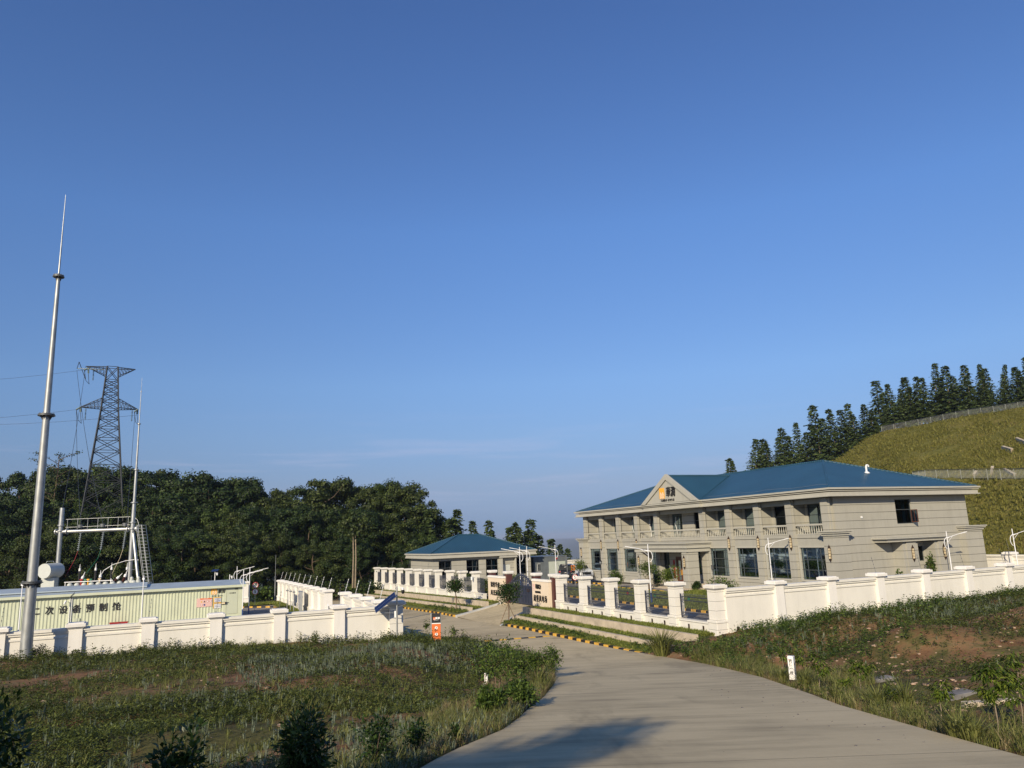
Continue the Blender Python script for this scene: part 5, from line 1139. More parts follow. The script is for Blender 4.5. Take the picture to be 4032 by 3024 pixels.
mb = MB(); mb.box(-2.65, -1.95, -.035, -.01, .92, 1.94); n2 = mb.build('notice_board', M_paper, ck); mb = MB(); mb.box(-2.65, -1.95, -.04, -.036, 1.86, 1.94); mb.box(-2.65, -1.95, -.04, -.036, 1.33, 1.48); mb.box(-2.65,-2.55,-.04,-.036,.92,1.33); mb.box(-2.65,-2.55,-.04,-.036,1.48,1.86); mb.build('yellow_band', M_yellow, n2)
mb = MB(); [mb.box(-2.48, -1.98, -.04, -.036, z, z+.03) for z in (1.78, 1.70, 1.2, 1.06)]; mb.box(-2.45, -2.0, -.041, -.036, 1.54, 1.62); mb.build('print', M_blue, n2)
text_obj('高压危险', .09, M_blackt, n2, ((-2.3,-.042,1.40), (1,0,0), (0,0,1)), depth=.001)
mb = MB(); mb.box(-1.92, -1.47, -.12, -.02, 1.25, 1.45); le = mb.build('lamp_box', M_black, ck); mb = MB(); mb.box(-1.90, -1.6, -.126, -.121, 1.28, 1.42); mb.build('lamp_glass', M_warm, le)
mb = MB()
for x in (-14.45, -14.3): mb.cyl((x,-.06,.05), (x,-.06,ch-.2), .035, .035, 6)
mb.build('cable_pipe', M_pvc, ck); mb = MB(); mb.tube([(-14.38,-.05,ch-.3), (-14.38,-.4,ch-.05), (-14.1,-.42,ch+.25)], .03, 6); mb.build('cable', M_black, ck)
mb = MB(); mb.cyl((-14.7,-.05,2.35), (-14.7,-.35,2.35), .03, .03, 6); mb.cyl((-14.75,-.35,2.42), (-14.85,-.5,2.15), .08, .07, 8); mb.build('bullet_camera', M_pvc, ck); mb = MB(); mb.box(-14.0, -13.6, -.08, -.01, .45, .85); mb.build('meter_box', M_cabd, ck)
fb = thing('fire_box', 'dark red box standing at the foot of the green cabin behind the white wall', 'fire box', W(-4.5, 78.4, -1.1), TH); mb = MB(); mb.bbox(-.7, .7, -.3, .3, 0, .36, 0, .02); mb.build('box', M_red, fb); mb = MB(); mb.bbox(-.74, .74, -.34, .34, .36, .43, 0, .01); mb.build('lid', M_red, fb)
gb = thing('waste_bin', 'dark green bin at the far left foot of the green cabin', 'bin', W(-17.9, 68.4, -1.1), TH); mb = MB(); mb.bbox(-.5, .5, -.35, .35, 0, .9, 0, .05); mb.build('body', M_green, gb); mb = MB(); mb.bbox(-.54, .54, -.4, .4, .9, 1.0, 0, .03); mb.build('lid', M_green, gb)

# ------------------------------------------------------------ transformer behind the cabin
tr = thing('power_transformer', 'pale grey transformer top with round oil tank and black bushings behind the green cabin', 'transformer', (float(aty(193,2248,84)[0]), 84.0, -1.1), radians(10))
mb = MB(); mb.box(1.6, 9.6, -.2, 2.6, 0, 3.0); mb.box(1.4, 9.8, -.35, 2.8, 3.0, 3.12); mb.build('tank', M_tank, tr)
mb = MB(); mb.cyl((-.1,-1.0,4.85), (.5,1.1,4.85), .78, .78, 26); mb.tube([(-.2,-.4,5.7),(-.1,-.4,5.85),(.3,.2,5.85),(.35,.2,5.7)], .03, 5); mb.build('oil_conservator', M_tank, tr)
mb = MB(); mb.box(-.55, .75, -.4, .6, 0, 4.1); mb.build('conservator_stand', M_tank, tr)
def bushing(x, y, z, h, r=.13, m_=None, tilt=0):
    mb = MB(); n_ = 9; P = Vector((x,y,z)); d = Vector((tilt,0,1)).normalized()
    for k in range(n_): mb.cyl(P+d*(h*k/n_), P+d*(h*(k+.5)/n_), r*1.15, r*.8, 10); mb.cyl(P+d*(h*(k+.5)/n_), P+d*(h*(k+1)/n_), r*.8, r*.8, 8)
    b_ = mb.build('bushing', m_ or M_rubber, tr); mb = MB(); mb.cyl(P+d*h, P+d*(h+.28), r*.95, r*.8, 10); mb.cyl(P+d*(h+.28), P+d*(h+.75), r*.35, r*.15, 6); mb.build('terminal', M_pvc, b_)
for x in (2.45, 4.1, 5.75): bushing(x+.0, 1.8, 3.1, 1.55)
bushing(7.55, 1.2, 3.1, 1.5); 
for x, tl in ((3.0,.35), (5.1,-.0), (6.3,.9), (7.35, .35)): bushing(x, .4, 3.1, .8, .17, M_brownp, tl)
for x, m_ in ((3.35,M_red), (3.75,M_green), (4.05,M_gold), (4.3,M_green), (5.2,M_warm)):
    mb = MB(); mb.cyl((x,-.1,3.1), (x,-.1,3.75), .07, .07, 8); mb.cyl((x-.15,-.1,3.75), (x+.15,-.1,3.75), .06, .06, 6); mb.build('phase_bar', m_, tr)
mb = MB(); mb.cyl((1.7,-.2,3.55), (6.6,-.2,3.55), .05, .05, 6); mb.cyl((1.8,-.2,3.1), (1.8,-.2,3.55), .04, .04, 6); mb.cyl((6.4,-.2,3.1), (6.4,-.2,3.75), .05, .05, 6); mb.build('pipework', M_pvc, tr)
mb = MB()
for k in range(10): mb.lathe([(.24,0),(.32,.12),(.2,.28),(.05,.34)], (2.2+.72*k, .0, 3.12), 8)
mb.build('turret', M_tank, tr)
mb = MB(); mb.lathe([(.25,0),(.3,.2),(.15,.5),(.22,.6),(.0,.75)], (8.4,.2,3.12), 8); mb.build('valve', M_tank, tr); mb = MB(); mb.lathe([(.25,0),(.3,.2),(.15,.5),(.22,.6),(.0,.75)], (9.1,.2,3.12), 8); mb.build('valve', M_tank, tr)
# ------------------------------------------------------------ line portal
pg = thing('line_portal', 'galvanised steel line portal with railed crossbeam and slender lightning spike behind the transformer', 'line portal', (0, 0, 0), 0)
Lb = Vector(aty(224,2312,88)); Rb = Vector(aty(508.6,2300,88)); Lt = Vector(aty(243,2000,88)); BL_ = Vector(aty(228,2092,88)); BR_ = Vector(aty(519,2082,88)); RT = Vector(aty(552,1487,88)); gz = -1.2
def post(nm, x, y, z0, segs, parent, cap=False):
    mb = MB(); z = z0
    for (z1, r0, r1) in segs:
        mb.cyl((x,y,z), (x,y,z1), r0, r1, 12); z = z1
        mb.cyl((x,y,z1-.06), (x,y,z1+.06), r0*1.55, r0*1.55, 12)
    return mb
xl = (Lb.x+Lt.x)/2; xr = Rb.x
mb = post('', xl, 88, gz, [(8.1,.25,.24),(8.7,.24,.24)], pg); mb.cyl((xl,88,8.7), (xl,88,Lt.z), .27, .25, 12); mb.build('column', M_steel, pg)
mb = post('', xr, 88, gz, [(8.05,.25,.24),(8.75,.24,.24),(11.0,.24,.2),(14.8,.17,.14),(20.2,.12,.08),(24.1,.05,.035)], pg); mb.cyl((xr,88,24.1), (xr,88,RT.z), .025,.012, 6); mb.build('column', M_steel, pg)
mb = MB(); mb.cyl((xl-.5,88,7.98), (xr+.5,88,8.02), .2, .2, 12)
for x in (xl+.75, xr-.55, xl-.5, xr+.5): mb.cyl((x-.06,88,8.0), (x+.06,88,8.0), .34, .34, 12)
mb.build('crossbeam', M_steel, pg)
mb = MB(); n_ = 6
for k in range(n_+1): x = xl+.9+(xr-xl-1.3)*k/n_; mb.cyl((x,87.7,8.2), (x,87.7,9.35), .03, .03, 5)
for z in (8.45, 9.35): mb.cyl((xl+.7,87.7,z), (xr-.2,87.7,z+.03), .028, .028, 5)
mb.build('handrail', M_steel, pg)
mb = MB(); mb.cyl((xr+.1,88,7.6), (xr+1.55,86.9,2.2), .17, .17, 10); mb.cyl((xr+1.55,86.9,2.2), (xr+1.75,86.8,.9), .2, .2, 10); mb.tube([(xr,88,3.4),(xr+1.2,87.3,3.55)], .02, 5); mb.build('brace', M_steel, pg)
mb = MB(); a = Vector((xr+1.15,87.6,8.35)); b = Vector((xr+3.2,87.0,-1.0)); wv = Vector((.34,.1,0)); hv = Vector((.10,-.55,.05))
def lad(o0): 
    mb.cyl(a+o0, b+o0, .028, .028, 5)
for o0 in (wv*-1.4, wv*0, wv*1.4): lad(o0)
lad(hv-wv*.6); lad(hv+wv*.6)
for k in range(26):
    q = a.lerp(b, k/26); mb.cyl(q-wv*1.4, q+wv*1.4, .022, .022, 4); mb.tube([q-wv*1.4, q+hv-wv*.6, q+hv+wv*.6, q+wv*1.4], .016, 4)
mb.build('caged_ladder', M_steel, pg)
mb = MB(); mb.tube([(xr-2.9,87,2.75),(xr-2.5,87.1,3.5),(xr-1.6,87.3,4.1),(xr-.4,87.6,4.45),(xr+.6,87.5,4.55),(xr+1.25,87.3,4.5)], .035, 6); mb.build('cable', M_pvc, pg)
mb = MB(); mb.tube([(xr+.15,88,9.3),(xr+.5,88,9.0),(xr+.8,87.9,8.2)], .03, 5); mb.build('hook_rail', M_steel, pg)
def insulator(name, p0, p1, n_, r, mat, parent):
    mb = MB(); P, Q2 = Vector(p0), Vector(p1)
    mb.cyl(P, Q2, .025, .025, 5)
    for k in range(n_): mb.cyl(P.lerp(Q2, (k+.15)/n_), P.lerp(Q2, (k+.55)/n_), r, r*.45, 12)
    return mb.build(name, mat, parent)
insX = [xl+2.35, xl+4.95, xl+7.5]; wcol = (M_bronze, M_steeld, M_gold)
for i, x in enumerate(insX):
    ins = insulator('insulator_string', (x,88,7.75), (x-.18,88,5.75), 9, .17, M_porc, pg)
    tgt_ = [(xl+2.0,86.2,3.0), (xl+4.35,86.2,3.3), (xl+7.2,86.2,3.1)][i]
    mb = MB(); mb.tube([(x-.18,88,5.75), tuple(Vector((x-.25,87.6,4.8))), tgt_], .018, 5); mb.build('down_lead', (M_red, M_green, M_warm)[i], ins)
    mb = MB(); mb.cyl((x,87.8,8.35), (x,87.8,8.7), .32, .32, 12); mb.build('tension_clamp', M_steeld, pg)
# ------------------------------------------------------------ masts
M_glassins = plain('glass_insulator', (.16,.21,.20), .3, var=.1)
M_mast = plain('mast_steel', (.36, .37, .36), .5, .6, var=.2, scale=5, stretch=(1,1,.35))
def mast(lbl, x, y, z0, segs, spike, grp=None):
    t_ = thing('lightning_mast', lbl, 'mast', (x, y, z0), 0); z = 0
    for k, (z1, r0, r1) in enumerate(segs):
        mb = MB(); nS = 3
        for j in range(nS): mb.cyl((0,0,z+(z1-z)*j/nS), (0,0,z+(z1-z)*(j+1)/nS), r0+(r1-r0)*j/nS, r0+(r1-r0)*(j+1)/nS, 20, caps=False)
        mb.build('shaft', M_mast, t_)
        mb = MB(); mb.cyl((0,0,z1-.05), (0,0,z1-.01), r0*1.75, r0*1.75, 20); mb.cyl((0,0,z1+.01), (0,0,z1+.05), r0*1.6, r0*1.6, 20)
        for q in range(12):
            c_, s_ = cos(2*pi*q/12), sin(2*pi*q/12); rr = r1; mb.add([(c_*rr,s_*rr,z1-.28),(c_*rr*1.7,s_*rr*1.7,z1-.05),(c_*rr,s_*rr,z1-.05)], [(0,1,2)]); mb.cyl((c_*r0*1.45,s_*r0*1.45,z1-.09), (c_*r0*1.45,s_*r0*1.45,z1+.09), .018, .018, 5)
        mb.build('flange', M_steeld, t_); z = z1
    mb = MB(); mb.cyl((0,0,z), (0,0,z+spike), segs[-1][2]*.55, .012, 8); mb.build('spike', M_steel, t_)
    mb = MB(); mb.cyl((0,0,0), (0,0,.06), segs[0][1]*1.7, segs[0][1]*1.7, 16); mb.build('base_plate', M_steeld, t_); return t_
Pm = np.array([-21.3, 33.9]); Ptop = aty(259, 767, 37.2); bz = hz(float(Ptop[0]), 37.2)-.1
def zat(py, px, d): return float(aty(px, py, d)[2])
mast('tall tapered galvanised lightning mast rising from the meadow at the left', float(Ptop[0]), 37.2, bz, [(zat(2293,118,37.2)-bz,.27,.235),(zat(1634,177,37.2)-bz,.225,.165),(zat(1088,228,37.2)-bz,.155,.095)], zat(767,259,37.2)-zat(1088,228,37.2))
Pq = aty(1091, 2182, 100); t_ = mast('short thin lightning rod at the back corner of the substation yard', float(Pq[0]), 99.5, -1.4, [(3.0,.06,.05)], 2.8)
# ------------------------------------------------------------ lattice pylon
YP = 125.0; ptop = zat(1440, 440, YP); Pb = aty(425, 1960, YP); pxc = float(aty(440, 1500, YP)[0]); gzp = -4.0
py_ = thing('lattice_pylon', 'dark steel lattice power pylon with two crossarms rising out of the wood', 'pylon', (pxc, YP, gzp), radians(28))
H = ptop-gzp
zz1 = [0, 6, 10.5, 14.5, 18, 21, 23.6, 26, 28.1, 30.0, 31.6, 33.1, 34.5, 35.8, 37.0, 38.1, H-.3]; zz1 = [z for z in zz1 if z < H-.2]
def half(z): return np.interp(z, [0, 19, 32.9, H], [4.3, 2.65, 1.3, .8])
def strut(mb, p, q, r=.055): mb.cyl(p, q, r, r, 4, caps=False)
mb = MB(); cs4 = [(1,1),(-1,1),(-1,-1),(1,-1)]
for i in range(len(zz1)-1):
    z0_, z1_ = zz1[i], zz1[i+1]; h0, h1 = half(z0_), half(z1_)
    for k in range(4):
        a, b = cs4[k], cs4[(k+1) % 4]
        strut(mb, (a[0]*h0,a[1]*h0,z0_), (a[0]*h1,a[1]*h1,z1_), .11)
        strut(mb, (a[0]*h0,a[1]*h0,z0_), (b[0]*h1,b[1]*h1,z1_)); strut(mb, (b[0]*h0,b[1]*h0,z0_), (a[0]*h1,a[1]*h1,z1_))
        if i % 2 == 0 or z0_ > 20: strut(mb, (a[0]*h1,a[1]*h1,z1_), (b[0]*h1,b[1]*h1,z1_), .05)
        if z0_ < 20:
            m0 = Vector((a[0]*h0*.5+b[0]*h0*.5, a[1]*h0*.5+b[1]*h0*.5, z0_)); mm = Vector(((a[0]+b[0])*(h0+h1)/4, (a[1]+b[1])*(h0+h1)/4, (z0_+z1_)/2))
            qa = Vector((a[0]*(h0+h1)/2, a[1]*(h0+h1)/2, (z0_+z1_)/2)); qb = Vector((b[0]*(h0+h1)/2, b[1]*(h0+h1)/2, (z0_+z1_)/2))
            strut(mb, tuple(qa), tuple(qa.lerp(mm,.5)+Vector((0,0,.8))), .035); strut(mb, tuple(qb), tuple(qb.lerp(mm,.5)+Vector((0,0,.8))), .035)
            strut(mb, tuple(qa), tuple(qa.lerp(mm,.5)-Vector((0,0,.8))), .035); strut(mb, tuple(qb), tuple(qb.lerp(mm,.5)-Vector((0,0,.8))), .035)
mb.build('tower_body', M_wire, py_)
def arm(zc_, L, hh, sd, nm='crossarm'):
    mb = MB(); h_ = half(zc_); tip = Vector((sd*L,0,zc_+hh*.0)); n_ = 6
    tops = [Vector((sd*h_, s_*h_, zc_+ (hh if hh > 0 else 0))) for s_ in (-1,1)]; bots = [Vector((sd*h_, s_*h_, zc_+(0 if hh > 0 else hh))) for s_ in (-1,1)]
    if hh < 0: tops, bots = [Vector((sd*h_, s_*h_, zc_)) for s_ in (-1,1)], [Vector((sd*h_, s_*h_, zc_+hh)) for s_ in (-1,1)]
    for q in tops+bots: strut(mb, q, tip, .06)
    for k in range(n_):
        f0, f1 = k/n_, (k+1)/n_
        for A1, A2 in ((tops[0],bots[0]),(tops[1],bots[1]),(tops[0],tops[1]),(bots[0],bots[1])):
            strut(mb, A1.lerp(tip,f0), A2.lerp(tip,f1), .03); strut(mb, A1.lerp(tip,f1), A2.lerp(tip,f1), .025)
    return mb.build(nm, M_wire, py_)
zU = H-.4; zM = zat(1860, 440, YP)-gzp-.0; zM = zat(1568, 440, YP)-gzp
zM = float(aty(440, 1300+630/2.212, YP)[2])-gzp-1.0
arms = {}
arms['ul'] = arm(zU, 4.0, -1.5, -1); arms['ur'] = arm(zU, 3.5, -1.5, 1); arms['ml'] = arm(zM, 4.4, 1.5, -1); arms['mr'] = arm(zM, 4.3, 1.5, 1)
def strings(parent, x, z, ln=2.0):
    insulator('insulator_string', (x,0,z), (x-.5,-1.6,z-.7), 10, .14, M_glassins, parent); insulator('insulator_string', (x,0,z), (x,1.7,z-.5), 10, .14, M_glassins, parent); insulator('insulator_string', (x+.8*(-1 if x > 0 else 1),0,z), (x+.8*(-1 if x > 0 else 1),0,z-2.1), 9, .14, M_glassins, parent)
    mb = MB(); mb.tube([(x-.5,-1.6,z-.7),(x-.2,-.9,z-2.3),(x+.3,0,z-2.7),(x+.2,.9,z-2.2),(x,1.7,z-.5)], .04, 4); mb.build('jumper', M_wire, parent)
strings(arms['ml'], -4.3, zM); strings(arms['mr'], 4.2, zM); strings(arms['ul'], -3.6, zU-.3)
# horizontal insulator at mid height (left side) with tail
insulator('insulator_string', (-1.2,0,zM+6.6), (-5.2,-1.0,zM+6.3), 16, .14, M_glassins, arms['ul'])
mb = MB(); mb.tube([(-3.9,0,zU-2.2),(-5.0,-.3,zM+7.6),(-5.2,-1.0,zM+6.3)], .05, 4); mb.build('jumper', M_wire, arms['ul'])
# four slack spans down to the portal
rot = Matrix.Rotation(radians(28), 3, 'Z')
def wpt(x, y, z): v = rot @ Vector((x,y,0)); return Vector((pxc+v.x, YP+v.y, gzp+z))
ends = [(wpt(-4.8,-1.6,zM-.7), Vector((insX[0],88.1,8.2))), (wpt(-5.2,-1.0,zM+6.0), Vector((insX[1],88.1,8.2))), (wpt(3.8,-1.6,zM-.7), Vector((insX[2],88.1,8.2))), (wpt(-4.0,0,zU), Vector((xl,88,Lt.z)))]
for k, (p, q) in enumerate(ends):
    mb = MB(); pts = [p.lerp(q, t_)-Vector((0,0,1.6*4*t_*(1-t_))) for t_ in np.linspace(0,1,14)]; mb.tube(pts, .028, 4)
    o = mb.build('overhead_wire', M_wire); tag(o, ('overhead wire from the pylon to the left insulator of the portal', 'overhead wire from the pylon to the middle insulator of the portal', 'overhead wire from the pylon to the right insulator of the portal', 'overhead wire from the pylon top to the left post of the portal')[k], 'overhead wire', 'wires between pylon and portal')
for k, (p, lb) in enumerate(((wpt(-4.8,-1.6,zM-.7), 'overhead wire leaving the lower left crossarm towards the left'), (wpt(-4.0,0,zU-.6), 'overhead wire leaving the upper left crossarm towards the left'), (wpt(4.2,1.7,zM-.7), 'overhead wire leaving the right crossarm towards the left'))):
    q = Vector((-190, 150, p.z+16)); mb = MB(); mb.tube([p.lerp(q, t_)-Vector((0,0,5*4*t_*(1-t_))) for t_ in np.linspace(0,1,18)], .02, 4); tag(mb.build('overhead_wire', M_wire), lb, 'overhead wire', 'wires leaving the pylon')
# ------------------------------------------------------------ fences on the cut slope
def slope_fence(lbl, line, h, m_post, sp=2.4, slats=11, grp=None):
    t_ = thing('slope_fence', lbl, 'fence', (0,0,0), 0); P = resamp(line, 400); s_ = np.r_[0, np.cumsum(np.linalg.norm(np.diff(P,axis=0),axis=1))]; n_ = int(s_[-1]/sp)
    pts = [np.array([np.interp(i*sp, s_, P[:,k]) for k in range(3)]) for i in range(n_+1)]
    mb = MB(); mr = MB(); ms = MB()
    for i, p in enumerate(pts):
        p = Vector(p); mb = MB(); mb.cyl(p-Vector((0,0,.3)), p+Vector((0,0,h)), .055, .055, 4); mb.build('post', m_post, t_)
        if i < len(pts)-1:
            q = Vector(pts[i+1]); mr.cyl(p+Vector((0,0,h)), q+Vector((0,0,h)), .045, .045, 4); mr.cyl(p+Vector((0,0,h-.16)), q+Vector((0,0,h-.16)), .025, .025, 4); mr.cyl(p+Vector((0,0,.12)), q+Vector((0,0,.12)), .03, .03, 4)
            for k in range(1, slats): a = p.lerp(q, k/slats); ms.cyl(a+Vector((0,0,.12)), a+Vector((0,0,h-.1)), .028, .028, 4, caps=False)
    mr.build('rails', M_fdark, t_); ms.build('bars', M_fglass, t_)
    return t_
slope_fence('pale railing fence along the top of the grassy slope below the conifers', [np.array(p) for p in UPP[4:]], 1.35, M_fglass)
slope_fence('pale railing fence halfway up the grassy slope behind the blue roof', [np.array(p)+np.array([.5,.4,.15]) for p in MID[4:]], 1.35, M_fglass)
lowl = [aty(3560,2155,100), aty(3750,2150,100), aty(3908,2150,100), aty(4040,2152,98)]; lowl = [np.array([p[0], p[1], 1.9]) for p in lowl]; lowl.append(lowl[-1]+np.array([14,-3,.0]))
slope_fence('dark railing fence at the foot of the grassy slope, right of the building', lowl, 1.2, M_fdark)
# concrete lattice ribs showing through the grass of the slope
M_rib = plain('slope_rib', (.50,.42,.30), .9, var=.3)
def slope_pt(u_, v_):   # u along, v from mid berm to top (0..1)
    A_ = rowsP[2]; B_ = rowsP[3]; x = u_*(NC-1); i = int(min(NC-2, max(0, x))); f = x-i
    p = A_[i]*(1-f)+A_[i+1]*f; q = B_[i]*(1-f)+B_[i+1]*f; return p*(1-v_)+q*v_
for k, (u0, v0, du, dv) in enumerate([(.50,.45,.018,-.11),(.52,.38,.02,.07),(.555,.55,.016,-.10),(.60,.50,.018,-.12),(.62,.36,.02,.06),(.46,.36,.014,-.05),(.575,.30,.014,.05),(.40,.05,.01,.06),(.43,.08,.012,-.06),(.48,.12,.01,.05),(.36,.02,.01,.04)]):
    p = Vector(slope_pt(u0, v0)); q = Vector(slope_pt(u0+du, v0+dv)); up = Vector((-.3,-.6,.75)).normalized()
    mb = MB(); side = (q-p).cross(up).normalized()*.17; vs = [p-side, q-side, q+side, p+side]; top = [v+up*.62 for v in vs]; vs = [v-up*.3 for v in vs]
    mb.add([tuple(v) for v in vs+top], [(0,3,2,1),(4,5,6,7),(0,1,5,4),(1,2,6,5),(2,3,7,6),(3,0,4,7)]); o = mb.build('concrete_rib', M_rib)
    tag(o, 'pale concrete rib showing through the grass of the slope above the blue roof', 'concrete rib', 'concrete ribs on the grassy slope')
# debris by the end of the far fence
for k, (px, py, L, w_, lbl) in enumerate(((1310, 2318, 2.2, 1.0, 'open weathered timber crate in the weeds left of the far fence'), (1430, 2300, 5.0, .5, 'pile of weathered brown planks at the far end of the white fence'))):
    P = aty(px, py, 112); z = float(P[2]); t_ = thing('timber_crate' if k == 0 else 'plank_pile', lbl, 'crate' if k == 0 else 'planks', (float(P[0]), 112, z-.6), .3)
    if k == 0:
        for j in range(4): mb = MB(); mb.box(-1.1, 1.1, -.5, -.45, .05+.25*j, .25+.25*j); mb.build('board', M_slat, t_)
        mb = MB(); mb.box(-1.15, -1.05, -.55, .5, 0, 1.1); mb.box(1.05, 1.15, -.55, .5, 0, 1.1); mb.build('frame', M_slat, t_)
    else:
        for j in range(8): mb = MB(); z0_ = .12*(j//2); mb.box(-2.4+.1*j, 2.2+.13*(j % 3), -.4+.4*(j % 2), -.1+.4*(j % 2), z0_, z0_+.1); mb.build('plank', M_slat, t_)
# ------------------------------------------------------------ vegetation
def unit(v): return v/np.maximum(np.linalg.norm(v, axis=-1, keepdims=True), 1e-9)
def leaf_quads(P, D, Nn, L, Wd, fold=0.0):
    """rhombic leaves: base point, direction, face normal, length, width -> (n,4,3)"""
    D = unit(D); S = unit(np.cross(Nn, D)); L = np.asarray(L).reshape(-1,1); Wd = np.asarray(Wd).reshape(-1,1)
    mid_ = P+D*L*.5
    return np.stack([P, mid_+S*Wd*.5, P+D*L-unit(Nn)*L*fold, mid_-S*Wd*.5], 1)
def quads_mesh(name, Qs, mat, parent=None):
    n = len(Qs); return np_mesh(name, Qs.reshape(-1,3), np.arange(n*4).reshape(n,4), mat, parent)
def rv3(r, n): return unit(r.normal(size=(n,3)))
def broad_crown(seed, lobes=46, per=120, h0=.28, rx=.30, tall=1.0, lsz=.042, open_=.0):
    r = np.random.default_rng(seed); Q_ = []
    ph = r.uniform(0, 6.28)
    for i in range(lobes):
        t_ = r.uniform(0, 1)**.8; z = h0+(1-h0)*t_*.93
        R = rx*(.55+.9*sin(pi*min(1, .18+.80*t_)))*r.uniform(.35, 1.0)*(1+.25*sin(3*z*6+ph)); a = r.uniform(0, 2*pi)
        c = np.array([R*cos(a), R*sin(a), z]); rad = r.uniform(.055, .11)*(1.15-.35*t_)
        d = rv3(r, per); d[:,2] = np.where(d[:,2] < -.35, -d[:,2]*.6, d[:,2]); rr = rad*r.uniform(.5, 1.12, (per,1))
        P = c+d*rr*np.array([1.08,1.08,.98]); nrm = unit(d+rv3(r, per)*.55); D = unit(np.cross(nrm, rv3(r, per))); s_ = r.uniform(.6, 1.3, per)*lsz
        Q_.append(leaf_quads(P, D, nrm, s_, s_*.75, .15))
    return np.concatenate(Q_)
def trunk_mb(r, h=1.0, r0=.014, bend=.03, branches=9, h0=.3, rx=.28, fork=True):
    mb = MB(); pts = [(0,0,-.03)]; 
    for k in range(1, 8): pts.append((bend*sin(k*.9+r.uniform(0,1)), bend*cos(k*1.1), h*.86*k/7))
    rad = [r0*(1-.75*k/7) for k in range(8)]; mb.tube(pts, rad, 8)
    for k in range(branches):
        q = r.uniform(h0*.7, .8); i = int(q/.86*7); i = min(i, 6); p = Vector(pts[i]).lerp(Vector(pts[i+1]), .5); a = r.uniform(0, 6.28); L = rx*r.uniform(.5, .95)
        e = p+Vector((cos(a)*L, sin(a)*L, L*r.uniform(.35,.9))); m_ = p.lerp(e, .5)+Vector((0,0,-.02)); mb.tube([p, m_, e], [r0*.4, r0*.28, r0*.1], 5)
    return mb
def conifer_crown(seed, whorls=30, h0=.22, rx=.17, sparse=0.0, lsz=.032):
    r = np.random.default_rng(seed); Q_ = []
    for i in range(whorls):
        t_ = i/(whorls-1); z = h0+(1-h0)*t_; L = rx*((1-t_)**.85*1.15+.03)*r.uniform(.72, 1.18); nb_ = int(9-3*t_)
        for k in range(nb_):
            if r.uniform() < sparse: continue
            a = 2*pi*k/nb_+r.uniform(-.35,.35)+i*1.1; Lb_ = L*r.uniform(.65, 1.12); n_ = max(6, int(26*Lb_/rx*.85)); q = r.uniform(.12, 1, n_)
            out = np.array([cos(a), sin(a), 0.0]); P = np.stack([out[0]*Lb_*q, out[1]*Lb_*q, z+.055*q*Lb_/rx*.4-.045*(q**2)*Lb_/rx+.0*q], -1)
            P += r.normal(0, .006, P.shape); side = np.array([-out[1], out[0], 0]); w_ = r.choice([-1,1], n_)[:,None]*r.uniform(.3,1,(n_,1))
            D = out*.7+side*w_+np.array([0,0,-.12]); nrm = unit(np.array([0,0,.6])+rv3(r,n_)*.7+out*.9); s_ = r.uniform(.7,1.35,n_)*lsz*(1.15-.4*q)
            Q_.append(leaf_quads(P, D, nrm, s_*1.25, s_*.62, .2))
    top = 14; P = np.stack([r.normal(0,.004,top), r.normal(0,.004,top), r.uniform(.95,1.0,top)], -1); Q_.append(leaf_quads(P, rv3(r,top)+np.array([0,0,1.5]), rv3(r,top), np.full(top,lsz), np.full(top,lsz*.4)))
    return np.concatenate(Q_)
rr_ = np.random.default_rng(5)
def proto_tree(name, cat, crownQ, mat, trunk, tmat):
    root = thing(name, '', cat, (0,0,-500), 0); trunk.build('trunk', tmat, root); quads_mesh('crown', crownQ, mat, root); return root
PB = []
for s_ in range(6):
    cr = broad_crown(100+s_, lobes=(52,46,56,42,50,44)[s_], per=400, h0=(.20,.26,.16,.30,.22,.18)[s_], rx=(.27,.22,.31,.20,.25,.29)[s_], lsz=.018)
    PB.append(proto_tree('broadleaf_tree', 'tree', cr, (L_wood, L_wood, L_wood2, L_wood, L_mid, L_wood2)[s_], trunk_mb(rr_, rx=.24), M_bark))
PC = []
for s_ in range(5):
    PC.append(proto_tree('conifer_tree', 'conifer', conifer_crown(200+s_, whorls=(40,36,42,38,34)[s_], h0=(.12,.24,.10,.30,.18)[s_], rx=(.19,.17,.22,.155,.18)[s_], sparse=(.05,.18,.05,.25,.12)[s_], lsz=.028), L_con, trunk_mb(rr_, r0=.011, bend=.004, branches=0), M_barkl))
_used = set()
def plant_tree(proto, x, y, z0, H, label, group, wscale=1.0):
    if id(proto) not in _used: o = proto; _used.add(id(proto))
    else: o = copy_tree(proto)
    o.location = (x, y, z0); ln_ = .05 if 'conifer' in label else .02; o.rotation_euler = (random.gauss(0, ln_), random.gauss(0, ln_), random.uniform(0, 6.28)); o.scale = (H*wscale*random.uniform(.82,1.15), H*wscale*random.uniform(.82,1.15), H); tag(o, label, None, group); return o
ORD = ['first','second','third','fourth','fifth','sixth','seventh','eighth','ninth','tenth','eleventh','twelfth','thirteenth','fourteenth','fifteenth','sixteenth','seventeenth','eighteenth','nineteenth','twentieth']
def ordn(k):
    if k < 20: return ORD[k]
    t_ = {2:'twenty',3:'thirty',4:'forty',5:'fifty',6:'sixty'}; q, r = divmod(k+1, 10)
    return (t_[q]+('-'+ORD[r-1] if r else 'th')).replace('yth', 'ieth')
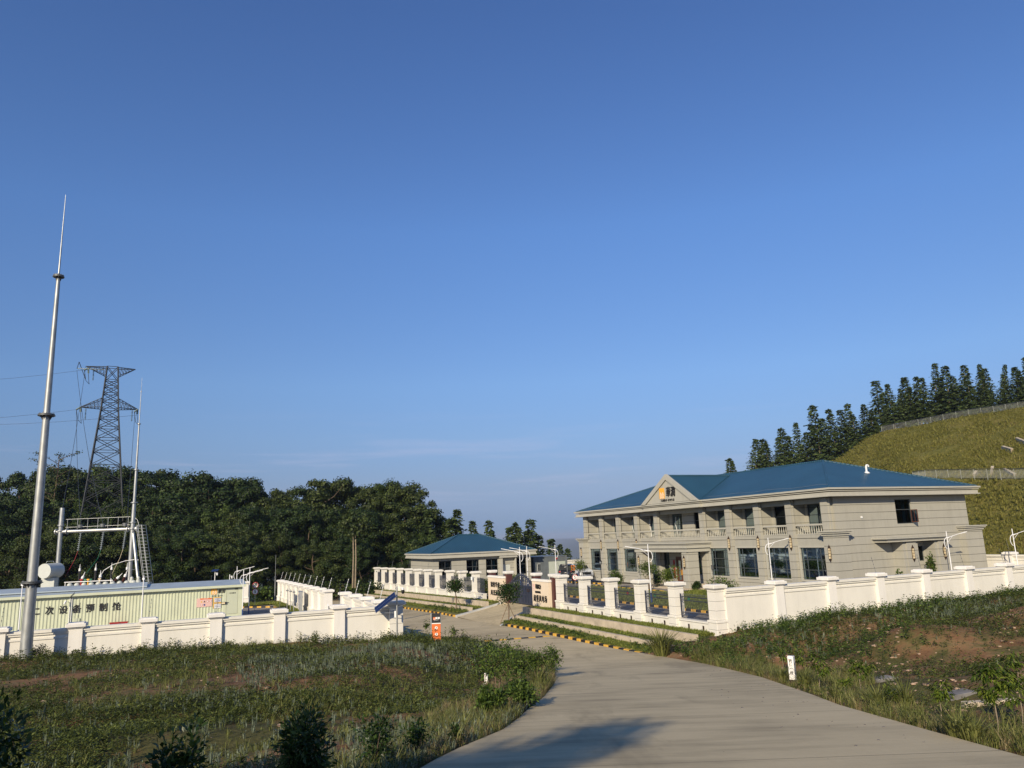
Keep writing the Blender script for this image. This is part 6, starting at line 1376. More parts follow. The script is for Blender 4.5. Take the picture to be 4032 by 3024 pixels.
def row(lst, protos, depthf, label, group, gz=None, ws=(1.0,), jit=2.0, seed=1):
    r = np.random.default_rng(seed); lst = sorted(lst)
    for k, (px, py) in enumerate(lst):
        d = depthf(px)+r.uniform(-jit, jit); P = aty(px, py, d); g0 = gz(px) if gz else hz(float(P[0]), d)
        g0 = g0 if g0 is not None else -2; H = float(P[2])-g0
        pr = protos[int(r.integers(len(protos)))]
        # the foot stands straight below the crown
        plant_tree(pr, float(P[0]), d, g0-.2, H*1.01, label % ordn(k), group, ws[int(r.integers(len(ws)))])
# the dark wood behind the substation
back = [(-60,1880),(36,1861),(90,1872),(208,1834),(271,1836),(316,1842),(372,1850),(429,1836),(488,1840),(542,1838),(583,1856),(640,1874),(723,1872),(775,1880),(823,1858),(886,1886),(949,1864),(985,1896),(1050,1944),(1100,1936),(1160,1922),(1212,1912),(1276,1888),(1330,1886),(1390,1900),(1440,1916),(1490,1908),(1540,1894),(1586,1902),(1631,1955),(1672,2000)]
row(back, PB, lambda p: 143 if 250 < p < 600 else 136, 'tall broadleaf tree on the skyline of the dark wood, %s from the left', 'broadleaf trees of the dark wood, skyline row', lambda p: -3.2, (.9,1.0,1.12), 5, 3)
mid2 = [(px+random.uniform(-16,16), py) for px, py in zip(range(-70, 1700, 62), [1960,1990,1955,2000,1975,1965,2005,1990,2010,1960,1990,1950,1985,2010,1975,1990,2010,1980,1995,2005,1985,2010,1990,2015,1995,2010,2030,2060,2090])]
row(mid2, PB, lambda p: 124, 'shorter broadleaf tree in the middle of the dark wood, %s from the left', 'broadleaf trees of the dark wood, middle row', lambda p: -3.0, (.9,1.0,1.15), 4, 5)
fr2 = [(px+random.uniform(-18,18), py+random.uniform(-22,22)) for px, py in zip(range(-80, 1640, 66), [2070,2100,2080,2110,2090,2070,2100,2085,2110,2075,2100,2080,2120,2090,2110,2090,2120,2100,2130,2110,2125,2140,2120,2150,2165,2175])]
row(fr2, PB, lambda p: 113, 'low dark tree at the front edge of the wood, %s from the left', 'broadleaf trees of the dark wood, front row', lambda p: -2.4, (1.1,1.25), 3, 7)
# bare-topped tree left of the pylon and two thin pale trunks
P = aty(231, 1782, 128); sp_ = thing('sparse_tree', 'thinly leaved tree standing above the wood left of the pylon', 'tree', (float(P[0]), 128, -3), .4); r = np.random.default_rng(4)
mb = MB(); Q_ = []; Ht = float(P[2])+3; pts = [(0,0,0),(.2,0,Ht*.4),(-.1,.1,Ht*.7),(.2,0,Ht*.95)]; mb.tube(pts, [.2,.15,.1,.04], 6)
for k in range(20):
    z = Ht*(.62+.36*k/20); a = r.uniform(0,6.28); L = r.uniform(1.5,4.2); p = Vector((0,0,z)); e = p+Vector((cos(a)*L, sin(a)*L*.6, L*.42)); mb.tube([p, p.lerp(e,.5)+Vector((0,0,.15)), e], [.06,.04,.015], 4)
    for j in range(4): c = np.array(p.lerp(e, .55+.15*j)); n_ = 16; d = rv3(r, n_); Q_.append(leaf_quads(c+d*np.array([.65,.65,.14]), rv3(r,n_), d+np.array([0,0,1]), r.uniform(.2,.4,n_), r.uniform(.12,.2,n_)))
mb.build('trunk', M_bark, sp_); quads_mesh('crown', np.concatenate(Q_), L_wood2, sp_)
for k, (px, y0_, y1_) in enumerate(((1389, 2140, 2285), (1399, 2155, 2285))):
    P0_ = aty(px, y1_, 107); P1_ = aty(px-2, y0_-70, 107); t_ = thing('slim_tree', ('pale bare slim trunk at the edge of the wood, left of two', 'pale bare slim trunk at the edge of the wood, right of two')[k], 'tree', (float(P0_[0]), 107, float(P0_[2])-1), 0)
    Ht = float(P1_[2]-P0_[2])+1; mb = MB(); mb.tube([(0,0,0),(.08,0,Ht*.5),(0,0,Ht)], [.13,.1,.07], 7); mb.build('trunk', M_barkl, t_); c = broad_crown(300+k, lobes=14, per=70, h0=.72, rx=.18, lsz=.035)*Ht*1.15; quads_mesh('crown', c, L_wood2, t_)
# conifers behind the guard house
row([(1655,2050),(1691,2010),(1726,2058),(1776,2010),(1803,2042),(1838,2072),(1880,2054),(1905,2090),(1961,2050),(1994,2080),(2026,2060),(2050,2075),(2074,2050),(2095,2090),(2121,2110),(2165,2126),(2197,2146),(2222,2162)], PC[:3]+PC[4:], lambda p: 128+(p-1650)*.02, 'dark conifer behind the blue-roofed guard house, %s from the left', 'conifers behind the guard house', lambda p: -6-.008*(p-1650), (1.25,1.4,1.15), 3, 9)
row([(1600,2105),(1640,2120),(1700,2135),(1745,2120),(1590,2180),(1650,2190)], PB, lambda p: 120, 'rounded green tree between the wood and the guard house, %s from the left', 'rounded trees beside the guard house', lambda p: -3.5, (1.1,1.3), 2, 10)
# conifers on the hill crest
z7 = lambda x, y: (2700+x/1.6607, 1350+y/1.6607)
tops = [(285,757),(330,775),(405,637),(440,700),(500,632),(545,655),(600,620),(640,560),(672,610),(715,530),(745,590),(810,540),(858,410),(905,500),(965,430),(1010,440),(1050,405),(1100,470),(1155,403),(1205,440)]
tops = [z7(*q) for q in tops]
def crest_z(px):
    P = np.array(UPP+[]); return float(np.interp(px, [2830,3000,3150,3300,3420,3473,4032], [9.5,12.5,15.5,19.0,22.5,24.6,27.2]))
row(tops, PC, lambda p: float(np.interp(p, [2830,3473], [186,172])), 'tall dark conifer on the hill left of the upper slope fence, %s from the left', 'conifers on the hill, left part', lambda p: crest_z(p)-2.5, (1.1,1.3,1.45), 3, 12)
tops2 = [(1250,255),(1290,330),(1335,270),(1380,300),(1415,232),(1455,290),(1495,215),(1545,230),(1585,143),(1635,230),(1690,155),(1740,220),(1795,150),(1845,215),(1890,147),(1930,200),(1957,168),(2020,150),(2070,210),(2140,155),(2175,175),(2208,98),(2250,140)]
row([z7(*q) for q in tops2], PC, lambda p: float(np.interp(p, [3450,4032], [171,156])), 'tall dark conifer behind the upper slope fence, %s from the left', 'conifers on the hill, right part', lambda p: crest_z(p)-1.0, (1.1,1.25,1.45), 3, 13)

# scrub at the foot of the wood
def ghit(px, py, lo=3.0, hi=160.0):
    d = ray(px, py); ts = np.concatenate([np.arange(lo, 60, .15), np.arange(60, hi, .6)]); X = CAMP[0]+d[0]*ts/d[1]; Y = ts; Z = CAMP[2]+d[2]*ts/d[1]
    H_ = hgt(X, Y); k = np.argmax(Z < H_); return float(X[k]), float(Y[k]), float(H_[k])
def bush_quads(seed, n=900, rx=.5, rz=.5, z0=.15, lsz=.08, asp=.4, lobes=12, droop=.25):
    r = np.random.default_rng(seed); Q_ = []
    for i in range(lobes):
        c = r.normal(0, 1, 3); c = c/np.linalg.norm(c)*r.uniform(.2, .75); c = c*np.array([rx, rx, rz])+np.array([0,0,z0+rz]); m_ = n//lobes
        d = rv3(r, m_); P = c+d*r.uniform(.1,.42,(m_,1))*np.array([rx,rx,rz]); D = unit(d+np.array([0,0,.25])-np.array([0,0,droop])+rv3(r,m_)*.5); nrm = unit(np.array([0,0,.7])+d*.9+rv3(r,m_)*.6); s_ = r.uniform(.6,1.25,m_)*lsz
        Q_.append(leaf_quads(P, D, nrm, s_, s_*asp, .15))
    return np.concatenate(Q_)
def stems_mb(seed, h, n=4, spread=.3, r0=.015, base=0.0):
    r = np.random.default_rng(seed); mb = MB()
    for k in range(n):
        a = r.uniform(0, 6.28); s_ = spread*r.uniform(.3, 1); e = (cos(a)*s_, sin(a)*s_, h*r.uniform(.7,1)); mb.tube([(0,0,-.05), (e[0]*.25, e[1]*.25, h*.45), e], [r0, r0*.7, r0*.3], 5)
    return mb
def bush(name, lbl, cat, x, y, z, rx, rz, mat, seed, n=900, lsz=.08, asp=.4, z0=.1, grp=None, lobes=12, smat=None, stem=None, droop=.25):
    t_ = thing(name, lbl, cat, (x, y, z-.03), 0, grp); stems_mb(seed, z0+rz*1.3, 4, rx*.7, stem or max(.008, rz*.03)).build('stem', smat or M_bark, t_); quads_mesh('foliage', bush_quads(seed, n, rx, rz, z0, lsz, asp, lobes, droop), mat, t_); return t_
r = np.random.default_rng(31)
for k, px in enumerate(range(20, 1500, 62)):
    d = 106+r.uniform(-2, 3); P = aty(px+r.uniform(-20,20), 2250, d); z = -2.0; bush('wood_edge_bush', 'leafy bush at the foot of the dark wood, %s from the left' % ordn(k), 'bush', float(P[0]), d, z, r.uniform(1.6,2.4), r.uniform(1.0,1.7), (L_wood2, L_bush, L_wood)[k % 3], 400+k, 900, .34, .7, .0, 'bushes at the foot of the wood')
# ground cover far behind the yards
def scatter(name, P, protos, scale, mat, label, cat, seed=1, tilt=None, rec=True):
    r = np.random.default_rng(seed); n = len(P); which = r.integers(len(protos), size=n); out = []
    for k, pq in enumerate(protos):
        idx_ = np.where(which == k)[0]
        if not len(idx_): continue
        a = r.uniform(0, 2*pi, len(idx_)); s_ = scale[idx_] if hasattr(scale, '__len__') else r.uniform(.7, 1.3, len(idx_))*scale
        c_, n_ = np.cos(a)*s_, np.sin(a)*s_; V_ = pq.reshape(-1,3); X = V_[None,:,0]*c_[:,None]-V_[None,:,1]*n_[:,None]; Y = V_[None,:,0]*n_[:,None]+V_[None,:,1]*c_[:,None]; Z = V_[None,:,2]*s_[:,None]*r.uniform(.75,1.3,(len(idx_),1))
        out.append((np.stack([X,Y,Z], -1)+P[idx_][:,None,:]).reshape(-1,4,3))
    o = quads_mesh(name, np.concatenate(out), mat); return tag(o, label, cat, kind='stuff')
def p_weed(seed, n=9, h=.16, w_=.10, lsz=.07, asp=.42):
    r = np.random.default_rng(seed); z = r.uniform(.02, 1, n)*h; a = r.uniform(0, 6.28, n); P = np.stack([np.cos(a)*w_*.15, np.sin(a)*w_*.15, z], -1); D = np.stack([np.cos(a), np.sin(a), r.uniform(-.1,.9,n)], -1); N_ = np.stack([-np.cos(a)*.5, -np.sin(a)*.5, np.full(n,.55)], -1)+rv3(r,n)*.55; s_ = r.uniform(.6,1.3,n)*lsz
    return leaf_quads(P, D, N_, s_, s_*asp, .2)
def p_stalk(seed, n=5, h=.22):
    r = np.random.default_rng(seed); Q_ = []; a = r.uniform(0,6.28,n); P = np.stack([np.cos(a)*.05*r.uniform(0,1,n), np.sin(a)*.05*r.uniform(0,1,n), np.zeros(n)], -1); D = np.stack([np.cos(a)*.12, np.sin(a)*.12, np.ones(n)], -1); N_ = rv3(r,n)*np.array([1,1,.1]); Q_.append(leaf_quads(P, D, N_, r.uniform(.6,1.1,n)*h, np.full(n,.022)))
    m_ = n*3; k = r.integers(n, size=m_); z = r.uniform(.1,.85,m_)*h; b = r.uniform(0,6.28,m_); P2 = P[k]+D[k]*z[:,None]; D2 = np.stack([np.cos(b), np.sin(b), np.full(m_,.9)], -1); Q_.append(leaf_quads(P2, D2, np.stack([-np.cos(b),-np.sin(b),np.full(m_,.8)],-1), np.full(m_,.045), np.full(m_,.014)))
    return np.concatenate(Q_)
def p_grass(seed, n=8, h=.22, w_=.012, spread=.06, lean=.55):
    r = np.random.default_rng(seed); a = r.uniform(0,6.28,n); P = np.stack([np.cos(a)*spread*r.uniform(0,1,n), np.sin(a)*spread*r.uniform(0,1,n), np.zeros(n)], -1); l = r.uniform(.05,lean,n); D = unit(np.stack([np.cos(a)*l, np.sin(a)*l, np.ones(n)], -1)); L = r.uniform(.55,1.15,n)*h
    N_ = np.stack([-np.cos(a), -np.sin(a), l+.3], -1); S = unit(np.cross(N_, D)); w2 = w_*r.uniform(.7,1.3,(n,1)); M_ = P+D*L[:,None]*.55; D3 = unit(D+np.stack([np.cos(a)*.6,np.sin(a)*.6,np.full(n,-.25)],-1)); T_ = M_+D3*L[:,None]*.5
    return np.concatenate([np.stack([P-S*w2*.5, P+S*w2*.5, M_+S*w2*.5, M_-S*w2*.5], 1), np.stack([M_-S*w2*.5, M_+S*w2*.5, T_+S*.001, T_-S*.001], 1)])
WE = [p_weed(500+i, 12, .14, .12, (.05,.07,.045)[i % 3], (.42,.3,.6)[i % 3]) for i in range(6)]; WB = [p_weed(520+i, 22, .42, .2, .10, .38) for i in range(5)]; ST = [p_stalk(540+i) for i in range(4)]; GR = [p_grass(560+i) for i in range(5)]; GD = [p_grass(580+i, 10, .3, .008, .08, .4) for i in range(4)]
def noise2(x, y, s, ph=0.0):
    o = np.zeros(np.shape(x))
    for i in range(24): o += np.sin((_kx[i]*x+_ky[i]*y)*s+_ph[(i*7+3) % 24]+ph*i)
    return o/24**.5/1.0
def region(n, x0, x1, y0, y1, test, seed, pw=1.0):
    r = np.random.default_rng(seed); x = r.uniform(x0, x1, n); y = y0+(y1-y0)*r.uniform(0,1,n)**pw; k = test(x, y, r); x, y = x[k], y[k]; return np.stack([x, y, hgt(x, y)-.01], -1)
_mk = [W(17.75,19.4), W(11.1,28.6), W(14.1,44.2), W(12.2,43.2), W(12.35,43.9)]
def nomark(x, y):
    ok = np.ones(np.shape(x), bool)
    for m_ in _mk[:3]: ok &= ~((np.abs(x-m_[0]*y/m_[1]) < .34) & (y < m_[1]+.15) & (y > m_[1]-3.2))
    return ok
def meadow(x, y):
    a = cos(TH)*x+sin(TH)*y; b = -sin(TH)*x+cos(TH)*y
    xl = np.interp(y, LE[:,0], LE[:,1]); ok = (b < 44.6) & ((x < xl-.05) | (y > 34)) & nomark(x, y); ok &= ~inpoly(x, y, _poly); ok &= (a < 16.8) & (x > -1.0*y*.76-4); return ok
def bank(x, y):
    a = cos(TH)*x+sin(TH)*y; b = -sin(TH)*x+cos(TH)*y; xr = np.interp(y, RE[:,0], RE[:,1]); return nomark(x, y) & (b < 34.95) & (x > xr+.05) & (~inpoly(x, y, _poly)) & (x < y*.80+4) & ~((a > 22.6) & (b > 33.6) & (a < 27.9))
far_ = lambda y: np.clip(1.25-y/60, .3, 1)
# near belts are denser; patches of red soil stay open
def dens(base, s, ph, thr, soft=.5): return lambda x, y, r: meadow(x, y) & (r.uniform(0,1,len(x)) < np.clip((noise2(x,y,s,ph)-thr)/soft, .05, 1)*base)
def densb(base, s, ph, thr, soft=.5): return lambda x, y, r: bank(x, y) & (r.uniform(0,1,len(x)) < np.clip((x-np.interp(y, RE[:,0], RE[:,1])-2)/14+(y-24)/30, .24, 1)) & (r.uniform(0,1,len(x)) < np.clip((noise2(x,y,s,ph)-thr)/soft, .04, 1)*base)
def amp(P, k0, k1): return (k0+(k1-k0)*np.clip((P[:,1]-8)/34, 0, 1))*np.random.default_rng(2).uniform(.6,1.35,len(P))
P = np.vstack([region(60000, -18, 3, 6, 22, dens(.8, .55, .2, -.45), 41), region(52000, -36, 6, 20, 46, dens(.9, .5, .2, -.6), 42)]); scatter('meadow_weeds', P, WE, amp(P, .75, 1.35), L_weed, 'low green weeds covering the meadow left of the road', 'weeds', 1)
P = np.vstack([region(30000, -18, 3, 6, 22, dens(.8, .35, 1.1, .1), 43), region(26000, -36, 6, 20, 46, dens(.9, .3, 1.1, -.1), 44)]); scatter('meadow_stalks', P, ST, amp(P, .8, 1.25), L_grey, 'pale grey-green upright stalks standing in patches on the meadow', 'wild plants', 2)
P = np.vstack([region(26000, -18, 3, 6, 22, dens(.8, .8, 2.3, .2), 45), region(20000, -36, 8, 20, 46, dens(.8, .7, 2.3, .2), 46)]); scatter('meadow_grass', P, GR, amp(P, .7, 1.2), L_grass, 'thin green grass growing among the meadow weeds', 'grass', 3)
crest = lambda x, y, r: meadow(x, y) & ((-sin(TH)*x+cos(TH)*y) > 41.8) & (r.uniform(0,1,len(x)) < np.clip(noise2(x,y,.9,.7)+.9, .1, 1)) | (meadow(x, y) & ((cos(TH)*x+sin(TH)*y) > 10.5) & (y > 26) & (r.uniform(0,1,len(x)) < .7))
P = region(14000, -36, 14, 24, 50, lambda x, y, r: crest(x, y, r) & nomark(x, y), 47); scatter('meadow_edge_weeds', P, WB, amp(P, .7, 1.05), L_weed, 'taller dark weeds along the upper edge of the meadow before the white wall', 'weeds', 4)
verge = lambda x, y, r: meadow(x, y) & (x > np.interp(y, LE[:,0], LE[:,1])-2.2-.5*noise2(x,y,.8)) & (y < 36)
P = region(24000, -5, 2, 7, 36, verge, 48); scatter('verge_dry_grass', P, GD, amp(P, .55, 1.2), L_dry, 'dry straw-coloured grass along the left road edge', 'dry grass', 5)
P = region(11000, -5, 2, 9, 36, lambda x, y, r: verge(x, y, r) & (r.uniform(0,1,len(x)) < np.clip(noise2(x,y,.7,.4)+.3, 0, 1)), 49); scatter('verge_grass', P, [p_grass(600+i, 12, .42, .014, .1) for i in range(4)], amp(P, .6, 1.1), L_grass, 'long green grass along the left road edge', 'grass', 6)
P = np.vstack([region(42000, 5, 22, 5, 26, densb(.7, .6, 1.7, -.05), 51), region(60000, 6, 46, 22, 62, densb(.9, .45, 1.7, -.2), 52)]); scatter('bank_weeds', P, WE, amp(P, .8, 1.5), L_weed, 'low green weeds on the red bank right of the road', 'weeds', 7)
up_ = lambda x, y, r: bank(x, y) & ((r.uniform(0,1,len(x)) < np.clip(((-sin(TH)*x+cos(TH)*y)-25)/8+.45*noise2(x,y,.6,.9), 0, 1)))
P = region(26000, 6, 46, 24, 62, up_, 53); scatter('bank_tall_weeds', P, WB, amp(P, .7, 1.05), L_bush, 'knee-high leafy weeds on the bank below the white wall', 'weeds', 8)
P = region(24000, 8, 46, 8, 60, densb(.9, .3, 1.4, .35), 54); scatter('bank_stalks', P, ST, amp(P, .8, 1.3), L_grey, 'grey-green stalks on the right-hand bank', 'wild plants', 9)
vr = lambda x, y, r: bank(x, y) & (x < np.interp(y, RE[:,0], RE[:,1])+2.4+.5*noise2(x,y,.8)) & (r.uniform(0,1,len(x)) < np.clip(noise2(x,y,1.0,.6)+.75, .1, 1))
P = region(7000, 5, 11, 7, 38, lambda x, y, r: vr(x, y, r) & nomark(x, y), 55); scatter('ditch_grass', P, [p_grass(620+i, 12, .36, .013, .1) for i in range(4)], amp(P, .6, 1.1), L_grass, 'green grass in the shallow ditch right of the road', 'grass', 10)
P = region(9000, 5, 11, 9, 38, lambda x, y, r: vr(x, y, r) & nomark(x, y), 56); scatter('ditch_dry_grass', P, GD, amp(P, .55, 1.0), L_dry, 'dry grass in the shallow ditch right of the road', 'dry grass', 11)
# lawns on the terraces and in the compound
def abregion(n, a0, a1, b0, b1, zf, seed, thin=None):
    r = np.random.default_rng(seed); a = r.uniform(a0, a1, n); b = r.uniform(b0, b1, n); a = a+np.array([aoff(q)*.9 for q in b]) if b1 > 70 and a0 > 22 and a1 < 28 else a
    if thin: k = thin(a, b, r); a, b = a[k], b[k]
    X = a[:,None]*V+b[:,None]*U; X[:,2] = [zf(q) for q in b] if callable(zf) else zf; return X
LG = [p_grass(640+i, 9, .13, .022, .09, .8) for i in range(4)]
zd_ = lambda z0: (lambda b: z0-.0156*max(0, b-62))
P = np.vstack([abregion(5200, 22.95, 24.15, 34, 55.2, zd_(-.87), 61), abregion(5200, 24.45, 25.7, 34.6, 56.5, zd_(-.67), 62), abregion(7000, 26.0, 27.3, 35.4, 58, zd_(-.25), 63), abregion(2600, 22.95, 24.1, 66, 108, zd_(-.87), 64), abregion(3000, 24.45, 25.7, 66, 108, zd_(-.67), 65), abregion(4200, 26.0, 27.2, 66, 108, zd_(-.25), 66)])
scatter('terrace_lawn', P, LG, 1.15, L_lawn, 'short bright grass on the terraces in front of the long fence', 'grass', 12)
WT = [p_weed(660+i, 14, .26, .14, .12, .6) for i in range(4)]
lw = lambda a, b, r: r.uniform(0,1,len(a)) < np.clip(noise2(a*1.0,b,.6,.3)+.2, .05, 1)
P = np.vstack([abregion(2600, 22.95, 24.3, 34, 55, zd_(-.87), 67, lw), abregion(900, 24.3, 25.0, 35, 56, zd_(-.66), 68, lw), abregion(2600, 22.7, 24.2, 66, 108, zd_(-.87), 69, lw), abregion(900, 24.3, 25.3, 66, 108, zd_(-.67), 70, lw)])
scatter('terrace_creepers', P[::3], WT, .75, L_bush, 'leafy creepers on the lowest terrace beside the striped kerb', 'creepers', 13)
P = np.vstack([abregion(9000, 32.4, 43.1, 36, 57.4, .1, 71), abregion(4500, 32.4, 40.4, 57.4, 72.8, .02, 72), abregion(1200, 28.8, 31.4, 67, 88, 0.0, 73), abregion(1500, 10.3, 11.5, 73, 94, lambda b: g2(b)+.1, 74), abregion(1200, -1, 11.4, 93.9, 97.4, -1.08, 75)])
scatter('compound_lawn', P, [q*1.3 for q in LG], 1.2, L_lawn, 'mown grass strips inside the white walls', 'grass', 14)
# tufts on the cut slope
r = np.random.default_rng(80); us = r.uniform(.0, 1, 26000); vs_ = r.uniform(0, 1, 26000); low = r.uniform(0,1,26000) < .38
A1_, B1_ = np.where(low[:,None], resamp(rowsP[0],NC)[(us*(NC-1)).astype(int)], rowsP[2][(us*(NC-1)).astype(int)]), np.where(low[:,None], rowsP[1][(us*(NC-1)).astype(int)], rowsP[3][(us*(NC-1)).astype(int)])
P = A1_*(1-vs_[:,None])+B1_*vs_[:,None]; P[:,0] += r.uniform(-.7,.7,len(P)); P[:,2] += -.05
scatter('slope_grass', P, [p_grass(700+i, 10, .55, .05, .3, .9) for i in range(4)], 1.0, L_slope if 'L_slope' in globals() else L_lawn, 'tufty yellow-green grass covering the cut slope', 'grass', 15)

# ------------------------------------------------------------ stones and gravel
def stone_mb(r, s_): 
    mb = MB(); n = 6; vs = []; 
    for (rr2, z) in ((.6,0),(1.0,.3),(.75,.75),(.0,.95)): vs += [(s_*rr2*cos(2*pi*i/n)*r.uniform(.75,1.15), s_*rr2*sin(2*pi*i/n)*r.uniform(.75,1.15)*.8, s_*z*.6*r.uniform(.8,1.1)) for i in range(n)]
    fs = [(j*n+i, j*n+(i+1)%n, (j+1)*n+(i+1)%n, (j+1)*n+i) for j in range(3) for i in range(n)]; mb.add(vs, fs); return np.array(vs), fs
def stone_scatter(name, P, s0, s1, mat, label, seed):
    r = np.random.default_rng(seed); VV = []; FF = []; o_ = 0
    for p in P:
        vs, fs = stone_mb(r, r.uniform(s0, s1)*(.6+.4*r.uniform())); a = r.uniform(0,6.28); c_, n_ = cos(a), sin(a); vv = np.stack([vs[:,0]*c_-vs[:,1]*n_, vs[:,0]*n_+vs[:,1]*c_, vs[:,2]], -1)+p; VV.append(vv); FF += [tuple(i+o_ for i in f) for f in fs]; o_ += len(vs)
    o = np_mesh(name, np.concatenate(VV), np.array(FF), mat); tag(o, label, 'stones', kind='stuff')
P = np.vstack([region(5200, 7, 44, 12, 58, lambda x, y, r: bank(x, y) & (r.uniform(0,1,len(x)) < np.clip(noise2(x,y,.5,2.9)+.5, .1, 1)), 81), region(900, -30, 3, 8, 40, dens(1, .5, 2.9, .0), 82)]); stone_scatter('earth_clods', P, .03, .15, M_rock, 'reddish stones and clods lying on the bare soil', 83)
P = region(2600, 5, 10, 7, 24, lambda x, y, r: bank(x, y) & (x < np.interp(y, RE[:,0], RE[:,1])+1.3) & (r.uniform(0,1,len(x)) < np.where(y < 14, 1, .25)), 84); stone_scatter('roadside_gravel', P, .012, .05, M_rockg, 'grey gravel along the right road edge', 85)
r = np.random.default_rng(86); PP = []
for k in range(90):
    y = r.uniform(9.5, 30); x = np.interp(y, RE[:,0], RE[:,1])-abs(r.normal(0, 1.2))-.2; x = max(x, np.interp(y, LE[:,0], LE[:,1])+.2); PP.append((x, y, float(zroad(x,y))+.01))
stone_scatter('loose_stones', np.array(PP), .01, .035, M_rockg, 'small loose stones scattered on the concrete road', 87)
# broken slabs in the ditch
M_slabg = plain('slab_grey', (.17, .16, .15), .9, var=.35, scale=3, bump=.4)
for k, (px, py, L, w_, rz, lbl) in enumerate(((3900, 2775, 1.15, .2, -.1, 'long pale concrete slab lying in the ditch behind the saplings'), (3770, 2745, .8, .4, .3, 'grey concrete slab lying in the ditch beside the long pale one'), (3440, 2684, 1.2, .4, .2, 'flat concrete slab half buried in the middle of the ditch'), (1870, 2784, .5, .35, .4, 'flat grey stone slab in the grass left of the road'))):
    x, y, z = ghit(px, py); t_ = thing('concrete_slab', lbl, 'slab', (x, y, z+.02), rz); mb = MB(); mb.bbox(-L/2, L/2, -w_/2, w_/2, -.04, .07, 0, .012); mb.xf(lambda a, b, c: (a, b, c+.05*a)); mb.build('slab', M_conc if k == 0 else M_slabg, t_)

# ------------------------------------------------------------ bushes, saplings and garden trees
def sapling(lbl, px, py, ph, rpx, mat=L_yel, seed=1, lsz=.13, n=260, name='sapling', grp=None, asp=.3, lean=.1):
    x, y, z = ghit(px, py); H = ph*y/2973; R = rpx*y/2973; t_ = thing(name, lbl, 'sapling', (x, y, z-.02), 0, grp); r = np.random.default_rng(seed)
    mb = MB(); mb.tube([(0,0,-.05),(lean*.5,.01,H*.25),(lean*.3,-.01,H*.5),(lean,0,H*.8)], [.011,.010,.008,.005], 6)
    ends = []
    for k in range(9): a = r.uniform(0,6.28); z0 = H*r.uniform(.42,.75); e = (lean+cos(a)*R*r.uniform(.5,.9), sin(a)*R*r.uniform(.5,.9), z0+R*r.uniform(.3,.9)); mb.tube([(lean*.8,0,z0), e], [.008,.003], 4); ends.append(((lean*.8,0,z0), e))
    mb.build('stem', M_barkl, t_); Q_ = []
    for (s0, e) in ends:
        m_ = n//9; q = r.uniform(.35,1.05,m_)[:,None]; P = np.array(s0)*(1-q)+np.array(e)*q+r.normal(0,.02,(m_,3)); d = rv3(r,m_); d[:,2] = -abs(d[:,2])*.6+.1; Q_.append(leaf_quads(P, d, np.array([0,0,1.0])+rv3(r,m_)*.6, r.uniform(.6,1.2,m_)*lsz, r.uniform(.6,1.2,m_)*lsz*asp, .25))
    m_ = n//3; d = rv3(r,m_); P = np.array([lean,0,H*.72])+d*np.array([R,R,H*.26])*r.uniform(.5,1,(m_,1)); Q_.append(leaf_quads(P, unit(d*np.array([1,1,.2])+np.array([0,0,-.35])), np.array([0,0,1.0])+d*.6+rv3(r,m_)*.4, r.uniform(.6,1.2,m_)*lsz, r.uniform(.6,1.2,m_)*lsz*asp, .25))
    quads_mesh('foliage', np.concatenate(Q_), mat, t_); return t_
gs = 'yellow-green saplings along the right road edge'
sapling('tallest yellow-green sapling at the right, before the long pale slab', 3929, 2924, 300, 85, seed=1, n=520, lsz=.105, grp=gs)
sapling('yellow-green sapling cut by the right edge of the photo', 4028, 2880, 300, 70, seed=2, n=420, lsz=.105, grp=gs)
sapling('slim yellow-green sapling just left of the tallest one', 3703, 2845, 165, 34, seed=3, n=260, lsz=.10, grp=gs)
sapling('yellow-green sapling in the middle of the ditch', 3387, 2752, 150, 45, seed=4, n=300, lsz=.11, grp=gs)
sapling('yellow-green sapling with a wide flat crown right of the marker post', 3224, 2724, 140, 46, seed=5, n=260, lsz=.12, grp=gs)
sapling('small yellow-green sapling right behind the marker post', 3150, 2672, 110, 32, seed=6, n=220, lsz=.12, grp=gs)
sapling('small yellow-green sapling left of the marker post', 3083, 2655, 105, 28, seed=7, n=220, lsz=.12, grp=gs)
gb_ = 'small bushes among the ditch grass'
for k, (px, py, w_, h_, lbl) in enumerate(((3515, 2790, 40, 75, 'low yellow-green bush between the middle saplings in the ditch'), (3330, 2730, 26, 55, 'small yellow-green bush left of the middle sapling'))):
    x, y, z = ghit(px, py); bush('low_bush', lbl, 'bush', x, y, z, w_*y/2973, h_*y/2973/2, L_yel, 720+k, 420, .10, .3, .04, gb_)
def clump(lbl, px, py, hpx, seed, mat=L_grass, n=130, w_=.022, lean=.7, spread=.16):
    x, y, z = ghit(px, py); h = hpx*y/2973; o = quads_mesh('grass_clump', p_grass(seed, n, h, w_, spread, lean), mat); o.location = (x, y, z-.02); tag(o, lbl, 'grass clump', 'tall grass clumps beside the road'); return o
for k, (px, py, h_, lbl) in enumerate(((2608, 2590, 120, 'big tufted grass clump at the end of the striped kerb'), (3300, 2760, 75, 'tall grass clump between marker post and middle sapling'), (3570, 2800, 130, 'tall leaning grass clump before the grey slab'), (3775, 2915, 130, 'broad grass clump left of the tallest sapling'), (3460, 2790, 95, 'thin grass clump at the road edge, middle of the ditch'), (3170, 2710, 85, 'grass clump touching the right side of the marker post'), (3080, 2690, 70, 'grass clump left of the marker post'), (3830, 2930, 110, 'grass clump at the foot of the tallest sapling'), (2120, 2715, 110, 'tall grass clump at the left road edge near the bushes'), (2165, 2650, 90, 'grass clump at the left road edge, beyond the bushes'))):
    clump(lbl, px, py, h_, 740+k, n=260 if k == 0 else 90, spread=.38 if k == 0 else .14, w_=.034 if k == 0 else .022)
gbl = 'leafy bushes at the left road edge'
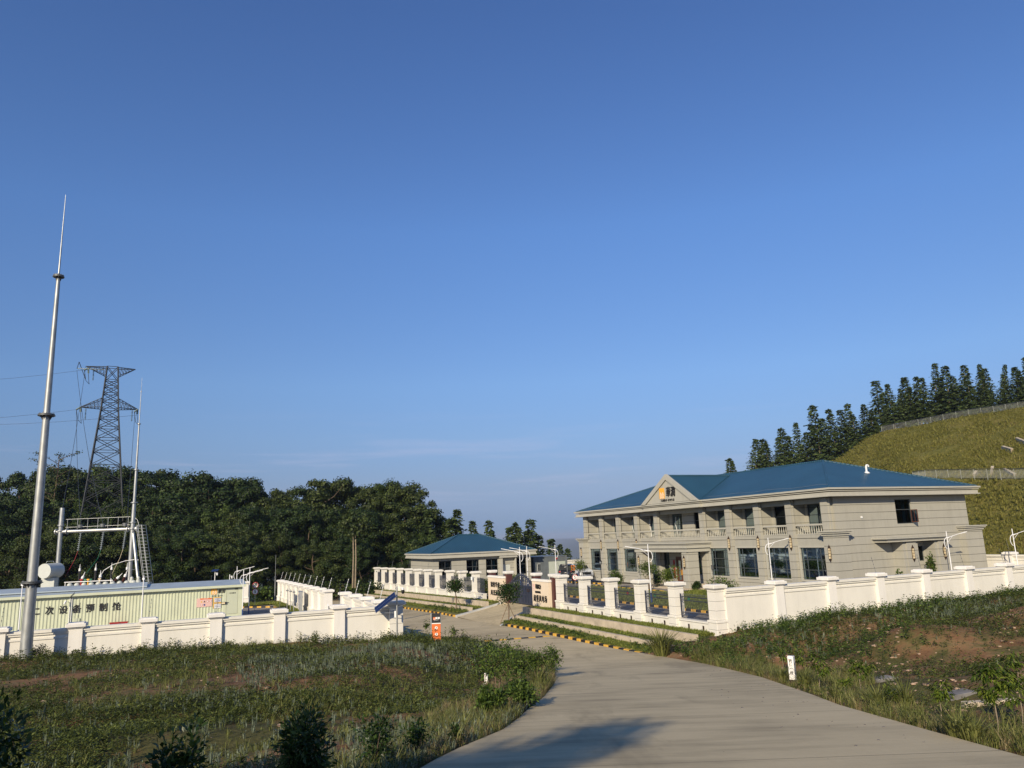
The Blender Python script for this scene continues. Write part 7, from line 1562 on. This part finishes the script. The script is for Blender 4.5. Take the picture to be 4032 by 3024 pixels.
for k, (px, py, rx, h_, mat, lbl) in enumerate(((1960, 2755, 118, 235, L_bush, 'large leafy bush right of the small marker post on the left verge'), (2145, 2675, 72, 150, L_bush, 'leafy bush at the very edge of the road, farthest right on the left verge'), (2062, 2680, 70, 130, L_bush, 'leafy bush between the two larger bushes of the left verge'), (2060, 2800, 90, 130, L_bush, 'bright low bush below the large leafy bush, close to the road'), (1930, 2830, 75, 110, L_bush, 'low bush nearest the camera at the left road edge'))):
    x, y, z = ghit(px, py); bush('verge_bush', lbl, 'bush', x, y, z, rx*y/2973, h_*y/2973/2, mat, 760+k, 1700, .10, .42, .03, gbl)
gsl = 'young saplings on the left verge before the junction'
for k, (px, py, h_, rp, lbl) in enumerate(((1780, 2535, 72, 18, 'young sapling just right of the orange sign slab'), (1675, 2512, 75, 12, 'thin young sapling left of the orange sign slab'), (1917, 2588, 55, 12, 'thin young sapling, left of three near the speed hump'), (1985, 2610, 78, 18, 'young sapling, middle of three near the speed hump'), (2027, 2620, 62, 18, 'young sapling, right of three near the speed hump'))):
    sapling(lbl, px, py, h_, rp, L_bush, 780+k, .13, 120, grp=gsl, asp=.5)
gd = 'dark bushes at the near edge of the meadow'
def near_bush(lbl, px, d, top, rx, seed, n=1500, lsz=.085, name='dark_bush'):
    P = aty(px, top, d); x = float(P[0]); z = hz(x, d); H = float(P[2])-z; bush(name, lbl, 'bush', x, d, z, rx, H/2*.95, L_drk, seed, n, lsz, .38, .03, gd, 16, stem=.012, droop=.1)
near_bush('largest dark bush at the bottom edge, left of the road', 1205, 8.3, 2725, .42, 801, 3400, .075)
near_bush('dark bush with upright twigs at the bottom, left of the largest one', 730, 7.6, 2765, .34, 802, 1500, .085)
near_bush('dark bush cut by the left edge of the photo', 15, 6.2, 2670, .26, 803, 1300, .085)
near_bush('small dark bush right of the largest one', 1475, 10.5, 2760, .32, 804, 1000, .07)
near_bush('small dark bush farther right, third from the road', 1640, 11.5, 2815, .26, 805, 700, .07)
near_bush('small dark bush close to the road at the bottom of the meadow', 1790, 12.6, 2835, .15, 806, 420, .07)
r = np.random.default_rng(88)
for k, px in enumerate([130, 160, 300, 560, 900, 1240, 1330, 1390, 1530, 1240+330]):
    P = aty(px, 2560, 43.2); x = float(P[0]); y_ = 42.6-.0*k; x = px_x = float(aty(px, 2560, 41.5-.0042*0)[0]); yy = float(np.interp(x, [-30,-8], [32.0,45.5])) ; a_, b_ = 0, 43.9
    # just in front of the white wall: fixed b, a from the ray
    d_ = ray(px, 2560); t_ = b_/float(d_ @ U); X = CAMP+d_*t_; zz_ = hz(float(X[0]), float(X[1])); bush('crest_bush', 'dark weedy bush growing against the foot of the left white wall, %s from the left' % ordn(k), 'bush', float(X[0]), float(X[1]), zz_, r.uniform(.35,.6), r.uniform(.2,.4), L_weed, 820+k, 420, .11, .35, .0, 'weedy bushes below the left white wall')
# staked street trees beside the gate
def staked(lbl, px, py, a, seed, H=3.0, R=.78, zg_=-.86):
    d_ = ray(px, py); X = CAMP+d_*(a/float(d_ @ V)); x, y = float(X[0]), float(X[1]); z = zg_; t_ = thing('staked_tree', lbl, 'tree', (x, y, z), 0, 'staked young trees beside the gate'); r = np.random.default_rng(seed)
    mb = MB(); mb.tube([(0,0,-.1),(.03,0,H*.3),(-.02,.02,H*.55)], [.055,.05,.04], 7)
    for k in range(10): a_ = r.uniform(0,6.28); e = Vector((cos(a_)*R*.8, sin(a_)*R*.8, H*r.uniform(.7,.95))); mb.tube([(-.02,.02,H*.5), tuple(Vector((0,0,H*.55)).lerp(e,.5)), tuple(e)], [.03,.02,.008], 5)
    mb.build('trunk', M_bark, t_)
    for k in range(3): a_ = 2*pi*k/3+.6; mb = MB(); mb.cyl((cos(a_)*.75, sin(a_)*.75, -.15), (cos(a_)*.03, sin(a_)*.03, H*.42), .03, .025, 6); mb.build('stake', M_stake, t_)
    q = bush_quads(seed, 2600, R, R*.78, H*.42, .15, .55, 22, .1); quads_mesh('crown', q, L_drk, t_)
staked('staked young tree on the grass terrace left of the gate drive', 1796, 2402, 23.7-.0, 901, 3.1, 1.12, -.95)
staked('staked young tree in front of the iron gate, right side of the gate drive', 2003, 2432, 23.4, 902, 3.1, 1.15, -.90)
# garden shrubs inside the compound
for k, (px, py, a, R, H, tree_, lbl) in enumerate(((2421, 2290, 41.0, .85, 1.9, 0, 'round clipped green bush in front of the left ground-floor windows'), (2285, 2285, 43.0, .95, 3.1, 1, 'loose young garden tree at the left end of the building'), (2555, 2290, 42.0, .9, 3.0, 1, 'loose young garden tree left of the porch'), (2640, 2310, 38.5, .95, 2.9, 1, 'broad garden tree in front of the porch'), (2851, 2330, 37.5, 1.15, 2.2, 0, 'large round bush behind the corner of the fence'), (1707, 2290, 30.0, .9, 2.6, 1, 'small garden tree before the left end of the guard house'), (1807, 2290, 30.2, 1.25, 2.9, 1, 'wide garden tree before the middle of the guard house'), (1906, 2290, 29.6, .85, 2.2, 1, 'small green tree behind the last pillar of the left fence'), (2014, 2290, 30.0, .9, 2.8, 1, 'garden tree behind the left name wall'))):
    d_ = ray(px, py); X = CAMP+d_*(a/float(d_ @ V)); x, y = float(X[0]), float(X[1]); R *= 1.35; n_ = 'garden_tree' if tree_ else 'round_bush'; z = .05 if px > 2200 else -.35
    if tree_: bush(n_, lbl, 'tree', x, y, z, R, R*.62, (L_bush, L_yel)[k % 2 == 1 and px > 2200], 920+k, 1500, .17, .4, H-R*1.5, 'young garden trees in the compound', 16, stem=.03)
    else: bush(n_, lbl, 'bush', x, y, z, R, H/2, L_bush, 920+k, 2600, .17, .42, .0, 'round bushes in the compound', 20)
for k, (px, py, H, lbl) in enumerate(((3543, 2262, 1.9, 'climbing leafy plant against the side wall, left of the side porch lamps'), (3672, 2250, 3.6, 'tall slim leafy plant in the recess of the side porch'))):
    d_ = ray(px, py); X = CAMP+d_*((B0-1.35)/float(d_ @ U)); t_ = bush('wall_plant', lbl, 'plant', float(X[0]), float(X[1]), 0, .45 if k == 0 else .38, H/2, L_bush, 940+k, 700, .22, .5, .0, None, 12)
for k, (a, b, lbl) in enumerate(((43.9, 65.6, 'leafy potted-looking bush at the left side of the porch'), (43.8, 59.0, 'small leafy bush at the right foot of the porch'))):
    p = W(a, b); bush('porch_bush', lbl, 'bush', p[0], p[1], 0, .8 if k == 0 else .45, 1.0 if k == 0 else .45, L_drk, 950+k, 900, .18, .45, .0)
# trees standing behind the camera, whose shadows fall over the lower left
def shade_tree(lbl, tx, ty, D, R, rz, seed, lobes=24, per=90):
    x = tx-D*sin(SUN_AZ); y = ty-D*cos(SUN_AZ); tg = hz(tx, ty); zc_ = tg+D*tan(SUN_EL); z0 = hz(x, y); t_ = thing('shade_tree', lbl, 'tree', (x, y, z0-.1), 0, 'trees behind the photographer'); H = zc_-z0
    trunk_mb(np.random.default_rng(seed), r0=.014, branches=6).xf(lambda a, b, c: (a*H, b*H, c*H)).build('trunk', M_bark, t_); q = bush_quads(seed, lobes*per, R, rz, H-rz, .26, .6, lobes, .1); quads_mesh('crown', q, L_wood, t_)
shade_tree('broad tree behind the photographer, on the left', -3.6, 8.4, 22, 2.3, 1.75, 971, 30, 120)
shade_tree('broad tree behind the photographer, farther left', -9.5, 7.5, 24, 2.8, 1.6, 972, 30, 110)
shade_tree('small tree behind the photographer, close to the road', .9, 12.3, 30, 1.0, 1.1, 973, 16, 60)
shade_tree('tree behind the photographer, above the road verge', -1.3, 9.2, 26, 1.3, 1.5, 974, 16, 90)
